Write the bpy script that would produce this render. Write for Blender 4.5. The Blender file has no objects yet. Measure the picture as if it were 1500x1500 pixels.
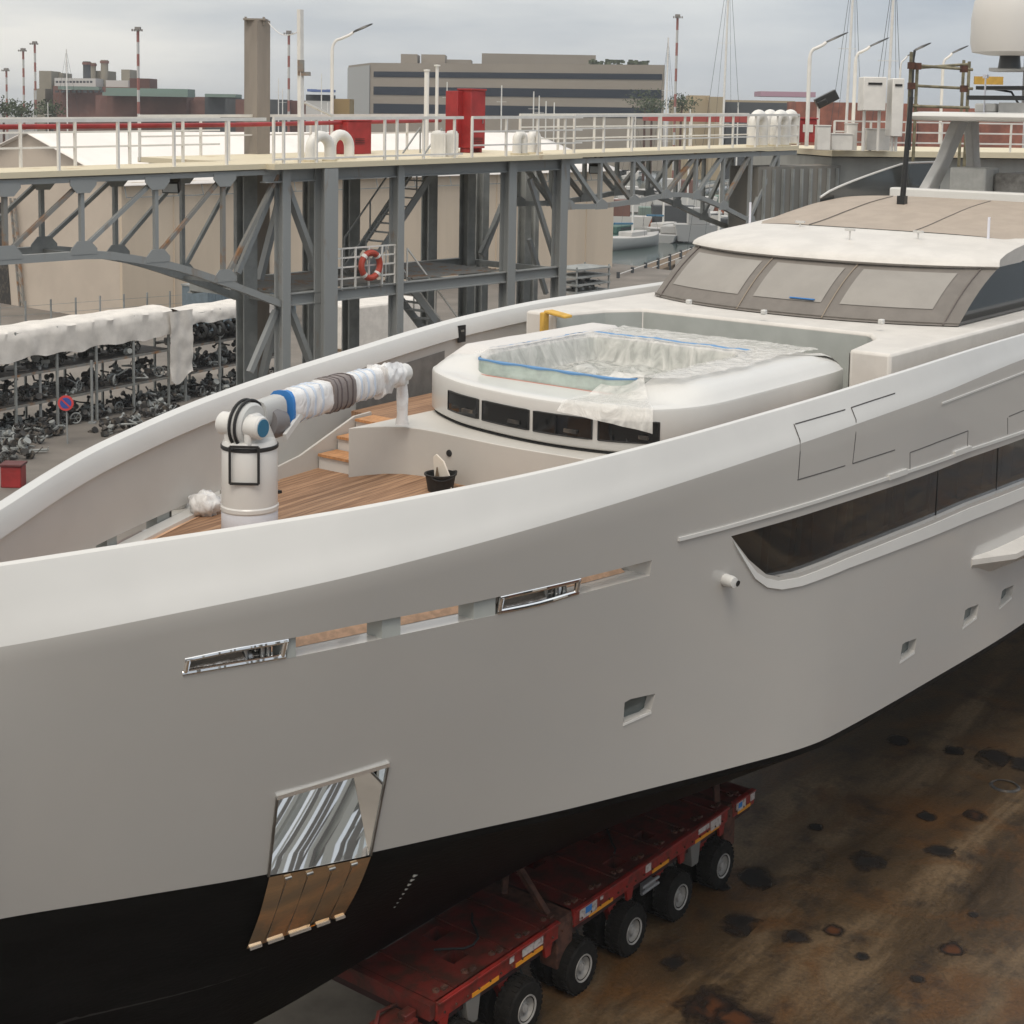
import bpy, bmesh, math, random
from mathutils import Vector, Matrix, noise
random.seed(7)
R = math.radians
SC = bpy.context.scene
COL = SC.collection

# ------------------------------------------------------------------ camera
F_PX, PYC, ROLL, CAM_H = 2260.0, 415.0, R(1.0), 13.4
PITCH = math.atan((PYC-165)/F_PX)
cd = bpy.data.cameras.new('camera'); cam = bpy.data.objects.new('camera', cd); COL.objects.link(cam)
cd.sensor_width = 36; cd.lens = F_PX/1500*36; cd.shift_y = -(750-PYC)/1500; cd.clip_start = .5; cd.clip_end = 6000
_f = Vector((0, math.cos(PITCH), -math.sin(PITCH))); _u = Vector((0, math.sin(PITCH), math.cos(PITCH))); _r = Vector((1, 0, 0))
rt = _r*math.cos(ROLL)+_u*math.sin(ROLL); upv = -_r*math.sin(ROLL)+_u*math.cos(ROLL)
cam.matrix_world = Matrix(((rt.x, upv.x, -_f.x, 0), (rt.y, upv.y, -_f.y, 0), (rt.z, upv.z, -_f.z, CAM_H), (0, 0, 0, 1)))
SC.camera = cam

# ------------------------------------------------------------------ world, sun, exposure
SUN_EL, SUN_AZ = 60.0, 186.0      # azimuth from +Y towards +X
w = bpy.data.worlds.new("World"); SC.world = w; w.use_nodes = True
nt = w.node_tree; nt.nodes.clear()
def N(t, tp, **kw):
    n = t.nodes.new(tp)
    for k, v in kw.items():
        if k in n.inputs: n.inputs[k].default_value = v
        else: setattr(n, k, v)
    return n
out = N(nt, 'ShaderNodeOutputWorld'); bg = N(nt, 'ShaderNodeBackground', Strength=.1)
sky = N(nt, 'ShaderNodeTexSky', sky_type='NISHITA', sun_disc=False, sun_elevation=R(SUN_EL), sun_rotation=R(SUN_AZ), air_density=1.2, dust_density=2.5)
tc = N(nt, 'ShaderNodeTexCoord'); mp = N(nt, 'ShaderNodeMapping'); mp.inputs['Scale'].default_value = (1.2, 1.2, 6.0)
nt.links.new(tc.outputs['Generated'], mp.inputs['Vector'])
nz = N(nt, 'ShaderNodeTexNoise', Scale=2.6, Detail=7.0, Roughness=.55); nt.links.new(mp.outputs['Vector'], nz.inputs['Vector'])
cr = N(nt, 'ShaderNodeValToRGB'); nt.links.new(nz.outputs['Fac'], cr.inputs['Fac'])
cr.color_ramp.elements[0].position = .34; cr.color_ramp.elements[0].color = (5.7, 6.0, 6.4, 1)
cr.color_ramp.elements[1].position = .62; cr.color_ramp.elements[1].color = (9.1, 8.95, 8.6, 1)
# the cloud layer is thicker to the right (east): broad weather variation with direction
sp = N(nt, 'ShaderNodeSeparateXYZ'); nt.links.new(tc.outputs['Generated'], sp.inputs[0])
mr = N(nt, 'ShaderNodeMapRange'); mr.inputs['From Min'].default_value = -.35; mr.inputs['From Max'].default_value = .4
mr.inputs['To Min'].default_value = 0; mr.inputs['To Max'].default_value = 1; nt.links.new(sp.outputs['X'], mr.inputs['Value'])
mm = N(nt, 'ShaderNodeMix', data_type='RGBA', blend_type='MULTIPLY'); mm.inputs[0].default_value = 1
wc = N(nt, 'ShaderNodeMix', data_type='RGBA'); wc.inputs[6].default_value = (1.14, 1.12, 1.08, 1); wc.inputs[7].default_value = (.70, .77, .87, 1); nt.links.new(mr.outputs['Result'], wc.inputs[0])
nt.links.new(cr.outputs['Color'], mm.inputs[6]); nt.links.new(wc.outputs[2], mm.inputs[7])
# an overcast sky is brighter overhead than at the horizon
mz = N(nt, 'ShaderNodeMapRange'); mz.inputs['From Min'].default_value = .08; mz.inputs['From Max'].default_value = 1
mz.inputs['To Min'].default_value = 1.0; mz.inputs['To Max'].default_value = 1.8; nt.links.new(sp.outputs['Z'], mz.inputs['Value'])
mz.inputs['To Min'].default_value = 0; mz.inputs['To Max'].default_value = 1
wz = N(nt, 'ShaderNodeMix', data_type='RGBA'); wz.inputs[6].default_value = (1, 1, 1, 1); wz.inputs[7].default_value = (1.88, 1.81, 1.70, 1); nt.links.new(mz.outputs['Result'], wz.inputs[0])
mm2 = N(nt, 'ShaderNodeMix', data_type='RGBA', blend_type='MULTIPLY'); mm2.inputs[0].default_value = 1
nt.links.new(mm.outputs[2], mm2.inputs[6]); nt.links.new(wz.outputs[2], mm2.inputs[7]); mm = mm2
mx = N(nt, 'ShaderNodeMix', data_type='RGBA'); mx.inputs[0].default_value = .86
nt.links.new(sky.outputs['Color'], mx.inputs[6]); nt.links.new(mm.outputs[2], mx.inputs[7])
nt.links.new(mx.outputs[2], bg.inputs['Color']); nt.links.new(bg.outputs['Background'], out.inputs['Surface'])
sd = bpy.data.lights.new('sun', 'SUN'); sd.energy = 1.5; sd.angle = R(25); sd.color = (1, .91, .79)
so = bpy.data.objects.new('sun', sd); COL.objects.link(so)
sv = Vector((math.sin(R(SUN_AZ))*math.cos(R(SUN_EL)), math.cos(R(SUN_AZ))*math.cos(R(SUN_EL)), math.sin(R(SUN_EL))))
so.rotation_euler = sv.to_track_quat('Z', 'Y').to_euler()
SC.view_settings.view_transform = 'Standard'; SC.view_settings.look = 'None'; SC.view_settings.exposure = 0.05; SC.view_settings.gamma = 1
SC.view_settings.use_curve_mapping = False

# ------------------------------------------------------------------ placing helpers
def ray(px, py):
    x = (px-750)/F_PX; y = -(py-PYC)/F_PX
    return (_f+rt*x+upv*y)
CO = Vector((0, 0, CAM_H))
def at(px, py, z=0.0):                       # point on a level plane
    d = ray(px, py); return CO+d*((z-CAM_H)/d.z)
def far(px, py, dist):                       # point at a given distance ahead
    d = ray(px, py); return CO+d*(dist/d.y)
PHI = R(37.9); SL = 15.0
SU = Vector((math.sin(PHI), math.cos(PHI), 0)); SR = Vector((math.cos(PHI), -math.sin(PHI), 0))
def S(s, q, z): return SU*s+SR*(q-SL)+Vector((0, 0, z))      # ship station -> world
def sh(px, py, z):                           # pixel -> (station, side offset) on a level plane
    p = at(px, py, z); return (p.dot(SU), p.dot(SR)+SL)

# ------------------------------------------------------------------ materials
MATS = {}
def mat(name, col, rough=.6, metal=0., var=.0, scale=4., bump=0., bscale=30., spec=.5, col2=None, lo=.4, hi=.6, stretch=None, alpha=1., trans=0., coat=0., detail=6.):
    if name in MATS: return MATS[name]
    m = bpy.data.materials.new(name); m.use_nodes = True; t = m.node_tree; b = t.nodes['Principled BSDF']
    b.inputs['Base Color'].default_value = (*col, 1); b.inputs['Roughness'].default_value = rough; b.inputs['Metallic'].default_value = metal
    b.inputs['Specular IOR Level'].default_value = spec; b.inputs['Coat Weight'].default_value = coat
    b.inputs['Coat Roughness'].default_value = .05
    if alpha < 1: b.inputs['Alpha'].default_value = alpha
    if trans: b.inputs['Transmission Weight'].default_value = trans
    tcn = N(t, 'ShaderNodeTexCoord'); vec = tcn.outputs['Object']
    if stretch:
        mpn = N(t, 'ShaderNodeMapping'); mpn.inputs['Scale'].default_value = stretch; t.links.new(vec, mpn.inputs['Vector']); vec = mpn.outputs['Vector']
    if var or col2:
        n = N(t, 'ShaderNodeTexNoise', Scale=scale, Detail=detail, Roughness=.6); t.links.new(vec, n.inputs['Vector'])
        c = N(t, 'ShaderNodeValToRGB'); t.links.new(n.outputs['Fac'], c.inputs['Fac'])
        a = tuple(max(0, v*(1-var)) for v in col); d = col2 if col2 else tuple(v*(1+var) for v in col)
        if col2: a = col
        c.color_ramp.elements[0].position = lo; c.color_ramp.elements[0].color = (*a, 1)
        c.color_ramp.elements[1].position = hi; c.color_ramp.elements[1].color = (*d, 1)
        t.links.new(c.outputs['Color'], b.inputs['Base Color'])
    if bump:
        n = N(t, 'ShaderNodeTexNoise', Scale=bscale, Detail=5.0); t.links.new(vec, n.inputs['Vector'])
        bn = N(t, 'ShaderNodeBump', Strength=bump, Distance=.02); t.links.new(n.outputs['Fac'], bn.inputs['Height'])
        t.links.new(bn.outputs['Normal'], b.inputs['Normal'])
    MATS[name] = m; return m
white = mat('white_topcoat', (.60, .59, .565), .28, var=.02, scale=.8, coat=.25)
hullp = mat('hull_grey', (.462, .446, .420), .22, var=.012, scale=.35, coat=.8, spec=.6, bump=.05, bscale=.5)
bulin = mat('bulwark_primer', (.52, .50, .465), .5, var=.02, scale=1.2)
warmw = mat('warm_white_gelcoat', (.60, .57, .53), .45, var=.05, scale=1.5, bump=.05)
grgrn = mat('primed_grey', (.36, .375, .355), .5, var=.05, scale=1.5)
anti = mat('black_antifouling', (.0022, .0019, .0016), .45, col2=(.0062, .0058, .0052), scale=1.3, lo=.42, hi=.7, bump=.25, bscale=14, spec=.16, stretch=(.5, 1, 2))
glassb = mat('dark_window_glass', (.008, .009, .010), .06, spec=.6)
taupe = mat('taupe_cover', (.165, .148, .132), .75, var=.06, scale=3.)
pane_m = mat('masked_pane', (.27, .25, .225), .5, var=.05, scale=1.2)
chrome = mat('polished_steel', (.90, .89, .87), .012, 1.)
steel = mat('dull_steel', (.35, .35, .34), .35, 1., var=.2)
black = mat('black_rubber', (.012, .012, .012), .6)
blacks = mat('satin_black', (.02, .02, .02), .35)
teak = None
galv = mat('grey_painted_steel', (.265, .275, .272), .55, col2=(.22, .15, .095), scale=2.6, lo=.60, hi=.80, stretch=(1, 1, .35), bump=.1, bscale=10)
galvd = mat('weathered_steel', (.20, .21, .205), .6, col2=(.30, .31, .30), scale=.9)
rustd = mat('rusty_steel', (.22, .215, .20), .75, col2=(.26, .13, .055), scale=1.6, lo=.52, hi=.66)
cream = mat('cream_deck_edge', (.62, .55, .40), .7, col2=(.36, .19, .08), scale=1.1, lo=.62, hi=.74)
railw = mat('white_rail', (.68, .66, .62), .5, var=.06, scale=2)
pipew = mat('white_pipe', (.72, .70, .66), .4, var=.05, scale=2)
redp = mat('red_paint', (.30, .022, .022), .5, var=.15, scale=2)
redt = mat('trailer_red', (.12, .018, .013), .5, col2=(.045, .018, .012), scale=3.0, lo=.42, hi=.62, bump=.2, bscale=12)
redside = mat('trailer_side_red', (.25, .018, .013), .45, col2=(.075, .02, .012), scale=5, lo=.45, hi=.7)
yel = mat('reflector_yellow', (.70, .28, .02), .5)
decal = mat('white_decal', (.50, .45, .42), .6, col2=(.26, .20, .18), scale=14, lo=.5, hi=.65)
tyre_m = mat('tyre_rubber', (.010, .0085, .007), .8, spec=.25, var=.3, scale=8)
rimm = mat('grey_rim', (.30, .285, .265), .5, var=.15, scale=6)
rustb = mat('brown_rust_beam', (.075, .030, .018), .8, var=.4, scale=5)
tarpw = mat('white_tarpaulin', (.66, .62, .57), .55, var=.07, scale=2, bump=.5, bscale=3)
roofw = mat('tent_roof', (.78, .73, .68), .6, var=.03, scale=.3)
tentw = mat('tent_wall', (.55, .455, .35), .8, var=.05, scale=.35, stretch=(1, 1, .15))
tentg = mat('tent_gable', (.50, .43, .36), .8, var=.05, scale=.3)
concrete = mat('concrete', (.26, .245, .22), .85, var=.15, scale=1.5, bump=.3)
pillarm = mat('weathered_pillar', (.24, .21, .18), .85, var=.12, scale=1.2, stretch=(1, 1, .2))
clutter = mat('dark_scrap', (.030, .028, .027), .65, col2=(.13, .105, .08), scale=4, lo=.48, hi=.72)
blue = mat('blue_tape', (.035, .19, .50), .5)
tealc = mat('blue_cap', (.01, .13, .24), .35)
wood_box = mat('raw_timber', (.15, .105, .065), .8, var=.2)
orange = mat('orange_red', (.40, .06, .035), .5)
yellowf = mat('yellow_foam', (.55, .33, .06), .7, var=.1)
greyp = mat('grey_wrap', (.20, .17, .16), .55, bump=.5, bscale=14)

def plank_mat():
    m = bpy.data.materials.new('teak'); m.use_nodes = True; t = m.node_tree; b = t.nodes['Principled BSDF']
    tcn = N(t, 'ShaderNodeTexCoord'); sx = N(t, 'ShaderNodeSeparateXYZ'); t.links.new(tcn.outputs['Object'], sx.inputs[0])
    mu = N(t, 'ShaderNodeMath', operation='MULTIPLY'); t.links.new(sx.outputs['Y'], mu.inputs[0]); mu.inputs[1].default_value = 1/.11
    fr = N(t, 'ShaderNodeMath', operation='FRACT'); t.links.new(mu.outputs[0], fr.inputs[0])
    gt = N(t, 'ShaderNodeMath', operation='LESS_THAN'); t.links.new(fr.outputs[0], gt.inputs[0]); gt.inputs[1].default_value = .07
    fl = N(t, 'ShaderNodeMath', operation='FLOOR'); t.links.new(mu.outputs[0], fl.inputs[0])
    wn = N(t, 'ShaderNodeTexWhiteNoise', noise_dimensions='1D'); t.links.new(fl.outputs[0], wn.inputs['W'])
    mpn = N(t, 'ShaderNodeMapping'); mpn.inputs['Scale'].default_value = (.7, 9, 1); t.links.new(tcn.outputs['Object'], mpn.inputs['Vector'])
    n = N(t, 'ShaderNodeTexNoise', Scale=2.5, Detail=8.0); t.links.new(mpn.outputs['Vector'], n.inputs['Vector'])
    ad = N(t, 'ShaderNodeMath', operation='MULTIPLY_ADD'); t.links.new(wn.outputs['Value'], ad.inputs[0]); ad.inputs[1].default_value = .35; t.links.new(n.outputs['Fac'], ad.inputs[2])
    c = N(t, 'ShaderNodeValToRGB'); t.links.new(ad.outputs[0], c.inputs['Fac'])
    c.color_ramp.elements[0].position = .35; c.color_ramp.elements[0].color = (.17, .085, .042, 1)
    c.color_ramp.elements[1].position = .95; c.color_ramp.elements[1].color = (.42, .25, .145, 1)
    mxx = N(t, 'ShaderNodeMix', data_type='RGBA'); t.links.new(gt.outputs[0], mxx.inputs[0]); t.links.new(c.outputs['Color'], mxx.inputs[6]); mxx.inputs[7].default_value = (.05, .03, .02, 1)
    t.links.new(mxx.outputs[2], b.inputs['Base Color']); b.inputs['Roughness'].default_value = .65
    return m
teak = plank_mat()

def plastic_mat(name, col, al):
    m = bpy.data.materials.new(name); m.use_nodes = True; t = m.node_tree; b = t.nodes['Principled BSDF']
    b.inputs['Base Color'].default_value = (*col, 1); b.inputs['Roughness'].default_value = .22
    tcn = N(t, 'ShaderNodeTexCoord'); mpn = N(t, 'ShaderNodeMapping'); mpn.inputs['Scale'].default_value = (1, 1, .5); t.links.new(tcn.outputs['Object'], mpn.inputs['Vector'])
    n = N(t, 'ShaderNodeTexNoise', Scale=3.2, Detail=6.0, Distortion=1.6); t.links.new(mpn.outputs['Vector'], n.inputs['Vector'])
    c = N(t, 'ShaderNodeMapRange'); t.links.new(n.outputs['Fac'], c.inputs['Value']); c.inputs['From Min'].default_value = .35; c.inputs['From Max'].default_value = .7
    c.inputs['To Min'].default_value = al; c.inputs['To Max'].default_value = min(1, al+.35); t.links.new(c.outputs['Result'], b.inputs['Alpha'])
    bn = N(t, 'ShaderNodeBump', Strength=.9, Distance=.06); t.links.new(n.outputs['Fac'], bn.inputs['Height']); t.links.new(bn.outputs['Normal'], b.inputs['Normal'])
    return m
plast = plastic_mat('clear_plastic_sheet', (.76, .74, .70), .36)
plastw = plastic_mat('milky_plastic', (.78, .77, .76), .92)

def floor_mat():
    m = bpy.data.materials.new('rusty_slip_floor'); m.use_nodes = True; t = m.node_tree; b = t.nodes['Principled BSDF']; L = t.links.new
    g = N(t, 'ShaderNodeNewGeometry')
    rotm = N(t, 'ShaderNodeMapping'); rotm.inputs['Rotation'].default_value = (0, 0, R(-52.1)); L(g.outputs['Position'], rotm.inputs['Vector'])
    st = N(t, 'ShaderNodeMapping'); st.inputs['Scale'].default_value = (.22, 1.1, 1); L(rotm.outputs['Vector'], st.inputs['Vector'])
    n1 = N(t, 'ShaderNodeTexNoise', Scale=.55, Detail=9.0, Roughness=.62, Distortion=.6); L(st.outputs['Vector'], n1.inputs['Vector'])
    c1 = N(t, 'ShaderNodeValToRGB'); L(n1.outputs['Fac'], c1.inputs['Fac']); e = c1.color_ramp.elements
    e[0].position = .28; e[0].color = (.020, .013, .007, 1); e[1].position = .72; e[1].color = (.215, .145, .080, 1)
    e2 = c1.color_ramp.elements.new(.5); e2.color = (.070, .044, .022, 1)
    n2 = N(t, 'ShaderNodeTexNoise', Scale=.42, Detail=8.0, Roughness=.6, Distortion=1.2); L(rotm.outputs['Vector'], n2.inputs['Vector'])
    r2 = N(t, 'ShaderNodeMapRange'); L(n2.outputs['Fac'], r2.inputs['Value']); r2.inputs['From Min'].default_value = .50; r2.inputs['From Max'].default_value = .66
    m2 = N(t, 'ShaderNodeMix', data_type='RGBA'); L(r2.outputs['Result'], m2.inputs[0]); L(c1.outputs['Color'], m2.inputs[6]); m2.inputs[7].default_value = (.095, .045, .015, 1)
    n3 = N(t, 'ShaderNodeTexNoise', Scale=1.3, Detail=7.0, Roughness=.65); L(rotm.outputs['Vector'], n3.inputs['Vector'])
    r3 = N(t, 'ShaderNodeMapRange'); L(n3.outputs['Fac'], r3.inputs['Value']); r3.inputs['From Min'].default_value = .50; r3.inputs['From Max'].default_value = .70; r3.inputs['To Max'].default_value = .8
    m3 = N(t, 'ShaderNodeMix', data_type='RGBA'); L(r3.outputs['Result'], m3.inputs[0]); L(m2.outputs[2], m3.inputs[6]); m3.inputs[7].default_value = (.016, .013, .011, 1)
    n5 = N(t, 'ShaderNodeTexNoise', Scale=14.0, Detail=8.0, Roughness=.7); L(rotm.outputs['Vector'], n5.inputs['Vector'])
    r5 = N(t, 'ShaderNodeMapRange'); L(n5.outputs['Fac'], r5.inputs['Value']); r5.inputs['From Min'].default_value = .3; r5.inputs['From Max'].default_value = .7; r5.inputs['To Min'].default_value = .62; r5.inputs['To Max'].default_value = 1.38
    m5 = N(t, 'ShaderNodeMix', data_type='RGBA', blend_type='MULTIPLY'); m5.inputs[0].default_value = 1; L(m3.outputs[2], m5.inputs[6]); L(r5.outputs['Result'], m5.inputs[7]); m3 = m5
    L(m3.outputs[2], b.inputs['Base Color'])
    rr = N(t, 'ShaderNodeMapRange'); L(n1.outputs['Fac'], rr.inputs['Value']); rr.inputs['To Min'].default_value = .18; rr.inputs['To Max'].default_value = .7; L(rr.outputs['Result'], b.inputs['Roughness'])
    bn = N(t, 'ShaderNodeBump', Strength=.4, Distance=.03); L(n5.outputs['Fac'], bn.inputs['Height']); L(bn.outputs['Normal'], b.inputs['Normal'])
    return m
floorm = floor_mat()
rustpat = mat('orange_rust', (.16, .045, .010), .55, col2=(.035, .015, .008), scale=2.5, lo=.4, hi=.62)
darkst = mat('dark_stain', (.012, .010, .009), .4, col2=(.035, .026, .02), scale=4)
yardm = mat('yard_asphalt', (.13, .115, .10), .85, col2=(.22, .195, .17), scale=.25, lo=.35, hi=.7)
waterm = mat('harbour_water', (.050, .075, .068), .12, bump=.35, bscale=.9, spec=.5)

# ------------------------------------------------------------------ mesh builder
class MB:
    def __init__(s): s.v = []; s.f = []; s.m = []
    def add(s, vs, fs, mi=0):
        o = len(s.v); s.v += [Vector(p) for p in vs]; s.f += [tuple(i+o for i in f) for f in fs]; s.m += [mi]*len(fs); return s
    def box(s, c, sz, rot=None, mi=0):
        c = Vector(c); hx, hy, hz = sz[0]/2, sz[1]/2, sz[2]/2
        P = [Vector((x, y, z)) for x in (-hx, hx) for y in (-hy, hy) for z in (-hz, hz)]
        if rot is not None: P = [rot @ p for p in P]
        return s.add([p+c for p in P], [(0, 1, 3, 2), (4, 6, 7, 5), (0, 4, 5, 1), (2, 3, 7, 6), (0, 2, 6, 4), (1, 5, 7, 3)], mi)
    def bar(s, a, b, w=.1, h=.1, up=(0, 0, 1), mi=0):
        a = Vector(a); b = Vector(b); d = (b-a); 
        if d.length < 1e-6: return s
        d.normalize(); up = Vector(up)
        if abs(d.dot(up)) > .98: up = Vector((SU.x, SU.y, 0)) if abs(d.z) > .9 else Vector((0, 0, 1))
        x = d.cross(up).normalized(); y = x.cross(d).normalized()
        P = [p+x*i*w/2+y*j*h/2 for p in (a, b) for i, j in ((-1, -1), (1, -1), (1, 1), (-1, 1))]
        return s.add(P, [(3, 2, 1, 0), (4, 5, 6, 7), (0, 1, 5, 4), (1, 2, 6, 5), (2, 3, 7, 6), (3, 0, 4, 7)], mi)
    def ibeam(s, a, b, w, h, t=.03, up=(0, 0, 1), mi=0):
        a = Vector(a); b = Vector(b); d = (b-a).normalized(); up = Vector(up)
        x = d.cross(up).normalized(); y = x.cross(d).normalized()
        pr = [(-w/2, -h/2), (w/2, -h/2), (w/2, -h/2+t), (t/2, -h/2+t), (t/2, h/2-t), (w/2, h/2-t), (w/2, h/2), (-w/2, h/2), (-w/2, h/2-t), (-t/2, h/2-t), (-t/2, -h/2+t), (-w/2, -h/2+t)]
        n = 12; P = [p+x*i+y*j for p in (a, b) for i, j in pr]
        return s.add(P, [tuple(range(n-1, -1, -1)), tuple(range(n, 2*n))]+[(k, (k+1) % n, n+(k+1) % n, n+k) for k in range(n)], mi)
    def tube(s, pts, r, n=10, mi=0, cap=True):
        pts = [Vector(p) for p in pts]; rs = r if isinstance(r, (list, tuple)) else [r]*len(pts)
        d0 = (pts[1]-pts[0]).normalized(); x = d0.orthogonal().normalized(); rings = []
        for i, p in enumerate(pts):
            d = (pts[min(i+1, len(pts)-1)]-pts[max(i-1, 0)]).normalized()
            x = (x-d*x.dot(d)).normalized(); y = d.cross(x)
            rings.append([p+(x*math.cos(2*math.pi*k/n)+y*math.sin(2*math.pi*k/n))*rs[i] for k in range(n)])
        return s.loft(rings, True, cap, mi)
    def loft(s, rings, closed=True, cap=False, mi=0, mis=None):
        n = len(rings[0]); V = [p for r in rings for p in r]; Fs = []
        for i in range(len(rings)-1):
            for k in range(n if closed else n-1):
                a = i*n+k; b = i*n+(k+1) % n; Fs.append((a, b, b+n, a+n))
        o = len(s.f); s.add(V, Fs, mi)
        if mis:
            nn = n if closed else n-1
            for i in range(len(Fs)): s.m[o+i] = mis[i % nn]
        if cap:
            base = len(s.v)-len(V)
            s.f.append(tuple(base+k for k in range(n-1, -1, -1))); s.m.append(mi)
            s.f.append(tuple(base+(len(rings)-1)*n+k for k in range(n))); s.m.append(mi)
        return s
    def prism(s, poly, vec, mi=0):
        vec = Vector(vec); P = [Vector(p) for p in poly]; n = len(P)
        return s.add(P+[p+vec for p in P], [tuple(range(n-1, -1, -1)), tuple(range(n, 2*n))]+[(k, (k+1) % n, n+(k+1) % n, n+k) for k in range(n)], mi)
    def lathe(s, prof, o, axis=(0, 0, 1), n=24, mi=0, cap=True):
        o = Vector(o); ax = Vector(axis).normalized(); x = ax.orthogonal().normalized(); y = ax.cross(x)
        rings = [[o+ax*h+(x*math.cos(2*math.pi*k/n)+y*math.sin(2*math.pi*k/n))*max(r, .0005) for k in range(n)] for r, h in prof]
        return s.loft(rings, True, cap, mi)
    def build(s, name, m, parent=None, ang=35, bevel=0, xf=None):
        me = bpy.data.meshes.new(name); V = [(xf @ p if xf else p) for p in s.v]
        if xf is None and parent is not None and parent.name in INV: V = [INV[parent.name] @ p for p in V]
        me.from_pydata([tuple(p) for p in V], [], s.f); ms = m if isinstance(m, (list, tuple)) else [m]
        for k in ms: me.materials.append(k)
        me.polygons.foreach_set('material_index', [min(i, len(ms)-1) for i in s.m])
        bm = bmesh.new(); bm.from_mesh(me)
        bmesh.ops.recalc_face_normals(bm, faces=bm.faces); bm.to_mesh(me); bm.free()
        if ang: 
            me.polygons.foreach_set('use_smooth', [True]*len(me.polygons)); me.set_sharp_from_angle(angle=R(ang))
        o = bpy.data.objects.new(name, me); COL.objects.link(o)
        if parent is not None: o.parent = parent
        if bevel:
            bv = o.modifiers.new('bevel', 'BEVEL'); bv.width = bevel; bv.segments = 2; bv.limit_method = 'ANGLE'; bv.angle_limit = R(40)
        return o
INV = {}
def tag(o, label=None, cat=None, group=None, kind=None):
    if label: o['label'] = label
    if cat: o['category'] = cat
    if group: o['group'] = group
    if kind: o['kind'] = kind
    return o
def thing(name, label, cat, loc=(0, 0, 0), rz=0., group=None, local=False):
    """Empty at a thing's base. Unless local, its parts are given in world coordinates."""
    o = bpy.data.objects.new(name, None); COL.objects.link(o); o.location = loc; o.rotation_euler = (0, 0, rz); o.empty_display_size = .3
    if not local: INV[o.name] = (Matrix.Translation(Vector(loc)) @ Matrix.Rotation(rz, 4, 'Z')).inverted()
    return tag(o, label, cat, group)
def sub(o_part, parent_thing):   # a sub-part keeps the frame of its thing
    if parent_thing.name in INV: INV[o_part.name] = INV[parent_thing.name]
    return o_part
def dup(o, parent=None):
    c = o.copy(); COL.objects.link(c)
    if parent is not None: c.parent = parent
    for ch in [x for x in bpy.data.objects if x.parent == o]: dup(ch, c)
    return c
def spline(tab):
    xs = [a for a, _ in tab]; ys = [b for _, b in tab]; n = len(xs)
    d = [(ys[i+1]-ys[i])/(xs[i+1]-xs[i]) for i in range(n-1)]
    ms = [d[0]]+[0 if d[i-1]*d[i] <= 0 else 2*d[i-1]*d[i]/(d[i-1]+d[i]) for i in range(1, n-1)]+[d[-1]]
    def f(x):
        if x <= xs[0]: return ys[0]
        if x >= xs[-1]: return ys[-1]
        i = max(k for k in range(n-1) if xs[k] <= x); h = xs[i+1]-xs[i]; t = (x-xs[i])/h
        return ys[i]*(2*t**3-3*t*t+1)+h*ms[i]*(t**3-2*t*t+t)+ys[i+1]*(-2*t**3+3*t*t)+h*ms[i+1]*(t**3-t*t)
    return f

#@@STRUCTURE
# ------------------------------------------------------------------ setting
def slab(name, poly, z, depth, m, label=None):
    b = MB(); b.prism([(x, y, z-depth) for x, y in poly], (0, 0, depth)); o = b.build(name, m, ang=0); o['kind'] = 'structure'; return o
TE = Vector((math.sin(R(39.3)), math.cos(R(39.3)), 0)); TN = Vector((-TE.y, TE.x, 0))      # long tent axis
TC = far(180, 475, 95); TC.z = 0                                                             # its near corner
TR = TC+TE*52
def xy(v): return (v.x, v.y)
q0 = TR+TE*3-TN*1.5
slab('ground', [(-500, -60), (160, -60), (160, 75), (60, 92), (q0.x+1, q0.y-2), xy(q0), xy(q0+TN*40), (-20, 330), (-500, 330)], 0, 2.6, yardm)
fp = [S(2, -7, 0), S(2, 34, 0), S(64, 34, 0), S(64, -7, 0)]
b = MB(); b.add([(p.x, p.y, .004) for p in fp], [(0, 1, 2, 3)]); b.build('slipway_floor', floorm, ang=0)['kind'] = 'structure'
b = MB(); b.add([(-2500, -200, -1.6), (2500, -200, -1.6), (2500, 5200, -1.6), (-2500, 5200, -1.6)], [(0, 1, 2, 3)]); b.build('water', waterm, ang=0)['kind'] = 'structure'
slab('far_shore', [(-2200, 331), (-30, 331), (10, 420), (2200, 420), (2200, 5000), (-2200, 5000)], -.2, 2.2, yardm)
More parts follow.
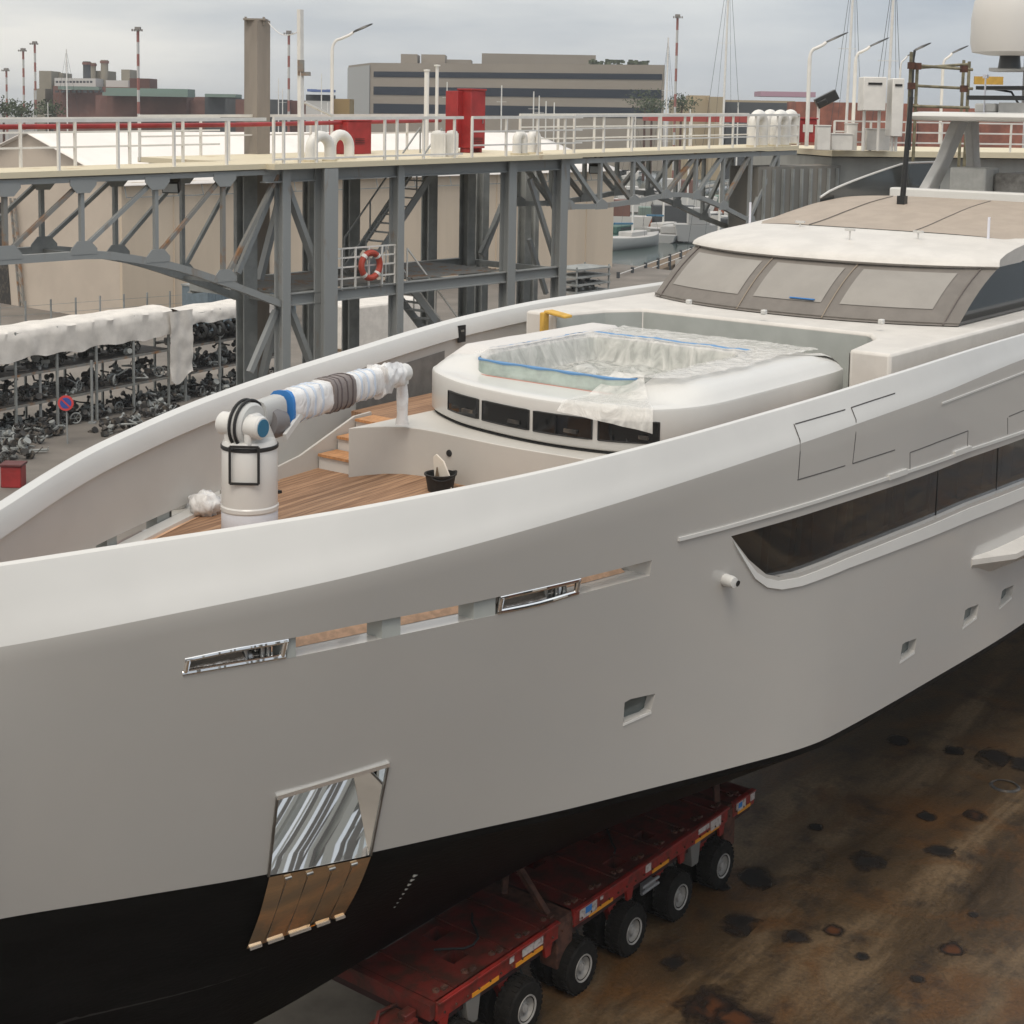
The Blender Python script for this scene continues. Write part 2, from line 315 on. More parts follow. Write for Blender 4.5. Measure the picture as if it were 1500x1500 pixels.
# marks on the slip floor
def blob(name, px, py, rx, ry, m, z=.009, seed=0, rot=0.):
    c = at(px, py, 0); n = 40; P = []; rx *= 1.45; ry *= 1.45
    for k in range(n):
        a = 2*math.pi*k/n; rr = 1+.38*noise.noise(Vector((math.cos(a)*1.4+seed*7.3, math.sin(a)*1.4, seed)))+.12*noise.noise(Vector((math.cos(a)*5+seed, math.sin(a)*5, 3)))
        v = SU*(math.cos(a)*rx*rr)+SR*(math.sin(a)*ry*rr); P.append((c.x+v.x, c.y+v.y, z))
    bb = MB(); bb.add(P, [tuple(range(n))]); o = bb.build(name, m, ang=0); o['kind'] = 'structure'; return o
def stain_mat(name, col, col2, seed):
    m = bpy.data.materials.new(name); m.use_nodes = True; t = m.node_tree; b = t.nodes['Principled BSDF']; L = t.links.new
    tcn = N(t, 'ShaderNodeTexCoord'); g = N(t, 'ShaderNodeNewGeometry'); sb = N(t, 'ShaderNodeVectorMath', operation='SUBTRACT'); L(tcn.outputs['Generated'], sb.inputs[0]); sb.inputs[1].default_value = (.5, .5, 0)
    fl = N(t, 'ShaderNodeVectorMath', operation='MULTIPLY'); L(sb.outputs[0], fl.inputs[0]); fl.inputs[1].default_value = (1, 1, 0)
    ln = N(t, 'ShaderNodeVectorMath', operation='LENGTH'); L(fl.outputs[0], ln.inputs[0])
    n = N(t, 'ShaderNodeTexNoise', Scale=2.2, Detail=7.0, Roughness=.65, Distortion=.5); L(g.outputs['Position'], n.inputs['Vector'])
    ma = N(t, 'ShaderNodeMath', operation='MULTIPLY_ADD'); L(n.outputs['Fac'], ma.inputs[0]); ma.inputs[1].default_value = .75; L(ln.outputs['Value'], ma.inputs[2])
    r = N(t, 'ShaderNodeMapRange'); L(ma.outputs[0], r.inputs['Value']); r.inputs['From Min'].default_value = .56; r.inputs['From Max'].default_value = .74; r.inputs['To Min'].default_value = .92; r.inputs['To Max'].default_value = 0
    L(r.outputs['Result'], b.inputs['Alpha'])
    c = N(t, 'ShaderNodeValToRGB'); L(ma.outputs[0], c.inputs['Fac']); c.color_ramp.elements[0].position = .42; c.color_ramp.elements[0].color = (*col, 1); c.color_ramp.elements[1].position = .56; c.color_ramp.elements[1].color = (*col2, 1); L(c.outputs['Color'], b.inputs['Base Color'])
    b.inputs['Roughness'].default_value = .5; return m
rustpat = stain_mat('orange_rust_stain', (.085, .030, .010), (.016, .010, .007), 1); darkst = stain_mat('dark_floor_stain', (.010, .009, .008), (.020, .015, .012), 2)
for i, (px, py, rx, ry, m) in enumerate([(1045, 1478, .62, .34, rustpat), (1085, 1493, .5, .35, rustpat), (1395, 1390, .24, .17, rustpat), (1430, 1195, .34, .2, rustpat), (1085, 1352, .45, .24, darkst), (1165, 1372, .30, .2, darkst),
        (1270, 1262, .42, .26, darkst), (1375, 1245, .34, .24, darkst), (1105, 1285, .5, .28, darkst), (1195, 1212, .2, .12, darkst), (1358, 1196, .22, .14, darkst), (1345, 1435, .14, .12, darkst),
        (1425, 1340, .12, .08, darkst), (1455, 1112, .7, .25, darkst), (1395, 1100, .3, .18, darkst), (1500, 1120, .5, .3, darkst), (1220, 1365, .24, .16, rustpat), (1262, 1402, .14, .09, darkst), (985, 1412, .3, .12, darkst), (1315, 1085, .4, .16, darkst), (1060, 1300, .2, .1, darkst)]):
    blob('floor_stain', px, py, rx, ry, m, .008+.0006*i, i+1)
cc = at(1472, 1152, 0); bb = MB()
rg = [[Vector((cc.x, cc.y, 0))+SU*(math.cos(a)*r_)+SR*(math.sin(a)*r_)+Vector((0, 0, .03 if r_ < .3 else .008)) for a in [2*math.pi*k/32 for k in range(32)]] for r_ in (.31, .27, .23)]
for r_ in rg[1:2]:
    for p in r_: p.z = .035
bb.loft(rg, True); bb.build('drain_ring', clutter)['kind'] = 'structure'
# pale bare patch of floor ahead of the trailer
blob('floor_patch', 500, 1470, 1.45, .86, mat('pale_bare_floor', (.13, .112, .09), .8, col2=(.085, .072, .056), scale=1.2, lo=.4, hi=.65), .007, 33)

# tent hall
hall = thing('tent_hall', 'long beige fabric storage hall with white pitched roof and gabled end', 'hall', tuple(TC))
W_, EZ, RZ, LN = 19.4, 8.7, 11.5, 52.0
b = MB(); b.prism([TC, TC+TE*LN, TC+TE*LN+Vector((0, 0, EZ)), TC+Vector((0, 0, EZ))], TN*.25); 
for k in range(1, 13): b.bar(TC+TE*(k*4)-TN*.03, TC+TE*(k*4)-TN*.03+Vector((0, 0, EZ)), .10, .05)
b.build('long_wall', tentw, hall, ang=0)
b = MB(); b.prism([TC+TN*.26, TC+TN*W_, TC+TN*W_+Vector((0, 0, EZ)), TC+TN*W_/2+Vector((0, 0, RZ)), TC+TN*.26+Vector((0, 0, EZ))], TE*.25); b.build('gable_wall', tentg, hall, ang=0)
b = MB(); E0 = TE*LN; b.prism([TC+TN*.26+E0, TC+TN*W_+E0, TC+TN*W_+E0+Vector((0, 0, EZ)), TC+TN*W_/2+E0+Vector((0, 0, RZ)), TC+TN*.26+E0+Vector((0, 0, EZ))], -TE*.25); b.build('gable_wall', tentg, hall, ang=0)
b = MB(); V3 = Vector
for i in range(13):
    pass
rows = []
nb = 52
for i in range(nb+1):
    t = -.4+(LN+.8)*i/nb; sag = .16*(1-abs(math.cos(math.pi*i/4)))
    row = []
    for j in range(9):
        u = j/8; zz = EZ-.15+(RZ+.12-EZ+.15)*(1-abs(2*u-1)) - sag*(1 if 0 < j < 8 and j != 4 else 0)
        row.append(TC+TE*t+TN*(-.5+(W_+1)*u)+V3((0, 0, zz)))
    rows.append(row)
b.loft(rows, False); o = b.build('roof', roofw, hall, ang=25); so_ = o.modifiers.new('t', 'SOLIDIFY'); so_.thickness = .06
b = MB(); g0 = TC+TN*9.7-TE*.02
b.prism([TC+TN*12.2-TE*.05, TC+TN*16.5-TE*.05, TC+TN*16.2-TE*.05+V3((0, 0, 6.8)), TC+TN*12.9-TE*.05+V3((0, 0, 6.8))], TE*.03); b.build('doorway', clutter, hall, ang=0)
b = MB()
for off in (10.3, 10.8): b.bar(TC+TN*off-TE*.25, TC+TN*(off+.9)-TE*.25+V3((0, 0, 7.2)), .12, .12)
for k in range(12): b.bar(TC+TN*(10.3+.075*k)-TE*.25+V3((0, 0, .6*k)), TC+TN*(10.8+.075*(k+1))-TE*.25+V3((0, 0, .6*k+.6)), .06, .06)
b.build('door_frame', rustd, hall, ang=0)
# eave rail (guy frame) along the long wall
b = MB(); b.bar(TC-TN*.5+V3((0, 0, EZ-.9)), TC+TE*LN-TN*.5+V3((0, 0, EZ-.9)), .06, .06)
for k in range(27): b.bar(TC-TN*.5+TE*(2*k)+V3((0, 0, EZ-.9)), TC-TN*.3+TE*(2*k)+V3((0, 0, EZ-.2)), .05, .05)
b.build('eave_frame', galvd, hall, ang=0)

# ------------------------------------------------------------------ steel bridge and stair tower
B0 = V3((-11, 33, 0)); BE = V3((.652, .758, 0)).normalized(); BN = V3((-BE.y, BE.x, 0))
def bz(t): return 11.94+.41*t/33
def bp(px, py, o=0.):                          # pixel -> point on the bridge's vertical plane at offset o
    d = ray(px, py); n = BN; P0 = B0+BN*o; k = (P0-CO).dot(n)/d.dot(n); return CO+d*k
def bt(px, o=0., py=220): return (bp(px, py, o)-B0).dot(BE)
def BP(t, o, z): return B0+BE*t+BN*o+V3((0, 0, z))
bridge = thing('steel_bridge', 'grey steel truss walkway bridge on a stair tower behind the yacht', 'bridge', tuple(BP(20, 0, 0)))
tA, tE2, tEnd, t0 = bt(412), bt(828), bt(1165), -9.0
# decks
b = MB(); NSEG = 40
def deckseg(t1, t2, o1, o2, th, m, nm):
    b = MB(); n = max(2, int((t2-t1)/1.5)); rings = []
    for i in range(n+1):
        t = t1+(t2-t1)*i/n; z = bz(t); rings.append([BP(t, o1, z), BP(t, o2, z), BP(t, o2, z-th), BP(t, o1, z-th)])
    b.loft(rings, True, True); return b.build(nm, m, bridge, ang=0)
deckseg(t0, tA-.6, -.15, 1.75, .13, cream, 'walkway_deck'); deckseg(tA-.6, tE2+.3, -.45, 5.2, .14, cream, 'platform_deck'); deckseg(tE2+.3, tEnd, -.15, 2.2, .13, cream, 'walkway_deck')
# gutter channel just under the deck edges
b = MB(); b.ibeam(BP(tA-.6, .0, bz(tA)-.32), BP(tE2, .0, bz(tE2)-.32), .22, .34); b.build('edge_girder', galv, bridge, ang=0)
b = MB(); b.ibeam(BP(tA-.6, 4.6, bz(tA)-.32), BP(tE2, 4.6, bz(tE2)-.32), .22, .34); b.build('edge_girder', galv, bridge, ang=0)
# left arched truss: near and far faces
def zarch(t):      # lower chord height
    return spl_arch(t)
spl_arch = spline([(-9, 10.0), (0, 10.05), (bt(118), 10.05), (bt(228), 9.75), (bt(326), 9.15), (tA, 8.45)])
def panel(o, ts, near, end):
    for nm, zf, w_, h_ in (('top_chord', lambda t: bz(t)-.22, .14, .12),):
        b = MB(); b.bar(BP(ts[0]-1, o, zf(ts[0]-1)), BP(end, o, zf(end)), w_, h_); b.build(nm, galv if near else galvd, bridge, ang=0)
    b = MB(); n = 28; prev = None; rings = []
    for i in range(n+1):
        t = ts[0]-1+(end-ts[0]+1)*i/n; z = spl_arch(t)
        rings.append([BP(t, o-.09, z+.09), BP(t, o+.09, z+.09), BP(t, o+.09, z-.09), BP(t, o-.09, z-.09)])
    b.loft(rings, True, True); b.build('lower_chord', galv if near else galvd, bridge, ang=40)
    for i, t in enumerate(ts):
        zt, zb = bz(t)-.2, spl_arch(t)
        m = (rustd if i % 3 == 2 else galv) if near else galvd
        b = MB(); b.bar(BP(t, o, zt), BP(t, o, zb), .10, .10); b.build('truss_post', m, bridge, ang=0)
        if i+1 < len(ts):
            t2 = ts[i+1]; b = MB(); b.bar(BP(t2, o+.02, bz(t2)-.3), BP(t, o+.02, zb+.12), .09, .09); b.build('truss_brace', rustd if (near and i % 3 == 1) else m, bridge, ang=0)
        for z, sg in ((zt-.02, -1), (zb+.02, 1)):
            b = MB(); w1, w2, hh = .34, .17, .30
            b.prism([BP(t-w1, o-.10, z), BP(t+w1, o-.10, z), BP(t+w1, o-.10, z+sg*.12), BP(t+w2, o-.10, z+sg*hh), BP(t-w2, o-.10, z+sg*hh), BP(t-w1, o-.10, z+sg*.12)], BN*.03)
            b.build('gusset_plate', galv if near else galvd, bridge, ang=0)
pxs = [-120, -55, 5, 118, 227, 326]
tsn = [bt(p) for p in pxs[2:]]; stp = tsn[1]-tsn[0]
tsn = [tsn[0]-2*stp, tsn[0]-stp]+tsn
panel(0.0, tsn, True, tA)
panel(1.6, [t for t in tsn]+[tsn[-1]+stp*.9], False, tA+.8)
b = MB(); b.bar(BP(tsn[-1]+.1, .02, spl_arch(tsn[-1])+.1), BP(tA-.1, .02, bz(tA)-.3), .1, .1); b.build('truss_brace', rustd, bridge, ang=0)
# cross ties between faces
for t in tsn[1:]:
    b = MB(); b.bar(BP(t, 0, spl_arch(t)), BP(t, 1.6, spl_arch(t)), .07, .07); b.build('cross_tie', galvd, bridge, ang=0)
# tower columns: (pixel x, offset, width, depth, top)
MZ = 8.55
cols = [(414, 0, .26, .34), (478, -.25, .46, .42), (582, 0, .24, .36), (746, 0, .34, .36), (822, 0, .34, .36),
        (361, 1.4, .44, .34), (454, 3.9, .3, .3), (515, 4.3, .42, .34), (630, 4.4, .4, .34), (686, 3.6, .34, .4), (708, 4.6, .3, .34), (770, 3.6, .3, .34), (785, 4.6, .2, .24)]
for i, (px, o, w_, d_) in enumerate(cols):
    t = bt(px, o); b = MB(); b.ibeam(BP(t, o, 0), BP(t, o, bz(t)-.16 if i < 5 else bz(t)-.2), w_, d_, .05, up=tuple(BN))
    b.build('tower_column', galv if i < 5 else galvd, bridge, ang=0)
# mid level beams and platform
tm = [bt(c[0], c[1]) for c in cols]
for o in (0, 3.8):
    b = MB(); b.ibeam(BP(tm[0], o, MZ), BP(tm[4], o, MZ), .2, .32); b.build('mid_girder', galv if o == 0 else galvd, bridge, ang=0)
for t in (tm[0], tm[1], tm[2], (tm[2]+tm[3])/2, tm[3], tm[4]):
    b = MB(); b.bar(BP(t, .1, MZ+.02), BP(t, 3.7, MZ+.02), .14, .18); b.build('cross_tie', galvd, bridge, ang=0)
b = MB()
for t1, t2 in ((tm[0]+.1, tm[2]-.1), (tm[2]+.9, tm[3])):
    n = 16
    for k in range(n): 
        o = .25+3.3*k/n; b.bar(BP(t1, o, MZ+.19), BP(t2, o, MZ+.19), .05, .04)
b.build('mid_grating', rustd, bridge, ang=0)
# diagonal braces of the tower
def brace(pa, pb, o, w_=.16, m=None):
    b = MB(); b.bar(bp(*pa, o), bp(*pb, o), w_, .14); b.build('tower_brace', m or galv, bridge, ang=0)
for pa, pb, o, w_ in [((418, 268), (466, 400), .12, .22), ((420, 440), (462, 550), .12, .2), ((348, 400), (406, 262), .3, .12), ((366, 545), (404, 455), .12, .14), ((380, 410), (408, 300), 2.0, .2), ((382, 560), (404, 470), 1.2, .2),
                      ((776, 262), (814, 385), .3, .12), ((788, 248), (818, 320), 1.2, .10), ((775, 350), (800, 430), 2, .12), ((706, 375), (736, 300), 3.6, .18), ((590, 370), (604, 280), .3, .0)]:
    if w_: brace(pa, pb, o, w_)
brace((738, 300), (704, 372), 3.6, .14, galvd)
# right truss
zr = spline([(tE2, 10.55), (bt(870), 10.5), (bt(935), 10.6), (bt(985), 10.75), (bt(1010), 10.7), (bt(1050), 10.35), (bt(1095), 9.75), (tEnd, 8.9)])
pr = [832, 880, 928, 975, 1020, 1060, 1100, 1140]
for o, m in ((0, galv), (2.0, galvd)):
    b = MB(); rings = []
    for i in range(21):
        t = tE2+(tEnd-tE2)*i/20; z = zr(t); rings.append([BP(t, o-.08, z+.08), BP(t, o+.08, z+.08), BP(t, o+.08, z-.08), BP(t, o-.08, z-.08)])
    b.loft(rings, True, True); b.build('lower_chord', m, bridge, ang=40)
    b = MB(); b.bar(BP(tE2, o, bz(tE2)-.25), BP(tEnd, o, bz(tEnd)-.25), .14, .16); b.build('top_chord', m, bridge, ang=0)
    for i, px in enumerate(pr):
        t = bt(px); zt, zb = bz(t)-.2, zr(t)
        b = MB(); b.bar(BP(t, o, zt), BP(t, o, zb), .12, .12); b.build('truss_post', m, bridge, ang=0)
        if i+1 < len(pr):
            t2 = bt(pr[i+1]); b = MB()
            if i < 3: b.bar(BP(t, o, zt), BP(t2, o, zr(t2)), .13, .13)
            else: b.bar(BP(t2, o, bz(t2)-.2), BP(t, o, zb), .13, .13)
            b.build('truss_brace', rustd if i % 2 else m, bridge, ang=0)
        b = MB(); b.prism([BP(t-.3, o-.10, zb-.10), BP(t+.3, o-.10, zb-.10), BP(t+.26, o-.10, zb+.12), BP(t, o-.10, zb+.24), BP(t-.26, o-.10, zb+.12)], BN*.03); b.build('gusset_plate', m, bridge, ang=0)
# railings
def railing(t1, t2, o, hh, step, bars, m=railw, posts=None, rt=.03):
    rl = MB(); n = max(1, round((t2-t1)/step))
    for f in bars: rl.bar(BP(t1, o, bz(t1)+hh*f), BP(t2, o, bz(t2)+hh*f), .05 if f < 1 else .08, .045 if f < 1 else .08)
    rl.build('handrail', m, bridge, ang=0)
    pl = posts if posts else [t1+(t2-t1)*k/n for k in range(n+1)]
    for t in pl:
        b = MB(); b.bar(BP(t, o, bz(t)-.1), BP(t, o, bz(t)+hh), .07, .05); b.build('railing_post', m, bridge, ang=0)
railing(t0, tA-.6, -.1, 1.1, 2.6, (1, ), posts=[bt(p) for p in (-60, 82, 169, 251, 328, 397)])
railing(t0, tA-.6, 1.7, 1.1, 2.6, (1, .72, .40), posts=[bt(p, 1.7) for p in (30, 110, 190, 268, 335)])
railing(tA-.6, bt(662), -.4, 1.12, 1.6, (1, .1), posts=[bt(p) for p in (400, 423, 448, 548, 566, 605, 650)])
railing(bt(676), tE2+.3, -.4, 1.12, 1.6, (1, .65, .3), posts=[bt(p) for p in (676, 726, 772, 812)])
railing(tA-.6, tE2+.3, 5.1, 1.1, 2.2, (1, .5))
railing(tE2+.3, tEnd, -.1, 1.15, 1.45, (1, .66, .33)); railing(tE2+.3, tEnd, 2.1, 1.15, 2.0, (1, .66, .33))
b = MB(); b.tube([BP(t0, 1.9, bz(t0)+.92), BP(tA, 1.9, bz(tA)+.92), BP(tE2, 5.3, bz(tE2)+.92)], .06, 8); b.build('service_pipe', redp, bridge)
b = MB(); b.bar(BP(tA-.6, -.43, bz(tA)-.05), BP(tE2, -.43, bz(tE2)-.05), .03, .2)
# stairs
def stair(p0, p1, wdt, nst, nm='stair_flight'):
    p0 = V3(p0); p1 = V3(p1); b = MB(); d = p1-p0; side = BN*wdt
    for s_ in (0, 1): b.bar(p0+side*s_, p1+side*s_, .05, .22)
    for k in range(nst):
        c = p0+d*((k+.5)/nst)+side*.5; b.box(c, (.26, wdt*.96, .03), Matrix(((BE.x, BN.x, 0), (BE.y, BN.y, 0), (0, 0, 1))))
    o = b.build(nm, galv, bridge, ang=0)
    h = MB()
    for s_ in (0, 1):
        h.bar(p0+side*s_+V3((0, 0, .95)), p1+side*s_+V3((0, 0, .95)), .04, .04)
        for f in (0, .33, .66, 1): h.bar(p0+d*f+side*s_, p0+d*f+side*s_+V3((0, 0, .95)), .035, .035)
    h.build('stair_rail', railw if p0.z < 8 else galv, bridge, ang=0)
ts1 = bt(530, 2.2); stair(BP(ts1, 2.0, MZ+.2), BP(ts1+3.1, 2.0, bz(ts1)-.15), .9, 13)
ts2 = bt(598, .6); stair(BP(ts2+3.4, .6, MZ-3.4), BP(ts2, .6, MZ+.05), .85, 13)
# mid platform guard with lifebuoy
b = MB(); ta, tb = tm[1]+.25, tm[2]-.1
for f in (.25, .55, .8, 1.05): b.bar(BP(ta, -.05, MZ+.16+f), BP(tb, -.05, MZ+.16+f), .04, .04)
for k in range(6): t = ta+(tb-ta)*k/5; b.bar(BP(t, -.05, MZ+.1), BP(t, -.05, MZ+1.22), .045, .045)
b.build('mid_guard', railw, bridge, ang=0)
lb = thing('lifebuoy', 'orange red lifebuoy hanging on the railing of the stair tower', 'lifebuoy', tuple(BP(bt(538), -.15, MZ+.5)))
b = MB(); cL = BP(bt(538), -.16, MZ+.72)
ring = [[cL+(BE*math.cos(a)+V3((0, 0, 1))*math.sin(a))*(.34+.085*math.cos(c))+BN*(.085*math.sin(c)) for c in [2*math.pi*j/10 for j in range(10)]] for a in [2*math.pi*i/28 for i in range(29)]]
b.loft(ring, True); b.build('ring', orange, lb)
b = MB()
for a0 in (45, 135, 225, 315):
    rr_ = [[cL+(BE*math.cos(R(a0+dl))+V3((0, 0, 1))*math.sin(R(a0+dl)))*(.34+.092*math.cos(c))+BN*(.092*math.sin(c)) for c in [2*math.pi*j/10 for j in range(10)]] for dl in (-7, 0, 7)]
    b.loft(rr_, True)
b.build('band', railw, lb)

# end pier of the bridge and quay block behind the yacht's wheelhouse
e0 = at(1108, 330, 6); 
P_a = BP(bt(1112), 0, 0); P_b = BP(bt(1212), -.6, 0)
pier = thing('pier_block', 'weathered grey sheet steel pier block under the right end of the walkway', 'pier', tuple(P_a))
b = MB(); b.prism([xy(P_a)+(-2,), xy(P_b)+(-2,), xy(P_b+BN*1.2+BE*2)+(-2,), xy(P_a+BN*1.2)+(-2,)], (0, 0, 13.6)); 
o = b.build('block', mat('pier_steel', (.17, .165, .15), .8, col2=(.23, .21, .18), scale=.8, stretch=(1, 1, .1)), pier, ang=0)
b = MB()
for k in range(9):
    p = P_a+(P_b-P_a)*((k+.5)/9)-BN*.06; b.bar(xy(p)+(-2,), xy(p)+(11.5,), .10, .10)
b.build('rib', galvd, pier, ang=0)
Q0 = P_b+BN*.4; Q1 = Q0+V3((34, 9, 0))
wl_ = thing('quay_wall', 'pale grey quay wall behind the yacht wheelhouse roof', 'wall', tuple(Q0))
b = MB(); b.prism([xy(Q0)+(-2,), xy(Q1)+(-2,), xy(Q1+V3((-2, 9, 0)))+(-2,), xy(Q0+V3((-2, 9, 0)))+(-2,)], (0, 0, 13.9)); b.build('wall', mat('quay_grey', (.30, .30, .28), .8, var=.1, scale=.8, stretch=(1, 1, .15)), wl_, ang=0)
b = MB(); dq = (Q1-Q0); b.prism([xy(Q0-V3((.1, .5, 0)))+(11.95,), xy(Q1-V3((0, .5, 0)))+(11.95,), xy(Q1+V3((-2, 9.2, 0)))+(11.95,), xy(Q0+V3((-2, 9.2, 0)))+(11.95,)], (0, 0, .22)); b.build('coping', cream, wl_, ang=0)
b = MB(); nn = dq.normalized()
for k in range(24):
    p = Q0+dq*(k/23)-V3((0, .3, 0)); b.bar(xy(p)+(12.1,), xy(p)+(13.3,), .07, .07)
for f in (.4, .8, 1.2): b.bar(xy(Q0-V3((0, .3, 0)))+(12.1+f,), xy(Q1-V3((0, .3, 0)))+(12.1+f,), .06, .06)
b.build('railing', railw, wl_, ang=0)

# ------------------------------------------------------------------ yacht (local frame: X aft along the keel, Y to the far side, Z up)
YO = S(0, 0, 0)
yacht = thing('yacht', 'large light grey motor yacht with black bottom and teak foredeck resting on a red trailer', 'yacht', (YO.x, YO.y, 0), math.pi/2-PHI, local=True)
YI = (Matrix.Translation(Vector((YO.x, YO.y, 0))) @ Matrix.Rotation(math.pi/2-PHI, 4, 'Z')).inverted()
YW = YI.inverted()
def yl(p): return YI @ Vector(p)
Bc = spline([(8.7, 0), (9.3, .5), (10, .92), (11, 1.47), (12, 2.02), (13, 2.51), (14, 2.9), (15, 3.25), (16, 3.54), (18, 3.97), (20, 4.28), (22, 4.56), (24, 4.76), (27, 4.87), (36, 4.88), (60, 4.3)])
Zc = spline([(8.7, 8.38), (11, 8.55), (13, 8.69), (16, 8.87), (20, 9.10), (24, 9.32), (27, 9.40), (35, 9.42), (60, 9.45)])
Bk = spline([(8.4, 0), (9.2, .75), (10.6, 1.67), (13, 2.87), (16, 3.80), (19, 4.35), (22, 4.76), (25, 4.99), (28, 5.02), (36, 5.02), (60, 4.5)])
Zk = spline([(8.4, 7.45), (10.6, 7.74), (13, 7.99), (16, 8.27), (19, 8.49), (22, 8.69), (25, 8.85), (28.5, 8.99), (36, 9.05), (60, 9.05)])
Bw = spline([(9.4, 0), (9.75, .16), (11, .87), (12.1, 1.44), (13.75, 2.17), (15.2, 2.73), (16.4, 3.18), (17.9, 3.69), (19.6, 4.25), (20.9, 4.62), (21.5, 4.72), (24.6, 4.93), (28.8, 5.10), (40, 5.12), (60, 4.6)])
Zw = spline([(9.4, 4.1), (11, 4.08), (12.5, 4.03), (13.75, 4.0), (15.2, 3.95), (16.4, 3.9), (18, 3.85), (19.6, 3.8), (21.5, 3.75), (60, 3.75)])
Qf = spline([(10.5, 0.02), (12.5, .75), (14, .85), (60, 1.0)])
def Zd(s): return 7.12+.040*(s-13) if s < 26 else 7.64
def Q(s, z):
    zw, zk = Zw(s), Zk(s); bw, bk = Bw(s), Bk(s)
    if z >= zk:
        t = min(1, (z-zk)/max(.05, Zc(s)-zk)); return bk+(Bc(s)-bk)*t
    t = max(0, (z-zw)/(zk-zw)); return bw+(bk-bw)*(t+.12*t*(1-t))
def hit(px, py):
    """pixel -> (s, q, z) on the near side of the hull"""
    d = ray(px, py); ds, dq, dz = d.dot(SU), d.dot(SR), d.z
    def g(k): s = ds*k; return (SL+dq*k)-Q(s, CAM_H+dz*k), s, CAM_H+dz*k
    k = 8.0
    while k < 80 and g(k)[0] > 0: k += .25
    a, c = k-.25, k
    for _ in range(30):
        m = (a+c)/2
        if g(m)[0] > 0: a = m
        else: c = m
    v, s, z = g(c); return (s, Q(s, z), z)
def Y(s, q, z): return Vector((s, -q, z))
def ybuild(mb, name, m, parent=None, **kw):
    return mb.build(name, m, parent or yacht, **kw)
# --- hull as one closed solid, split into parts after the openings are cut
stn = [8.75+.25*i for i in range(86)]+[30.5+1.0*i for i in range(29)]
NT = 15
rings = []
for s in stn:
    b_, zc, bk, zk, bw, zw = Bc(s), Zc(s), Bk(s), Zk(s), Bw(s), Zw(s); eps = .012
    b_, bk, bw = max(b_, eps*3), max(bk, eps*4), max(bw, eps*2); qf = min(Qf(s), bw*.9)
    sec = [(0, 1.47), (qf, 1.50)]
    for t in (.25, .5, .75, .93): sec.append((qf+(bw-qf)*t, 1.5+(zw-.1-1.5)*(t+.10*t*(1-t)*(-1))))
    sec += [(bw-.004, zw-.10), (bw, zw)]
    nrow_b = len(sec)-1
    for i in range(1, NT+1):
        t = i/NT; sec.append((max(eps*3, bw+(bk-bw)*(t+.12*t*(1-t))), zw+(zk-zw)*t))
    k = min(1, b_/.9)
    (q1, z1), (q2, z2) = sec[-2], sec[-1]; c_ = (q2+(b_-bk)*.30*.5, z2+(zc-zk)*.27*.5); sec[-1] = (q2+(q1-q2)*.35, z2+(z1-z2)*.35)
    sec.append((q2*.5+(sec[-1][0]+c_[0])*.25, z2*.5+(sec[-1][1]+c_[1])*.25)); sec.append(c_)
    for f, g_ in ((.30, .27), (.58, .56), (.82, .86), (.93, .965)): sec.append((bk+(b_-bk)*f, zk+(zc-zk)*g_))
    sec.append((b_-.03*k, zc))
    ctop = len(sec)-1
    sec += [(b_-.14*k, zc-.05), (b_-.20*k, zc-.17), (b_-.22*k, zc-.36), (b_-.14*k, zc-.40)]
    inn = len(sec)-1
    zd = Zd(s)
    qi = max(eps, Q(s, zd)-.32*k) if b_ > .3 else eps
    sec += [(max(eps, min(b_-.14*k, Q(s, zc-.7)-.30*k)), zc-.46), (qi, zd)]
    dk = len(sec)-1
    sec += [(qi*.5, zd+.02), (0, zd+.03)]
    near_ = [Y(s, q, z) for q, z in sec]; far_ = [Y(s, -q, z) for q, z in sec[1:-1]][::-1]
    rings.append(near_+far_)
ns = len(sec)
def rowmat(i):           # 0 bottom 1 topside 2 cap 3 inside 4 deck
    if i >= ns-1: i = 2*(ns-1)-1-i
    if i < nrow_b-1: return 0
    if i == nrow_b-1: return 0
    if i < nrow_b+NT+1: return 1
    if i < inn: return 2
    if i < dk: return 3
    return 4
mb = MB(); mb.loft(rings, True, True, 1, mis=[rowmat(i) for i in range(len(rings[0]))])
HM = [anti, hullp, white, bulin, teak]
hull = ybuild(mb, 'hull_solid', HM, ang=0)

def cut_strip(top, bot, din, dout, side=1):
    """cutter that follows the hull between two pixel traced edges"""
    mb = MB(); rr = []
    a = [hit(*p) for p in top]; c = [hit(*p) for p in bot]
    ft = spline([(p[0], p[2]) for p in a]); fb = spline([(p[0], p[2]) for p in c])
    s0, s1 = max(a[0][0], c[0][0]), min(a[-1][0], c[-1][0]); n = max(2, int((s1-s0)/.25))
    for i in range(n+1):
        s = s0+(s1-s0)*i/n; zt, zb = ft(s), fb(s); q = Q(s, (zt+zb)/2)
        rr.append([Y(s, side*(q+dout), zt), Y(s, side*(q+dout), zb), Y(s, side*(q-din), zb), Y(s, side*(q-din), zt)])
    mb.loft(rr, True, True, 1); return mb, (s0, s1, ft, fb)
cutters = []
sl_top = [(268, 965), (350, 948), (432, 934), (520, 916), (610, 899), (700, 881), (780, 863), (850, 847), (957, 820)]
sl_bot = [(268, 990), (350, 976), (432, 962), (520, 944), (610, 925), (700, 906), (780, 890), (850, 870), (952, 843)]
c1, SLOT = cut_strip(sl_top, sl_bot, .64, .4); cutters.append(c1)
c2, _ = cut_strip(sl_top, sl_bot, .64, .4, -1); cutters.append(c2)
def cut_poly(pix, din, dout=.4):
    P = [hit(*p) for p in pix]; qm = sum(p[1] for p in P)/len(P)
    mb = MB(); mb.prism([Y(p[0], p[1]+dout, p[2]) for p in P], (0, din+dout, 0), 1); return mb, P
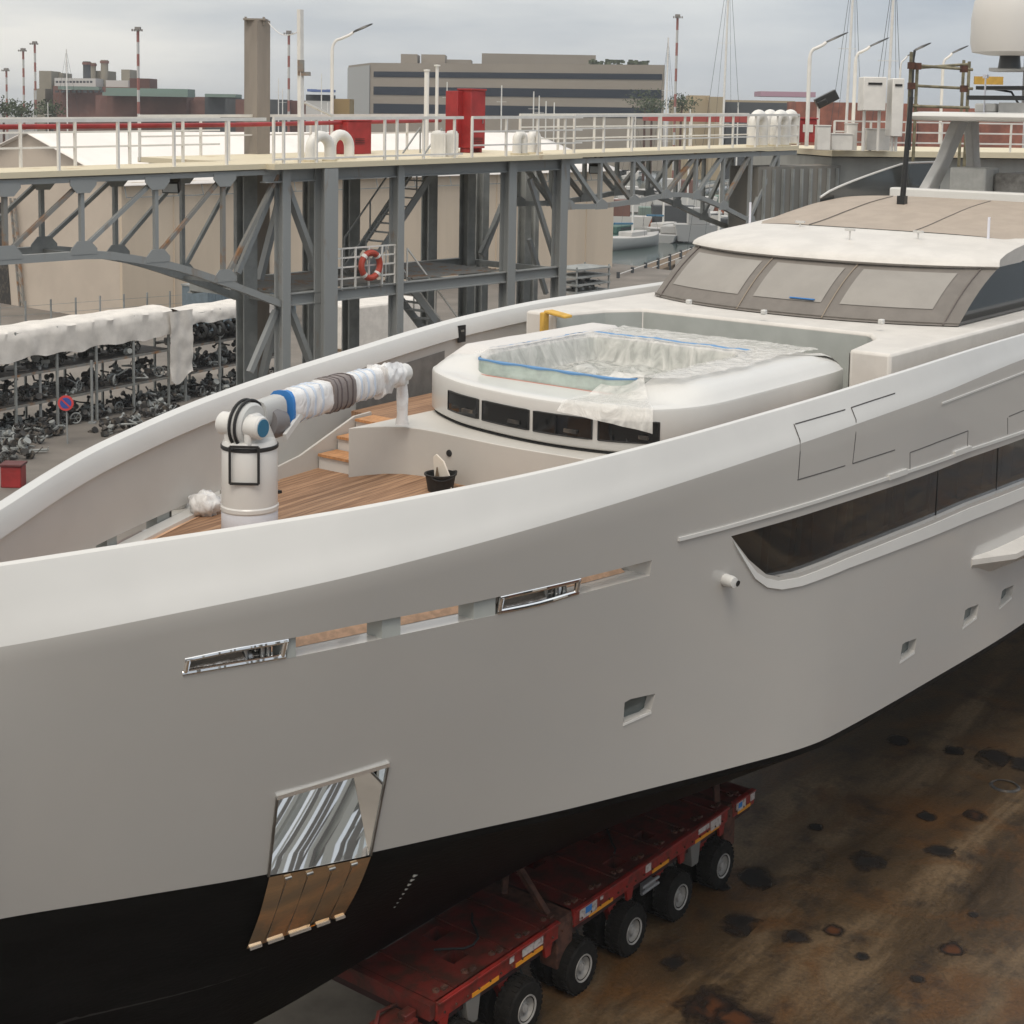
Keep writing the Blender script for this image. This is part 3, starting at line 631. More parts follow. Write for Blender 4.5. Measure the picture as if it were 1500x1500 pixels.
PORTS = [[(915, 1029), (924, 1024), (960, 1016), (954, 1040), (946, 1046), (913, 1058)], [(1322, 944), (1326, 941), (1343, 935), (1340, 953), (1336, 957), (1318, 968)],
         [(1414, 894), (1418, 891), (1434, 885), (1431, 902), (1428, 906), (1410, 918)], [(1468, 866), (1471, 863), (1485, 857), (1482, 873), (1479, 877), (1464, 889)]]
for pp in PORTS: cutters.append(cut_poly(pp, .14)[0])
WIN = [(1071, 785.5), (1140, 766), (1220, 741), (1324, 707), (1416, 672), (1500, 642), (1560, 618), (1560, 686), (1500, 707), (1420, 738), (1320, 780), (1240, 812), (1170, 839), (1141, 845), (1122, 841), (1097, 820)]
c3, WP = cut_poly(WIN, .45); cutters.append(c3)
# anchor pocket
PK = [hit(405, 1167), hit(567, 1119), hit(541, 1253), hit(392, 1283)]
mb = MB(); P = [(p[0], p[1], p[2]) for p in PK]
mb.add([Y(P[0][0], P[0][1]+.3, P[0][2]), Y(P[1][0], P[1][1]+.3, P[1][2]), Y(P[2][0], P[2][1]+.3, P[2][2]), Y(P[3][0], P[3][1]+.3, P[3][2]),
        Y(P[0][0], P[0][1]-.69, P[0][2]), Y(P[1][0], P[1][1]-.69, P[1][2]), Y(P[2][0], P[2][1]-.03, P[2][2]), Y(P[3][0], P[3][1]-.03, P[3][2])],
       [(0, 1, 2, 3), (7, 6, 5, 4), (0, 4, 5, 1), (1, 5, 6, 2), (2, 6, 7, 3), (3, 7, 4, 0)], 1)
cutters.append(mb)
cobs = []
for c in cutters:
    o = c.build('cutter', HM, ang=0); o.matrix_world = YW.copy(); cobs.append(o)
    m = hull.modifiers.new('b', 'BOOLEAN'); m.object = o; m.operation = 'DIFFERENCE'; m.solver = 'EXACT'
bpy.context.view_layer.update()
dg = bpy.context.evaluated_depsgraph_get(); me = bpy.data.meshes.new_from_object(hull.evaluated_get(dg))
for i, nm in enumerate(['hull_bottom', 'hull_topside', 'cap_rail', 'bulwark_lining', 'teak_deck']):
    bm = bmesh.new(); bm.from_mesh(me)
    bmesh.ops.delete(bm, geom=[f for f in bm.faces if f.material_index != i], context='FACES')
    for f in bm.faces: f.smooth = True
    m2 = bpy.data.meshes.new(nm); bm.to_mesh(m2); bm.free()
    for k in HM: m2.materials.append(k)
    m2.set_sharp_from_angle(angle=R(28))
    o = bpy.data.objects.new(nm, m2); COL.objects.link(o); o.parent = yacht
    if nm == 'hull_topside': topside = o
for o in cobs: bpy.data.objects.remove(o)
bpy.data.objects.remove(hull)

# strips that lie on the hull surface
def hull_line(pix, wdt, off, name, m, th=None, parent=None, sub_n=3):
    pts = [hit(*p) for p in pix]; full = []
    for i in range(len(pts)-1):
        for k in range(sub_n): 
            f = k/sub_n; s = pts[i][0]*(1-f)+pts[i+1][0]*f; z = pts[i][2]*(1-f)+pts[i+1][2]*f; full.append((s, z))
    full.append((pts[-1][0], pts[-1][2]))
    mb = MB(); rr = []
    P = [Y(s, Q(s, z)+off, z) for s, z in full]
    for i, p in enumerate(P):
        d = (P[min(i+1, len(P)-1)]-P[max(i-1, 0)]).normalized(); nrm = Vector((0, -1, 0)); u_ = d.cross(nrm).normalized()
        t_ = th or .006
        rr.append([p+u_*wdt/2, p-u_*wdt/2, p-u_*wdt/2-nrm*t_-nrm*off*0, p+u_*wdt/2-nrm*t_])
    mb.loft(rr, True, True); return ybuild(mb, name, m, parent, ang=30)
# hull window glass with a dark interior edge
mb = MB(); n = 40
fu = spline([(p[0], p[2]) for p in WP[0:7]]); lo_pts = sorted([(p[0], p[2]) for p in WP[7:16]]+[(WP[0][0], WP[0][2])]); fl = spline(lo_pts)
sa, sb = WP[0][0], WP[6][0]; rr = []
for i in range(n+1):
    s = sa+(sb-sa)*(i/n)**1.5; zt, zb = fu(s)+.02, fl(s)-.02
    rr.append([Y(s, Q(s, zt+(zb-zt)*j/6)-.10, zt+(zb-zt)*j/6) for j in range(7)])
mb.loft(rr, False); hw = ybuild(mb, 'hull_window', mat('hull_glass', (.003, .003, .003), .015, spec=1.0, coat=.6, alpha=.86), ang=30)
mb = MB()
for k in (.50, .72, .85):
    s = sa+(sb-sa)*k; mb.box(Y(s, Q(s, fl(s)+.3)-.094, (fu(s)+fl(s))/2), (.018, .008, fu(s)-fl(s)))
ybuild(mb, 'window_joint', blacks, hw, ang=0)
r_w = random.Random(8); s = sa+.15  # coloured strips behind the glass imitate reflections in the window
cm_ = [mat('reflection_grey', (.20, .20, .19), .9), mat('reflection_brown', (.16, .05, .03), .5), mat('reflection_dark', (.05, .05, .05), .9), mat('reflection_teal', (.06, .11, .11), .7), mat('reflection_sand', (.20, .14, .10), .9)]
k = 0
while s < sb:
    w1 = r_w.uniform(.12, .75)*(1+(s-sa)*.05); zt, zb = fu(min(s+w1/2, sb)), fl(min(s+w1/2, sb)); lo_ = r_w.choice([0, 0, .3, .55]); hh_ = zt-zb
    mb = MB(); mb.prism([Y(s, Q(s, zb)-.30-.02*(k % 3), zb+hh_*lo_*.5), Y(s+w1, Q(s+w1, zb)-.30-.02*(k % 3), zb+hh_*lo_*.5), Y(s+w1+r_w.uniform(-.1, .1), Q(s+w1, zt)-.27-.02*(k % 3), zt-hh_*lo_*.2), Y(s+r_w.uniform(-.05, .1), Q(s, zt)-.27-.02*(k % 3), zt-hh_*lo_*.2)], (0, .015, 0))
    ybuild(mb, 'reflection_strip', cm_[r_w.randrange(5)], hw, ang=0); s += w1+r_w.uniform(0, .45); k += 1
mb = MB(); rr = []
for i in range(31):
    s = sa+(sb-sa)*i/30; rr.append([Y(s, Q(s, fl(s))-.40, fl(s)-.02), Y(s, Q(s, fu(s))-.40, fu(s)+.02)])
mb.loft(rr, False); ybuild(mb, 'window_backing', black, hw, ang=0)
# pale moulded sill under the window
mb = MB(); rr = []
low = [(1073, 792), (1092, 818), (1108, 838), (1122, 847), (1141, 851), (1170, 846), (1240, 818), (1320, 786), (1420, 744), (1500, 713), (1555, 692)]
low2 = [(1076, 800), (1090, 824), (1104, 847), (1122, 860), (1143, 863), (1172, 858), (1240, 832), (1320, 802), (1420, 762), (1500, 730), (1555, 708)]
hl = [(hit(*p), hit(*p2)) for p, p2 in zip(low, low2)]
for i in range(len(hl)-1):
    for k in range(10 if i > 4 else 4):
        f = k/(10 if i > 4 else 4); a0, a1 = hl[i][0], hl[i+1][0]; c0, c1 = hl[i][1], hl[i+1][1]
        sa_, za = a0[0]*(1-f)+a1[0]*f, a0[2]*(1-f)+a1[2]*f; sc_, zc_ = c0[0]*(1-f)+c1[0]*f, c0[2]*(1-f)+c1[2]*f
        rr.append([Y(sa_, Q(sa_, za)-.10, za+.01), Y(sa_, Q(sa_, za)+.012, za), Y(sc_, Q(sc_, zc_)+.03, zc_), Y(sc_, Q(sc_, zc_)-.02, zc_-.012)])
mb.loft(rr, True, True); ybuild(mb, 'window_sill', white, ang=50)
hull_line([(993, 790), (1060, 773), (1135, 752), (1230, 723), (1324, 692), (1416, 660), (1500, 632), (1555, 612)], .05, .03, 'rubbing_strake', white, .05)
for a, c in (((1300, 699), (1326, 690)), ((1396, 665), (1420, 656))): hull_line([a, c], .09, .045, 'strake_bracket', white, .06)
seam = mat('panel_gap', (.10, .095, .09), .8)
for pl in ([(1165, 621), (1200, 611), (1238, 600)], [(1163, 621), (1172, 645), (1169, 703)], [(1168, 703), (1238, 682)], [(1247, 597), (1280, 586), (1311, 576)], [(1247, 597), (1254, 615), (1249, 679)], [(1249, 679), (1311, 659)],
           [(1333, 663), (1375, 647), (1418, 631)], [(1418, 631), (1417, 655)], [(1333, 663), (1333, 688)], [(1478, 610), (1500, 601), (1540, 585)], [(1476, 612), (1476, 636)]):
    hull_line(pl, .018, .004, 'panel_seam', seam)
hull_line([(1379, 591), (1440, 568), (1500, 545), (1550, 524)], .03, .02, 'rubbing_strake', white, .03)
# side platform (fender shelf) at the right
mb = MB(); rr = []
for a, c in (((1423, 818), (1427, 840)), ((1450, 809), (1456, 833)), ((1500, 786), (1503, 815)), ((1560, 760), (1562, 790))):
    p, p2 = hit(*a), hit(*c); e = 0.02 if a[0] == 1423 else .38
    rr.append([Y(p[0], p[1]-.05, p[2]+.03), Y(p[0]+(.3 if e > .1 else 0), p[1]+e, p[2]-.02), Y(p[0]+(.3 if e > .1 else 0), p[1]+e, p[2]-.12), Y(p[0], p[1]-.05, p2[2]-.05)])
mb.loft(rr, True, True); ybuild(mb, 'side_shelf', warmw, ang=20)
# small camera housing
p = hit(1062, 849); mb = MB(); mb.lathe([(.0, -.02), (.09, 0), (.09, .14), (.075, .19), (.0, .2)], Y(p[0], p[1], p[2]), (-.25, -1, 0), 20); lamp = ybuild(mb, 'hull_camera', white)
mb = MB(); mb.lathe([(.0, 0), (.045, .0), (.045, .012), (0, .014)], Y(p[0]+.02, p[1]+.195, p[2]-.02), (-.1, -1, -.2), 16); ybuild(mb, 'lens', black, lamp)
# portholes: glass in each recess
for pp in PORTS:
    P = [hit(*p) for p in pp]; mb = MB(); mb.add([Y(a[0], a[1]-.125, a[2]) for a in P], [tuple(range(len(P)))]); po = ybuild(mb, 'porthole', mat('porthole_glass', (.10, .115, .11), .15, spec=.6), ang=0)
    P2 = [P[-1], P[-2], P[-3]]; mb = MB(); mb.prism([Y(P[-1][0], P[-1][1]+.004, P[-1][2]-.02), Y(P[-3][0], P[-3][1]+.004, P[-3][2]-.02), Y(P[-3][0], P[-3][1]+.004, P[-3][2]-.055), Y(P[-1][0], P[-1][1]+.004, P[-1][2]-.055)], (0, .02, 0)); ybuild(mb, 'porthole_sill', white, po, ang=0)
# anchor pocket: mirror plate sloping into the hull, bright lip, guard plate on the bottom
mb = MB(); A_, B_, C_, D_ = [Vector((p[0], 0, p[2])) for p in PK]
def pkp(u, v, depth0, depth1):
    t = [PK[0][i]*(1-u)+PK[1][i]*u for i in range(3)]; bt_ = [PK[3][i]*(1-u)+PK[2][i]*u for i in range(3)]
    s, q, z = [t[i]*(1-v)+bt_[i]*v for i in range(3)]; return Y(s, q-(depth0*(1-v)+depth1*v), z)
g = [[pkp(.004+.992*i/8, .004+.996*j/6, .665, .0) for j in range(7)] for i in range(9)]
for i in range(9):
    for j in range(7): g[i][j].y += .0*noise.noise(Vector((i*.9, j*.7, 3)))
mb.loft(g, False); pk = ybuild(mb, 'anchor_pocket', chrome, ang=60)
mb = MB(); mb.bar(pkp(-.01, 0, -.02, 0), pkp(1.01, 0, -.02, 0), .06, .05); ybuild(mb, 'pocket_lip', mat('bright_steel_lip', (.9, .9, .88), .25, .9), pk, ang=0)
for u in (0, 1):
    mb = MB(); mb.bar(pkp(u, 0, -.015, 0), pkp(u, 1, 0, -.015), .03, .03); ybuild(mb, 'pocket_frame', steel, pk, ang=0)
for u in (.003, .997):
    mb = MB(); mb.add([pkp(u, 0, 0, 0), pkp(u, 0, .67, 0), pkp(u, 1, 0, 0)], [(0, 1, 2)]); ybuild(mb, 'pocket_cheek', chrome, pk, ang=0)
# guard plate: follows the flared bottom below the pocket
def botq(s, z):
    zw = Zw(s)-.1; bw = Bw(s); qf = min(Qf(s), bw*.9); t = max(0, min(1, (z-1.5)/(zw-1.5))); return qf+(bw-qf)*t
def hitb(px, py, off=.05):
    d = ray(px, py); ds, dq, dz = d.dot(SU), d.dot(SR), d.z; k = 8.0
    f = lambda k: (SL+dq*k)-botq(ds*k, CAM_H+dz*k)-off
    while k < 60 and f(k) > 0: k += .05
    s, z = ds*k, CAM_H+dz*k; return (s, botq(s, z)+off, z)
G = [hit(392, 1284), hit(541, 1254), hitb(499, 1339), hitb(357, 1388)]
mb = MB(); g = []
for i in range(9):
    u = i/8; row = []
    for j in range(7):
        v = j/6; s, q, z = [(G[0][k]*(1-u)+G[1][k]*u)*(1-v)+(G[3][k]*(1-u)+G[2][k]*u)*v for k in range(3)]
        row.append(Y(s, q+.03+.006*noise.noise(Vector((i*.6, j*.5, 9)))+.03*math.sin(v*math.pi), z))
    g.append(row)
mb.loft(g, False); gp = ybuild(mb, 'guard_plate', mat('guard_steel', (.90, .66, .43), .035, 1.), ang=60)  # orange floor reflection put into the steel's colour
def gpp(u, v): 
    s, q, z = [(G[0][k]*(1-u)+G[1][k]*u)*(1-v)+(G[3][k]*(1-u)+G[2][k]*u)*v for k in range(3)]; return Y(s, q+.05+.03*math.sin(v*math.pi), z)
for u in (.18, .39, .61, .83):
    mb = MB(); mb.tube([gpp(u-.03, .06), gpp(u+.03, .05)], .022, 10); ybuild(mb, 'guard_bolt', steel, gp)
mb = MB(); 
for u0, u1 in ((0.02, .14), (.2, .36), (.42, .64), (.7, .84), (.9, 1)): mb.bar(gpp(u0, 1.0), gpp(u1, 1.0), .035, .035)
ybuild(mb, 'guard_edge', mat('bright_steel_lip', (.9, .9, .88), .25, .9), gp, ang=0)
mb = MB()
for u in (.17, .38, .62, .82): mb.bar(gpp(u, .1), gpp(u, .97), .006, .006)
ybuild(mb, 'guard_seam', blacks, gp, ang=0)
mb = MB(); rr = []
for i in range(40):
    s_ = 9.8+11*i/39; z_ = 2.55+.0*i; q_ = botq(s_, z_); rr.append([Y(s_, q_+.012, z_), Y(s_, q_+.012, z_-.035), Y(s_, q_-.02, z_-.04)])
mb.loft(rr, False); ybuild(mb, 'bottom_seam', mat('seam_sheen', (.012, .011, .010), .35), ang=40)
# draught marks on the bottom
mb = MB()
for k in range(8):
    p = hitb(608-4.1*k, 1281+6.4*k, .02); a = Y(*p); mb.box(a, (.09, .02, .035)); mb.box(a+Vector((.04, 0, .03)), (.02, .02, .03))
ybuild(mb, 'draught_mark', mat('pale_mark', (.4, .38, .34), .6), ang=0)

# fairleads and blocks in the mooring slot, on both sides
def slot_box(px0, px1, name, side=1):
    s0, s1 = hit(px0, 950-(px0-300)*.2)[0], hit(px1, 950-(px1-300)*.2)[0]; return s0, s1
s0_, s1_, ft, fb = SLOT
def slot_piece(sa_, sb_, side, kind):
    n = 6; rr = []; ro = []
    if kind == 'fairlead':
        mb = MB()      # rounded chrome frame
        for zf, in ((0,), (1,)):
            pts = []
            for i in range(n+1):
                s = sa_+(sb_-sa_)*i/n; z = fb(s)*(1-zf)+ft(s)*zf+(.028 if zf == 0 else -.028); pts.append(Y(s, side*(Q(s, z)-.02), z))
            mb.tube(pts, .036, 10)
        for s in (sa_+.03, sb_-.03):
            mb.tube([Y(s, side*(Q(s, fb(s))-.02), fb(s)+.02), Y(s, side*(Q(s, ft(s))-.02), ft(s)-.02)], .038, 10)
        o = ybuild(mb, 'fairlead', chrome)
        mb = MB(); rr = []
        for i in range(n+1):
            s = sa_+(sb_-sa_)*i/n; q = Q(s, (fb(s)+ft(s))/2); rr.append([Y(s, side*(q-.30), fb(s)+.002), Y(s, side*(q-.30), ft(s)-.002)])
        mb.loft(rr, False); ybuild(mb, 'back_plate', chrome, o)
        sm = sa_+(sb_-sa_)*.66
        for ds in (0, .18, .5):
            s = min(sm+ds, sb_-.12); mb = MB(); q = Q(s, (fb(s)+ft(s))/2)-.14; mb.lathe([(.05, 0), (.035, .05), (.035, .16), (.05, .21)], Y(s, side*q, fb(s)+.01), n=14); ybuild(mb, 'roller', steel, o)
        mb = MB(); rr = []
        for i in range(n+1):
            s = sa_+(sm-.1-sa_)*i/n+.05; q = Q(s, (fb(s)+ft(s))/2); rr.append([Y(s, side*(q-.02), fb(s)+.035), Y(s, side*(q-.12), fb(s)+.13), Y(s, side*(q-.24), ft(s)-.03)])
        mb.loft(rr, False); ybuild(mb, 'throat', mat('throat_steel', (.72, .69, .65), .25, 1., bump=.5, bscale=9), o)
    else:
        rr = []
        for i in range(3):
            s = sa_+(sb_-sa_)*i/2; q = Q(s, (fb(s)+ft(s))/2); rr.append([Y(s, side*(q-.03), ft(s)+.005), Y(s, side*(q-.03), fb(s)-.005), Y(s, side*(q-.28), fb(s)-.005), Y(s, side*(q-.28), ft(s)+.005)])
        mb = MB(); mb.loft(rr, True, True); ybuild(mb, 'slot_block', grgrn, ang=0)
def sp(px): return min([s0_+(s1_-s0_)*k/400 for k in range(401)], key=lambda s: abs(hitpx(s)-px))
def hitpx(s):
    z = (ft(s)+fb(s))/2; v = S(s, Q(s, z), z)-CO; d = v.dot(_f); x = (v.dot(rt)/d); return 750+F_PX*x
for side in (1, -1):
    slot_piece(sp(270), sp(422), side, 'fairlead'); slot_piece(sp(423), sp(436), side, 'block'); slot_piece(sp(562), sp(590), side, 'block')
    slot_piece(sp(697), sp(728), side, 'block'); slot_piece(sp(731), sp(850), side, 'fairlead')
# white margin board along the bulwark inside, both sides
for side in (1, -1):
    mb = MB(); rr = []
    for i in range(60):
        s = 10.2+15.6*i/59; z = Zd(s); q = Q(s, z)-.30; rr.append([Y(s, side*q, z-.02), Y(s, side*q, z+.045), Y(s, side*(q-.26), z+.045), Y(s, side*(q-.26), z-.02)])
    mb.loft(rr, True, True); (ybuild(mb, 'margin_board', white, ang=20) if side < 0 else None)
    mb = MB(); rr = []
    for i in range(50):
        s = s0_+.1+(s1_-s0_-.2)*i/49; q = Q(s, (fb(s)+ft(s))/2); rr.append([Y(s, side*(q-.33), fb(s)+.004), Y(s, side*(q-.50), (fb(s)+Zd(s))/2+.03), Y(s, side*(q-.66), Zd(s)+.014)])
    mb.loft(rr, False); ybuild(mb, 'deck_edge', mat('lit_teak', (.60, .37, .23), .6, var=.15, scale=8), ang=0)  # teak edge brightened in colour and sloped to look lit through the slot
    # stiffening ribs, recess panels and vents on the inside of the bulwark
    for s in (()):
        mb = MB(); mb.prism([Y(s, side*(Q(s, 8)-.30), Zd(s)), Y(s, side*(Q(s, 8)-.62), Zd(s)), Y(s, side*(Q(s, 8)-.34), Zc(s)-.45), Y(s, side*(Q(s, 8)-.30), Zc(s)-.45)], (.08, 0, 0)); ybuild(mb, 'bulwark_rib', bulin, ang=0)
def inq(s, z):
    a, b_ = min(Bc(s)-.14, Q(s, Zc(s)-.7)-.30), Q(s, Zd(s))-.32; z1 = Zc(s)-.46; return b_+(a-b_)*(z-Zd(s))/(z1-Zd(s))
def sfar(px):
    def X(s):
        v = YW @ Y(s, -(Bc(s)-.2), Zc(s)-.4)-CO; return 750+F_PX*v.dot(rt)/v.dot(_f)
    return min([12+.05*k for k in range(500)], key=lambda s: abs(X(s)-px))
for xa, xb in ((431, 463), (466, 499)):
    for k in range(4):
        sA, sB = sfar(xa), sfar(xb); z0 = Zc(sA)-.52-.085*k; mb = MB(); mb.bar(Y(sA, -(inq(sA, z0)-.01), z0), Y(sB, -(inq(sB, z0+.05)-.01), z0+.05), .05, .03); ybuild(mb, 'vent_slat', white, ang=0)
for xa, xb in ((526, 585), (597, 655)):
    sA, sB = sfar(xa), sfar(xb); mb = MB(); rr = []
    for i in range(5):
        s = sA+(sB-sA)*i/4; rr.append([*[Y(s, -(inq(s, z_)-.012), z_) for z_ in (Zc(s)-.56, 8.3, 7.95, 7.6)]])
    mb.loft(rr, False); lk_ = ybuild(mb, 'bulwark_locker', mat('locker_grey', (.19, .182, .17), .6, var=.1), ang=20)
for px, h_ in ((675, .34), (778, .2)):
    s = sfar(px); z = Zc(s)-.30; mb = MB(); mb.box(Y(s, -(Bc(s)-.215), z), (.22, .03, h_)); so1 = ybuild(mb, 'rail_socket', black, ang=0)
    mb = MB(); mb.box(Y(s, -(Bc(s)-.235), z+.06), (.10, .012, .04)); ybuild(mb, 'socket_plate', steel, so1, ang=0)

# tub (forward sunpad block with a plunge pool)
TQ = .03
OUT = [(22.4, -2.85), (20.9, -2.80), (20.2, -2.45), (19.6, -1.45), (19.36, -.6), (19.24, .3), (19.26, 1.1), (19.45, 1.95), (19.85, 2.5), (20.7, 2.84), (22.2, 2.9), (24, 2.9), (25.25, 2.86), (25.52, 2.6), (25.6, 1.2), (25.6, -1.2), (25.52, -2.5), (25.2, -2.8), (23.8, -2.86)]
def outl(grow=0., n=120, dz=0):
    """smooth closed plan outline of the sunpad block, grown outwards by grow"""
    m = len(OUT); P = []
    for k in range(n):
        t = k/n*m; i = int(t); f = t-i; a, b_, c, d = [Vector(OUT[(i+j) % m]) for j in (-1, 0, 1, 2)]
        v = .5*((2*b_)+(c-a)*f+(2*a-5*b_+4*c-d)*f*f+(3*b_-a-3*c+d)*f**3); tg = .5*((c-a)+2*(2*a-5*b_+4*c-d)*f+3*(3*b_-a-3*c+d)*f*f); tg.normalize()
        P.append((v.x-tg.y*grow*-1*-1, v.y+tg.x*grow*-1*-1) if False else (v.x-tg.y*grow, v.y+tg.x*grow))
    return P
_o = outl(.3); _b = outl(0)
SG = 1 if min(p[0] for p in _o) < min(p[0] for p in _b) else -1
def OL(g, n=120): return outl(SG*g, n)
PC = (22.05, .03)
def inner(n=120, hs=1.86, hq=1.68, e=9.0):
    P = []
    for (s, q) in OL(0, n):
        c, s_ = (s-PC[0]), (q-PC[1])*1.0; c, s_ = c/3.2, s_/2.85; r_ = (abs(c)**e+abs(s_)**e)**(-1/e)*1.0; P.append((PC[0]+c*r_*hs, PC[1]+s_*r_*hq))
    return P
def ringz(P, z): return [Y(s, q, z(s, q) if callable(z) else z) for s, q in P]
ZT = 8.92
def fr(s): return min(1, max(0, (s-20.15)/.7))          # 0 at the nose ledge, 1 on the raised shoulders
def lerpr(A, B_, f): return [(a[0]*(1-f)+b_[0]*f, a[1]*(1-f)+b_[1]*f) for a, b_ in zip(A, B_)]
tub = MB(); IN = inner()
def zs(h): return lambda s, q: ZT+.02+(h-.02)*fr(s)**1.0
rg = [ringz(OL(-.10), 8.20), ringz(OL(-.02), 8.235), ringz(OL(0), 8.26), ringz(OL(0), ZT-.05), ringz(OL(-.012), ZT-.015), ringz(OL(-.04), ZT),
      ringz(OL(-.12), zs(.10)), ringz(OL(-.24), zs(.185)), ringz(OL(-.42), zs(.24)), ringz(lerpr(OL(-.42), IN, .6), zs(.27)), ringz(IN, zs(.28))]
tub.loft(rg, True, False); o = ybuild(tub, 'sunpad_block', white, ang=40)
bs_ = MB(); bs_.loft([ringz(IN, zs(.275)), ringz([(s+(PC[0]-s)*.02, q*.98) for s, q in IN], 8.40), ringz([(PC[0]+(s-PC[0])*.5, q*.5) for s, q in IN], 8.38)], True, False); bs_.f.append(tuple(range(240, 360))); bs_.m.append(0); ybuild(bs_, 'pool_basin', mat('basin_grey', (.33, .37, .34), .4, var=.08), ang=40)
# glass front wall of the pool
gi = sorted([p for p in inner(480) if p[0] < 20.6 and -1.62 < p[1] < 1.66], key=lambda p: p[1])
mb = MB(); mb.loft([[Y(s, q, ZT+.02), Y(s, q, 9.20)] for s, q in gi], False); pgl = ybuild(mb, 'pool_glass', mat('pool_glass', (.42, .50, .45), .12, alpha=.80, spec=.6, var=.12, scale=3), ang=60)
mb = MB(); mb.tube([Y(s-.02, q, ZT+.03) for s, q in gi], .014, 6); ybuild(mb, 'glass_seal', mat('seal_pink', (.45, .20, .16), .7), pgl)
# windows in the nose of the block
base = OL(0, 480)
def tubpt(k, z, off=0.0):
    s, q = base[k % 480]; s2, q2 = base[(k+1) % 480]; t = Vector((s2-s, q2-q)).normalized(); nrm = Vector((t.y, -t.x))
    return Y(s+nrm.x*off, q+nrm.y*off, z)
front = [k for k in range(480) if base[k][0] < 20.6]
ks = sorted(front, key=lambda k: base[k][1])      # from the far side to the near side
def tubx(k):
    v = YW @ Y(base[k][0], base[k][1], 8.6); v = v-CO; d = v.dot(_f); return 750+F_PX*v.dot(rt)/d
def kpx(px): return min(front, key=lambda k: abs(tubx(k)-px))
wins = [(657, 701), (707, 775), (783, 868), (877, 965)]
_t1, _t2 = tubpt(60, 8.5, 0), tubpt(60, 8.5, .1)
kc_ = min(front, key=lambda k: base[k][0]); WO = .012 if tubpt(kc_, 8, .1).x < tubpt(kc_, 8, 0).x else -.012
for a, c in wins:
    ka, kc = kpx(a), kpx(c); lo_, hi_ = min(ka, kc), max(ka, kc); mb = MB(); rr = []
    n = 14
    for i in range(n+1):
        k = lo_+(hi_-lo_)*i/n; kk = int(round(k)); rr.append([tubpt(kk, 8.39, WO), tubpt(kk, 8.71, WO)])
    mb.loft(rr, False); wo = ybuild(mb, 'nose_window', glassb, ang=40)
    mb = MB(); 
    pts = [p[0] for p in rr]+[p[1] for p in rr[::-1]]; mb.tube(pts+[pts[0]], .014, 6); ybuild(mb, 'window_frame', black, wo)
    mb = MB(); kk = int(lo_+(hi_-lo_)*.7); mb.box((tubpt(kk, 8.48, WO*1.6)), (.05, .24, .06)); ybuild(mb, 'inside_gear', clutter, wo, ang=0)
# plinth under the block and the steps beside it
pl = MB(); ZP = 8.17
poly = [(18.15, -2.50), (18.42, -2.36), (18.68, -2.16), (18.84, -1.9), (18.92, -1.6), (18.92, -1.2), (18.88, -.6), (18.84, 0), (18.84, .6), (18.88, 1.2), (18.92, 1.7), (18.8, 2.1), (18.5, 2.4), (18.2, 2.55), (26.6, 2.55), (26.6, -2.5)]
pl.prism([Y(s, q, 7.1) for s, q in poly], (0, 0, ZP-7.1)); ybuild(pl, 'plinth', bulin, bevel=.012, ang=35)
mb = MB(); rr = []
mb.loft([ringz(OL(-.05), ZP+.004), ringz(OL(-.05), ZP+.03), ringz(OL(-.2), ZP+.03)], True); ybuild(mb, 'gasket', black)
mb = MB(); mb.lathe([(0, 0), (.07, 0), (.05, .05), (0, .05)], Y(18.93, -.95, 7.86), (-1, 0, 0), 14); ybuild(mb, 'step_light', black)
for k in range(3):
    z = 7.60+.235*k; s = 18.28+.45*k; s2 = s+.45
    mb = MB(); mb.prism([Y(s+.02, -2.51, 7.1), Y(s2+.03, -2.51, 7.1), Y(s2+.03, -3.33, 7.1), Y(s+.02, -3.33, 7.1)], (0, 0, z-7.1-.045)); st = ybuild(mb, 'step', white, ang=0)
    mb = MB(); mb.prism([Y(s-.02, -2.52, z-.045), Y(s2-.01, -2.52, z-.045), Y(s2-.01, -3.32, z-.045), Y(s-.02, -3.32, z-.045)], (0, 0, .045)); ybuild(mb, 'tread', mat('oiled_teak', (.46, .23, .10), .5, var=.2, scale=6, stretch=(1, 6, 1)), st, ang=0)
mb = MB(); mb.prism([Y(19.62, -2.52, 7.1), Y(26, -2.52, 7.1), Y(26, -4.2, 7.1), Y(19.62, -3.85, 7.1)], (0, 0, .97)); ybuild(mb, 'side_deck', teak, ang=0)
mb = MB(); mb.prism([Y(17.3, -3.36, 7.1), Y(19.62, -3.36, 7.1), Y(19.62, -3.36, 8.12), Y(19.2, -3.36, 8.10), Y(17.9, -3.36, 7.62), Y(17.3, -3.36, 7.5)], (0, .05, 0)); ybuild(mb, 'step_wing', bulin, ang=0)
# coachroof with side coamings
ch = MB(); ZR = 9.38
poly = [(24.75, 3.25), (24.75, 4.02), (46, 4.02), (46, -4.02), (24.9, -4.02), (24.9, -3.25), (26.2, -2.95), (26.9, -2.45), (26.95, 2.6), (26.3, 3.0)]
ch.prism([Y(s, q, 7.3) for s, q in poly], (0, 0, ZR-7.3)); ybuild(ch, 'coachroof', warmw, bevel=.06, ang=30)
mb = MB()
rr = []
wallp = [(24.78, 3.235), (26.3, 2.985), (26.94, 2.585), (26.89, -2.45), (26.19, -2.935), (24.92, -3.235)]
for s, q in wallp: rr.append([Y(s-.004, q, 7.4), Y(s-.004, q, ZR-.07)])
mb.loft(rr, False); ybuild(mb, 'cockpit_wall', grgrn, ang=10)
mb = MB(); mb.box(Y(30.2, 4.03, 9.05), (.55, .02, .02)); mb.box(Y(30.2, 4.03, 8.98), (.55, .02, .02)); mb.box(Y(30.2, 4.03, 8.91), (.55, .02, .02)); ybuild(mb, 'side_vent', seam, ang=0)
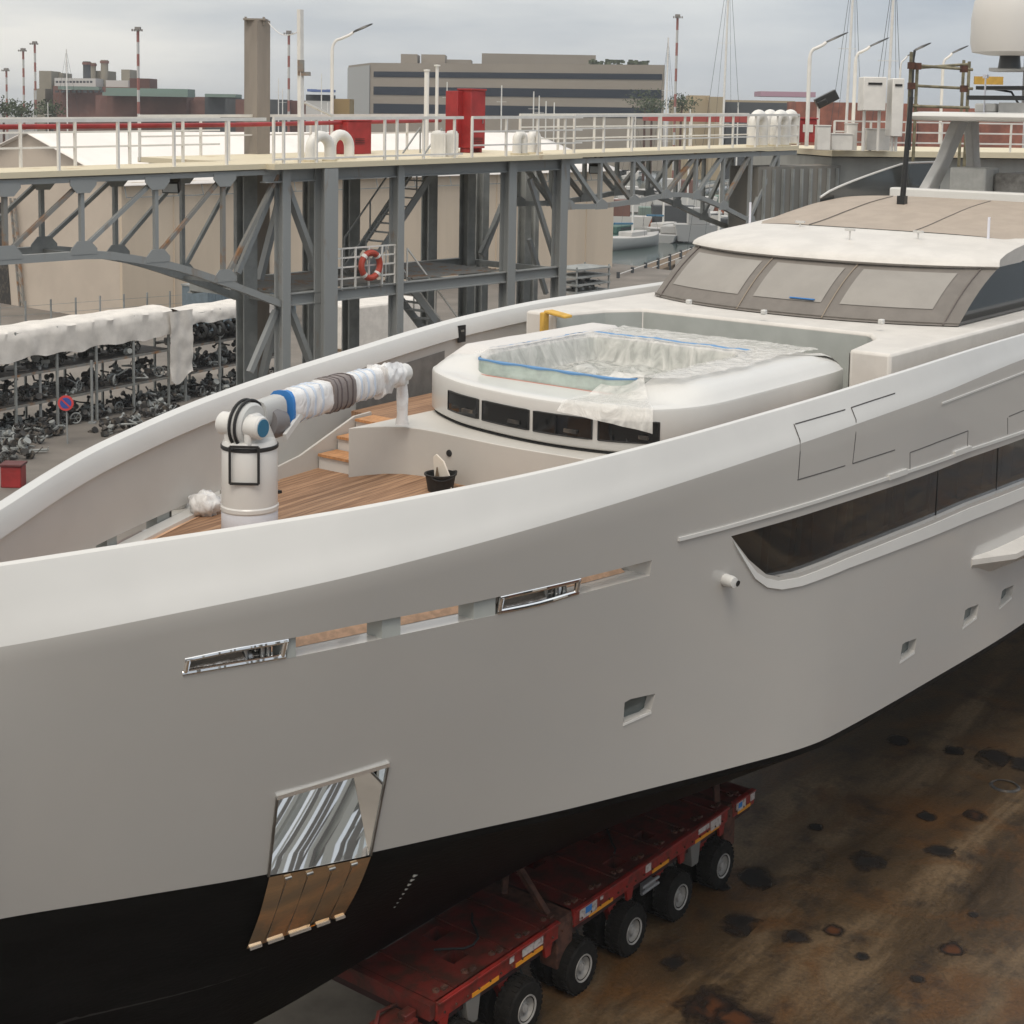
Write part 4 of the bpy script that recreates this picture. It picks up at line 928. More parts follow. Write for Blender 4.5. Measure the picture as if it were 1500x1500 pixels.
# windshield
def cb(u): return (28.02+.95*abs(u)**2.4, 3.52*u, 9.40)
def ct(u): return (29.75+1.15*abs(u)**2.4, 3.58*u, 10.46)
def ws(u, v, off=0.):
    a, c = Vector(cb(u)), Vector(ct(u)); p = a.lerp(c, v); p.z += .10*math.sin(v*math.pi)+off; p.x -= off*.5; return Y(*p)
mb = MB(); mb.loft([[ws(-1+2*i/32, j/8) for j in range(9)] for i in range(33)], False); wsf = ybuild(mb, 'windshield', taupe, ang=40)
for u0, u1 in ((-.88, -.31), (-.20, .24), (.35, .84)):
    mb = MB(); g = []
    for i in range(13):
        row = []
        for j in range(7):
            v = .20+.60*j/6; u = u0+(u1-u0)*i/12; row.append(ws(u, v, .012))
        g.append(row)
    mb.loft(g, False); ybuild(mb, 'windshield_pane', pane_m, wsf, ang=40)
for u in (-.255, .295):
    mb = MB(); mb.tube([ws(u, j/6, .016) for j in range(7)], .012, 6); ybuild(mb, 'cover_seam', mat('seam_tape', (.27, .22, .165), .7), wsf)
for u in (-.93, .93):
    mb = MB(); mb.tube([ws(u, j/6, .016) for j in range(7)], .015, 6); ybuild(mb, 'cover_seam', mat('seam_dark', (.12, .1, .09), .7), wsf)
mb = MB(); mb.tube([ws(-.95, .05), ws(0, .04), ws(.95, .05)][0:0] or [ws(-1+2*i/24, .03, .01) for i in range(25)], .02, 6); ybuild(mb, 'cover_hem', taupe, wsf)
for px, py in ((1009, 443), (1119, 458), (1291, 472)):
    s, q = sh(px, py, 9.55); mb = MB(); mb.box(Y(s, q, 9.56), (.12, .10, .10)); ybuild(mb, 'washer_nozzle', white, bevel=.02)
mb = MB(); s, q = sh(1178, 447, 9.75)
mb.box(ws(.12, .22, .03), (.06, .55, .02)); ybuild(mb, 'tape_strip', blue, wsf, ang=0)
# side glazing and body of the wheelhouse
for side in (1, -1):
    mb = MB(); g = []
    for i in range(17):
        t = i/16; g.append([Y(28.95+13*t, side*3.50, 9.40), Y(30.9+11*t, side*3.42, 10.44)])
    mb.loft(g, False); ybuild(mb, 'side_window', glassb, ang=0)
mb = MB(); mb.loft([[Y(28.98+.0, 0, 9.39)]*1 for _ in range(1)]+[], False) if False else None
mb.prism([Y(31.3, 3.35, 9.3), Y(44, 3.35, 9.3), Y(44, -3.35, 9.3), Y(31.3, -3.35, 9.3)], (0, 0, 1.15)); ybuild(mb, 'wheelhouse_core', blacks, ang=0)
# roof shell: rounded brow sweeping up to the flybridge
def rowr(ds, z, f, sag=.0, flat=2.4):
    P = []
    for i in range(41):
        u = -1+2*i/40; s, q, _z = ct(u); P.append(Y(s+ds*(1-.35*abs(u)**3), q*f, z-sag*abs(u)**4))
    return P
rf = MB(); rows = [rowr(-.02, 10.40, .985), rowr(-.20, 10.40, 1.0), rowr(-.27, 10.455, 1.015), rowr(-.22, 10.53, 1.01), rowr(-.02, 10.61, 1.0, .02), rowr(.6, 10.72, .99, .05), rowr(1.6, 10.84, .98, .09), rowr(3.0, 10.94, .965, .12)]
for s, z, hw_ in ((34.5, 11.10, 3.40), (36.0, 11.28, 3.32), (38, 11.40, 3.25), (44, 11.42, 3.15)):
    rows.append([Y(s+.0*abs(u), hw_*u, z-.14*abs(u)**4) for u in [-1+2*i/40 for i in range(41)]])
rf.loft(rows, False); 
skl = MB(); 
for sd in (0, -1):
    e = [r[sd] for r in rows[1:]]; skl.loft([[p, Vector((p.x, p.y*.985, max(10.42, p.z-.5)))] for p in e], False)
ybuild(rf, 'wheelhouse_roof', warmw, ang=50); ybuild(skl, 'roof_side', warmw, ang=50)
# covered sun panel on the roof
def zroof(s): return spline([(31, 10.72), (33, 10.90), (34.5, 11.10), (36, 11.28), (38, 11.4), (44, 11.42)])(s)
sp_ = MB(); g = []
for i in range(21):
    s = 32.45+(37.2-32.45)*i/20; g.append([Y(s+.35*abs(-1+2*j/24)**2.5*(1-i/20), (3.22-.25*(i/20)**2)*(-1+2*j/24), zroof(s)+.09-.10*abs(-1+2*j/24)**4) for j in range(25)])
sp_.loft(g, False); e0 = g[0]; sp_.loft([e0, [p-Vector((0, 0, .12)) for p in e0]], False, mi=1)
for k in (0, -1): sp_.loft([[r[k] for r in g], [r[k]-Vector((0, 0, .14)) for r in g]], False, mi=0)
rp = ybuild(sp_, 'roof_panel', [mat('taupe_roof_cover', (.36, .30, .245), .7, var=.05, scale=2), mat('panel_edge', (.05, .055, .05), .6)], ang=40)
mb = MB(); mb.tube([Y(32.45+(37-32.45)*i/10, -1.55, zroof(32.45+(37-32.45)*i/10)+.095) for i in range(11)], .012, 6); mb.tube([Y(32.45+(37-32.45)*i/10, 1.0, zroof(32.45+(37-32.45)*i/10)+.095) for i in range(11)], .012, 6); ybuild(mb, 'panel_joint', taupe, rp)
for px, py in ((1172, 330), (1245, 342), (1345, 345)):
    s, q = sh(px, py, 10.92); mb = MB(); mb.tube([Y(s, q, 10.75), Y(s, q, 11.0)], .02, 8); mb.box(Y(s, q, 11.0), (.07, .22, .05)); ybuild(mb, 'roof_horn', white, ang=0)
for px, py in ((1098, 332), (1447, 358)):
    s, q = sh(px, py, 10.75); mb = MB(); mb.tube([Y(s, q, 10.6), Y(s, q, 11.34)], .028, 10); ybuild(mb, 'antenna_stub', mat('antenna_white', (.72, .72, .78), .4))
s, q = 35.7, -.72; mb = MB(); mb.tube([Y(s, q, 11.2), Y(s+.03, q+.10, 13.95)], [.072, .058], 12); mb.box(Y(s, q, 11.42), (.18, .20, .24)); ybuild(mb, 'whip_mast', blacks, ang=40)
# flybridge windscreen, coaming and arch
mb = MB(); mb.prism([Y(38.2, -2.2, 11.3), Y(38.2, 2.6, 11.3), Y(38.6, 2.6, 11.3), Y(38.6, -2.2, 11.3)], (0, 0, .32)); ybuild(mb, 'flybridge_coaming', white, bevel=.05)
mb = MB(); mb.prism([Y(40.0, -1.3, 11.3), Y(40.0, -.3, 11.3), Y(41, -.3, 11.3), Y(41, -1.3, 11.3)], (0, 0, .85)); ybuild(mb, 'helm_console', mat('console_grey', (.42, .42, .40), .5, var=.08), bevel=.05)
mb = MB(); mb.prism([Y(40.5, -.28, 11.3), Y(40.5, 1.5, 11.3), Y(42.5, 1.5, 11.3), Y(42.5, -.28, 11.3)], (0, 0, .72)); ybuild(mb, 'covered_seat', mat('seat_wrap', (.30, .29, .27), .6, col2=(.12, .11, .10), scale=3, lo=.4, hi=.7, bump=.6, bscale=5), bevel=.08)
for side in (-1, 1):
    mb = MB(); g = []; tp_ = []
    for i in range(17):
        t = i/16; s = 36.1+7.5*t; zz = 11.38+.80*min(1, t/.66)**.75; tp_.append(Y(s, side*(3.12-.1*t), zz)); g.append([Y(s, side*(3.14-.1*t), 11.22), tp_[-1]])
    mb.loft(g, False); ybuild(mb, 'side_screen', mat('tinted_screen', (.05, .055, .055), .1, spec=.6), ang=40)
    mb = MB(); mb.tube(tp_, .03, 8); ybuild(mb, 'screen_rail', white)
def leg(pts, w_):
    mb = MB(); rr = []
    for (s, q, z, a) in pts: rr.append([Y(s-a, q-w_, z), Y(s+a, q-w_, z), Y(s+a, q+w_, z), Y(s-a, q+w_, z)])
    mb.loft(rr, True, True); return ybuild(mb, 'arch_leg', mat('mast_grey', (.52, .515, .50), .45, var=.05), bevel=.04)
for q in (-1.95, 1.55):
    leg([(39.9, q, 11.3, .42), (40.8, q*.93, 12.3, .30), (41.5, q*.86, 13.4, .34)], .14); leg([(43.6, q, 11.3, .35), (42.9, q*.93, 12.4, .25), (42.3, q*.86, 13.4, .3)], .12)
mb = MB(); g = []
hp = [(42+3.3*(abs(math.cos(a))**e_)*(1 if math.cos(a) > 0 else -1), 2.6*(abs(math.sin(a))**e_)*(1 if math.sin(a) > 0 else -1)) for e_ in (.5,) for a in [2*math.pi*k/64 for k in range(64)]]
ctr = Vector((42, 0, 0))
def shr(P, f, z): return [Y(42+(s-42)*f, q*f, z) for s, q in P]
mb.loft([shr(hp, .9, 13.38), shr(hp, .985, 13.42), shr(hp, 1., 13.50), shr(hp, .985, 13.58), shr(hp, .9, 13.62)], True, True); ybuild(mb, 'hardtop', white, ang=50)
mb = MB(); mb.prism([Y(41.2, -.5, 13.6), Y(43, -.5, 13.6), Y(43, .5, 13.6), Y(41.2, .5, 13.6)], (0, 0, .3)); mb.tube([Y(42, 0, 13.6), Y(42, 0, 15.1)], .16, 12); mast = ybuild(mb, 'radar_mast', mat('mast_grey', (.52, .515, .50), .45), ang=30)
for z, l_, c_ in ((14.25, 2.6, 41.9), (14.75, 2.0, 42)):
    mb = MB(); mb.prism([Y(c_-.35, -l_/2, z), Y(c_+.3, -l_/2, z), Y(c_+.5, 0, z), Y(c_+.3, l_/2, z), Y(c_-.35, l_/2, z), Y(c_-.6, 0, z)], (0, 0, .10)); ybuild(mb, 'mast_spreader', blacks if z < 14.5 else mat('mast_grey', (.5, .5, .5), .4), mast, ang=0)
mb = MB(); mb.lathe([(0, 0), (.6, .03), (.98, .10), (1.04, .35), (1.04, 1.0), (.98, 1.45), (.78, 1.85), (.4, 2.1), (0, 2.18)], Y(40.9, -.15, 15.12), n=40); ybuild(mb, 'satellite_dome', mat('dome_white', (.62, .60, .57), .4), mast, ang=50)
mb = MB(); mb.lathe([(.3, 0), (.26, .35)], Y(40.9, -.15, 14.8), n=20); ybuild(mb, 'dome_foot', blacks, mast)
mb = MB(); mb.lathe([(0, -.1), (.27, -.08), (.30, 0), (.30, .35), (.24, .4), (0, .4)], Y(42.0, .45, 13.98), (-1, -.35, 0), 24); mb.lathe([(0, 0), (.2, 0), (.2, .02), (0, .02)], Y(41.58, .6, 13.98), (-1, -.35, 0), 24); ybuild(mb, 'searchlight', black, mast)
mb = MB(); mb.bar(Y(40.9, -1.25, 14.02), Y(40.9, .3, 14.02), .12, .12); ybuild(mb, 'radar_scanner', blacks, mast, ang=0)

for k, (s_, q_, z_, h_) in enumerate(((41.2, -.9, 13.6, 1.0), (41.0, .9, 13.6, .8), (42.8, -.6, 14.8, 1.3), (42.6, .8, 14.8, .9), (41.6, 1.4, 13.6, .5))):
    mb = MB(); mb.tube([Y(s_, q_, z_), Y(s_, q_, z_+h_)], .025, 8); mb.box(Y(s_, q_, z_+h_), (.12, .12, .1)); ybuild(mb, 'mast_antenna', blacks if k % 2 else mat('antenna_white', (.72, .72, .78), .4), mast, ang=30)
mb = MB(); mb.tube([Y(42.2, -.2, 13.7), Y(42.1, -.5, 14.2), Y(41.9, -1.1, 14.3)], .03, 6); mb.tube([Y(42.2, .25, 13.7), Y(42.1, .3, 14.4), Y(41.9, .8, 14.75)], .03, 6); ybuild(mb, 'mast_cable', black, mast)
mb = MB(); mb.box(Y(41.6, -.9, 13.75), (.7, .6, .25)); ybuild(mb, 'radar_box', white, mast, bevel=.05)
# foredeck crane
CS, CQ = 14.6, -1.0
crane = bpy.data.objects.new('foredeck_crane', None); COL.objects.link(crane); crane.parent = yacht
def cr_(s, q, z): return Y(s, q, z)
mb = MB(); mb.lathe([(.47, -.02), (.47, .05), (.395, .06), (.395, .62), (.41, .63), (.41, .68), (.395, .70), (.395, 1.02), (.39, 1.56), (.36, 1.62), (.2, 1.66)], Y(CS, CQ, 7.15), n=40); 
ybuild(mb, 'crane_column', white, crane, ang=30)
mb = MB(); mb.lathe([(.392, .30), (.398, .31), (.398, .60), (.392, .61)], Y(CS, CQ, 7.15), n=40); ybuild(mb, 'foil_wrap', mat('pale_wrap', (.58, .59, .63), .45, bump=.3, bscale=10), crane)
# slewing head: arm direction
AD = Vector((18.7-CS, -(-1.75-CQ), 0)).normalized(); AS = Vector((-AD.y, AD.x, 0))     # along arm, sideways
H0 = Y(CS, CQ, 0)
PZ = 8.99; HC = H0+AD*(-.17)
for sg in (-1, 1):
    mb = MB(); prof = [(-.30, 8.62), (.05, 8.50), (.30, 8.30), (.38, 8.42), (.30, 8.75), (.12, 9.05), (-.05, 9.17), (-.22, 9.17), (-.32, 9.0)] if sg < 0 else [(-.30, 8.6), (.26, 8.6), (.20, 8.95), (.06, 9.12), (-.15, 9.18), (-.28, 9.05)]
    mb.prism([H0+AD*a+AS*(sg*.12)+Vector((0, 0, z)) for a, z in prof], AS*(sg*(.29 if sg < 0 else .10)) if False else AS*(sg*.12)); ybuild(mb, 'head_cheek', white, crane, bevel=.03)
    mb = MB(); c0 = HC+AS*(sg*.13)+Vector((0, 0, PZ)); mb.lathe([(0, 0), (.168, 0), (.168, .20), (.145, .23), (0, .23)], c0, AS*sg, 28); pv = ybuild(mb, 'pivot_boss', white, crane)
    mb = MB(); mb.lathe([(0, 0), (.125, 0), (.125, .012), (0, .012)], c0+AS*sg*.23, AS*sg, 28); ybuild(mb, 'pivot_cap', tealc, crane)
mb = MB(); mb.lathe([(.0, -.125), (.29, -.125), (.325, -.09), (.325, .09), (.29, .125), (0, .125)], HC+AD*.10+Vector((0, 0, PZ-.01)), AS, 36); ybuild(mb, 'head_drum', mat('drum_white', (.52, .52, .50), .4), crane)
mb = MB()
for o_ in (-.05, .04): mb.tube([HC+AD*(.10-.345*math.cos(R(a)))+AS*o_+Vector((0, 0, PZ+.345*math.sin(R(a)))) for a in range(-40, 151, 10)], .022, 8)
ybuild(mb, 'hydraulic_hose', black, crane)
# access panel with black trim, facing forward
FD = Vector((-.80, -.6, 0)).normalized(); FS = Vector((-FD.y, FD.x, 0)); pc = H0+FD*.405+Vector((0, 0, 8.48))
mb = MB()
for a, c in (((-.2, -.26), (-.2, .26)), ((.2, -.26), (.2, .26)), ((-.2, .26), (.2, .26)), ((-.2, -.26), (.2, -.26))):
    mb.bar(pc+FS*a[0]+Vector((0, 0, a[1])), pc+FS*c[0]+Vector((0, 0, c[1])), .035, .03)
ybuild(mb, 'panel_trim', black, crane, ang=0)
mb = MB(); mb.lathe([(.396, 1.50), (.405, 1.51), (.405, 1.55), (.396, 1.56)], Y(CS, CQ, 7.15), n=40); ybuild(mb, 'panel_trim', black, crane)
mb = MB(); mb.tube([H0+AD*.43+Vector((0, 0, 7.3)), H0+AD*.47+Vector((0, 0, 8.2))], .045, 8); mb.box(H0+AD*.42+AS*-.12+Vector((0, 0, 7.95)), (.06, .25, .04)); ybuild(mb, 'control_lever', black, crane)
# arm in its wrapping
A0 = H0+AD*.26+Vector((0, 0, 9.08)); TIP = Y(18.75, -1.85, 9.10); AL = (TIP-A0).length; AV = (TIP-A0).normalized()
def armseg(t0_, t1_, r0, r1, m, nm, wr=.03, n=20, seed=0, steps=None):
    steps = steps or max(4, int((t1_-t0_)*AL/.05)); rr = []
    for i in range(steps+1):
        t = t0_+(t1_-t0_)*i/steps; c = A0+AV*(AL*t); r_ = r0+(r1-r0)*i/steps; up_ = Vector((0, 0, 1)); sd_ = AV.cross(up_).normalized(); u2 = sd_.cross(AV)
        row = []
        for k in range(n):
            a = 2*math.pi*k/n; e = (abs(math.cos(a))**3.2+abs(math.sin(a))**3.2)**(-1/3.2)
            rad = r_*e*(1+wr*2.2*noise.noise(Vector((t*AL*6+seed, math.cos(a)*2.2, math.sin(a)*2.2))))
            row.append(c+sd_*math.cos(a)*rad*.8+u2*math.sin(a)*rad)
        rr.append(row)
    mb = MB(); mb.loft(rr, True, True); return ybuild(mb, nm, m, crane, ang=80)
armseg(-.02, .10, .20, .22, mat('crane_grey', (.42, .42, .41), .4), 'arm_root', .0)
mb = MB(); mb.lathe([(0, 0), (.21, 0), (.24, .1), (.21, .32), (.1, .36), (0, .36)], H0+AD*.30-AS*.05+Vector((0, 0, 8.95)), AV+Vector((0, 0, -.15)), 24); ybuild(mb, 'arm_motor', mat('motor_grey', (.16, .15, .15), .45), crane)
armseg(.128, .142, .262, .262, blue, 'arm_tape', .03, seed=3)
armseg(.14, .42, .245, .25, plastw, 'arm_wrap', .05, seed=5)
armseg(.40, .56, .27, .26, greyp, 'arm_blanket', .03, seed=8)
for t in (.42, .45, .49, .53): armseg(t, t+.006, .275, .275, mat('strap_dark', (.1, .08, .08), .6), 'arm_strap', .03, seed=8, steps=2)
armseg(.55, .80, .24, .22, plastw, 'arm_wrap', .05, seed=11)
for t in (.22, .27, .32, .60, .65, .70): armseg(t, t+.012, .26 if t < .5 else .243, .26 if t < .5 else .24, mat('pale_blue_tape', (.55, .62, .72), .5), 'arm_tape', .05, seed=5 if t < .5 else 11, steps=2)
armseg(.78, .97, .25, .17, plastw, 'arm_wrap', .22, seed=17)
mb = MB(); mb.tube([TIP-AV*.2, TIP+AV*.08], .15, 16); mb.tube([TIP+Vector((0, 0, .08)), TIP+Vector((0, 0, -.18))], .10, 14); ybuild(mb, 'arm_tip', white, crane)
mb = MB(); mb.tube([TIP+Vector((0, 0, -.12)), TIP+Vector((0, 0, -.38)), TIP+Vector((0, 0, -.72)), TIP+Vector((0, 0, -.86))], [.07, .10, .09, .12], 14); ybuild(mb, 'hook_block', plastw, crane)
mb = MB(); mb.tube([TIP+Vector((-.12, -.02, -.18)), TIP+Vector((-.12, -.02, -.02))], .03, 8); ybuild(mb, 'arm_tape', blue, crane)
mb = MB(); lo3 = [H0+AD*.42-AS*.3+Vector((0, 0, 8.75)), H0+AD*1.2-AS*.10+Vector((0, 0, 9.02))]; mb.bar(lo3[0], lo3[1], .05, .10); ybuild(mb, 'luffing_link', white, crane, ang=0)

# ------------------------------------------------------------------ loose things lying on the yacht
def ything(name, label, cat, s, q, z, group=None):
    p = YW @ Y(s, q, z); t = thing(name, label, cat, tuple(p), math.pi/2-PHI, group, local=False); INV[t.name] = Matrix.Translation(-Y(s, q, z)); return t
# clear plastic over the pool
def tubz(s, q):
    u, v = abs(s-22.05)/1.78, abs(q-TQ)/1.62
    r_ = (u**10+v**10)**(1/10); e = 1 if r_ < .93 else (0 if r_ > 1.02 else (1.02-r_)/.09)
    outer = ZT+.285-.9*max(0, abs(q-TQ)-2.25)**2
    wr = .035*noise.noise(Vector((s*1.6, q*1.6, 1)))+.012*noise.noise(Vector((s*6, q*6, 4)))
    fold = .05*noise.noise(Vector((s*4.2, q*1.2, 8)))+.05*noise.noise(Vector((s*1.2, q*4.2, 3)))
    dip = e*(.46+.10*noise.noise(Vector((s*1.3, q*1.3, 7))))
    return outer+.03+abs(wr)-dip+fold*(e+.12)
ps = ything('plastic_sheet', 'clear crumpled plastic sheet with blue tape covering the pool in the sunpad block', 'sheet', 22.2, 0, ZT)
mb = MB(); g = []
ns_, nq_ = 120, 110
for i in range(ns_+1):
    s = 20.34+(25.30-20.34)*i/ns_; row = []
    for j in range(nq_+1):
        u = -1+2*j/nq_; half = 2.30+.04*math.sin(s*2.3)+.015*math.sin(s*7); half = min(half, 1.5+(s-20.34)*1.6)
        q = max(-1.86, TQ+u*half); sag = -.10*max(0, abs(u)-.9)*4*0; row.append(Y(s, q, tubz(s, q)))
    g.append(row)
mb.loft(g, False); mb.build('sheet', plast, ps, ang=180)
mb = MB(); g = []
for i in range(22):
    row = []
    for j in range(18):
        u, v = i/21, j/17; q = 1.15+.55*v+1.0*u*v-.1*u; s = 20.55-1.42*u+.35*v*u; over = max(0, u-.90)*1.6
        zz = (9.24-.30*min(1, u*2.2)) - over*(1+1.2*v) + .018*noise.noise(Vector((s*5, q*5, 2))) if True else 0
        row.append(Y(s-over*.15, q, zz+.02))
    g.append(row)
mb.loft(g, False); mb.build('sheet_corner', plast, ps, ang=180)
def tape(pts, nm='tape'):
    mb = MB(); rr = []
    for s, q in pts: z = tubz(s, q)+.04; rr.append([Y(s-.035, q-.03, z), Y(s+.035, q+.03, z+.012)])
    mb.loft(rr, False); mb.build(nm, mat('faded_blue_tape', (.10, .24, .45), .5), ps, ang=60)
mb = MB(); mb.loft([[Y(s-.012, q, 9.185+.010*math.sin(q*9)), Y(s-.012, q, 9.212+.006*math.sin(q*9)), Y(s+.03, q, 9.222)] for s, q in gi], False); mb.build('tape', mat('faded_blue_tape', (.10, .24, .45), .5), ps, ang=60)
tape([(23.94+.015*math.sin(k*2.1), -1.6+3.3*k/40) for k in range(41)])
tape([(20.9+2.9*k/40, -1.72+.012*math.sin(k*1.9)) for k in range(41)])
# white padded cover on the far side of the sunpad
pc_ = ything('pad_cover', 'smooth white fabric cover over the far side of the sunpad block', 'cover', 22, -2, ZT)
mb = MB(); g = []
for i in range(31):
    s = 20.75+4.5*i/30; row = []
    for j in range(15):
        v = j/14; q = -2.66+.96*v; e = min(1, (i+.3)/2, (30.3-i)/2); f = min(1, .25+v*2.6)**.6*(1-.8*max(0, (v-.86)/.14)**2)
        row.append(Y(s, q, ZT+.02+.345*f*(.35+.65*e)+.010*noise.noise(Vector((s*2, q*3, 0)))))
    g.append(row)
mb.loft(g, False); mb.build('cover', mat('pad_fabric', (.60, .58, .56), .7, bump=.3, bscale=6), pc_, ang=180)
# yellow edge protector
yf = ything('edge_protector', 'yellow foam edge protector hooked over the far cockpit coaming', 'foam', 24.6, -2.9, ZR)
mb = MB(); mb.prism([Y(24.6, -2.8, ZR-.03), Y(24.85, -2.8, ZR-.03), Y(24.9, -3.35, ZR+.03), Y(24.62, -3.35, ZR+.03)], (0, 0, .06)); mb.prism([Y(24.55, -3.30, ZR-.35), Y(24.75, -3.30, ZR-.35), Y(24.75, -3.4, ZR-.35), Y(24.55, -3.4, ZR-.35)], (0, 0, .4)); mb.build('foam', yellowf, yf, bevel=.02)
# bucket with white panel offcuts
bz_ = Zd(17.9); bs, bq = sh(645, 722, bz_)
bk_ = ything('bucket', 'black rubber bucket on the teak deck in front of the plinth', 'bucket', bs, bq, bz_)
mb = MB(); mb.lathe([(0, 0), (.20, 0), (.235, .20), (.245, .26), (.265, .265), (.265, .285), (.235, .285), (.225, .22), (.19, .03), (0, .03)], Y(bs, bq, bz_+.04), n=28); mb.build('tub', black, bk_)
mb = MB(); mb.tube([Y(bs+.26*math.cos(a), bq+.26*math.sin(a), bz_+.30+.05*math.sin(a*2)) for a in [k*.25 for k in range(13)]], .012, 6); mb.build('handle', black, bk_)
oc = ything('panel_offcut', 'curved white panel offcut standing up inside the black bucket', 'offcut', bs, bq, bz_+.1)
mb = MB(); mb.prism([Y(bs+.10*math.cos(t_)*0+dx, bq-.12+dy, bz_+.1+dz) for t_, dx, dy, dz in ((0, 0, 0, 0), (0, .0, .34, .0), (0, .02, .30, .18), (0, .02, .16, .42), (0, 0, .02, .52), (0, 0, -.05, .46))], (.03, 0, 0)); mb.build('sheet', mat('offcut_white', (.66, .60, .52), .5), oc, bevel=.01)
mb = MB(); mb.prism([Y(bs-.05, bq-.10, bz_+.12), Y(bs-.05, bq+.05, bz_+.12), Y(bs-.03, bq-.06, bz_+.42)], (.02, 0, 0)); mb.build('strip', wood_box, oc, ang=0)
# crumpled wrap on the deck by the far fairlead
ws_, wq_ = sh(300, 745, Zd(15)+.1)
cw = ything('crumpled_wrap', 'crumpled clear plastic bundle on the deck beside the crane column', 'plastic bundle', ws_, wq_, Zd(15))
mb = MB(); rr = []
for i in range(15):
    th = math.pi*i/14; rr.append([Y(ws_, wq_, Zd(15)+.16)+Vector((math.sin(th)*math.cos(a)*.22, math.sin(th)*math.sin(a)*.26, math.cos(th)*.20))*(1+.35*noise.noise(Vector((math.sin(th)*math.cos(a)*3, math.sin(th)*math.sin(a)*3, math.cos(th)*3)))) for a in [2*math.pi*k/20 for k in range(20)]])
mb.loft(rr, True); mb.build('bundle', plastw, cw, ang=180)
gl = ything('blue_glove', 'small blue rubber glove left at the foot of the plinth', 'glove', 18.0, -2.2, Zd(18))
mb = MB(); gs, gq = sh(542, 694, Zd(18)); mb.prism([Y(gs, gq, Zd(18)+.03), Y(gs+.08, gq, Zd(18)+.03), Y(gs+.09, gq+.16, Zd(18)+.03), Y(gs+.02, gq+.2, Zd(18)+.03), Y(gs-.04, gq+.12, Zd(18)+.03)], (0, 0, .04)); mb.build('glove', blue, gl, ang=0)

for px_, py_, nm_, lab_, cat_, m_, sz_ in ((100, 800, 'tool_pouch', 'small dark tool pouch lying in the far mooring opening near the bow', 'pouch', clutter, (.5, .22, .12)), (112, 783, 'plastic_cap', 'small blue plastic cap beside the dark pouch in the far mooring opening', 'cap', blue, (.10, .10, .14)),
        (185, 757, 'red_crate', 'dark red crate seen in the far mooring opening left of the plastic bundle', 'crate', redp, (.42, .25, .16))):
    z_ = Zd(13)+.12; a_, b_ = sh(px_, py_, z_); t_ = ything(nm_, lab_, cat_, a_, b_, z_); mb = MB(); mb.box(Y(a_, b_, z_), sz_); mb.box(Y(a_+.06, b_, z_+sz_[2]*.5), (sz_[0]*.6, sz_[1]*.7, sz_[2]*.4)); mb.build('body', m_, t_, bevel=.02)
# ------------------------------------------------------------------ self propelled trailer under the keel
TRS0, TRS1 = 15.15, 23.95
tro = S(19.8, 1.2, 0)
trl = thing('transport_trailer', 'dirty red self-propelled modular trailer with a row of twin tyres under the keel', 'trailer', (tro.x, tro.y, 0), math.pi/2-PHI)
INV[trl.name] = Matrix.Translation(-Y(19.8, 1.2, 0))
def tb(mb, n, m, p=None, **k):
    par = p or trl; k.setdefault('ang', 30); xf = Matrix.Translation(-Y(19.8, 1.2, 0)); return mb.build(n, m, par, xf=xf, **k)
QN, QFR, ZB = 2.10, .05, 1.30
# deck plates: with square openings
holes = [(16.2, 1.55), (16.5, .95), (17.1, .5), (19.15, .75), (20.15, .65), (20.5, 1.0), (21.1, 1.6), (20.0, 1.75), (22.4, .6)]
def plate(s0, s1, q0, q1, z, th, m, name, hl):
    mb = MB(); xs = sorted({s0, s1}|{h[0]-.17 for h in hl}|{h[0]+.17 for h in hl}); ys = sorted({q0, q1}|{h[1]-.13 for h in hl}|{h[1]+.13 for h in hl})
    xs = [x for x in xs if s0 <= x <= s1]; ys = [y for y in ys if q0 <= y <= q1]
    isH = lambda x, y: any(abs(x-h[0]) < .17 and abs(y-h[1]) < .13 for h in hl)
    for i in range(len(xs)-1):
        for j in range(len(ys)-1):
            cx, cy = (xs[i]+xs[i+1])/2, (ys[j]+ys[j+1])/2
            if not isH(cx, cy): mb.add([Y(xs[i], ys[j], z), Y(xs[i+1], ys[j], z), Y(xs[i+1], ys[j+1], z), Y(xs[i], ys[j+1], z)], [(0, 1, 2, 3)])
    for h in hl:
        if s0 < h[0] < s1:
            P = [Y(h[0]+a*.17, h[1]+c*.13, z) for a, c in ((-1, -1), (1, -1), (1, 1), (-1, 1))]; mb.loft([[p for p in P], [p-Vector((0, 0, th)) for p in P]], True)
    return tb(mb, name, m, ang=0)
plate(TRS0, 17.95, QFR, QN, ZB, .25, redt, 'deck_plate', holes); plate(18.35, 23.0, QFR, QN, ZB, .25, redt, 'deck_plate', holes); plate(23.2, TRS1, QFR, QN, ZB-.03, .25, redt, 'deck_plate', [])
mb = MB(); mb.box(Y((TRS0+TRS1)/2, (QN+QFR)/2, ZB-.34), (TRS1-TRS0, QN-QFR-.1, .16)); tb(mb, 'chassis_beam', mat('chassis_dark', (.035, .012, .01), .7), ang=0)
for a, c in ((TRS0, 17.95), (18.35, 23.0), (23.2, TRS1)):
    mb = MB(); mb.box(Y((a+c)/2, QN, ZB-.14), (c-a, .06, .28)); mb.box(Y((a+c)/2, QN+.04, ZB-.02), (c-a, .06, .035)); tb(mb, 'side_beam', redside, bevel=.008)
for s_, l_ in ((18.15, .36), (23.1, .16)): mb = MB(); mb.box(Y(s_, 1.1, ZB-.13), (l_, 2.0, .22)); tb(mb, 'coupling_beam', rustb, ang=0)
mb = MB(); mb.box(Y(TRS0-.06, 1.05, ZB-.12), (.12, 2.1, .22)); tb(mb, 'end_beam', redt, ang=0)
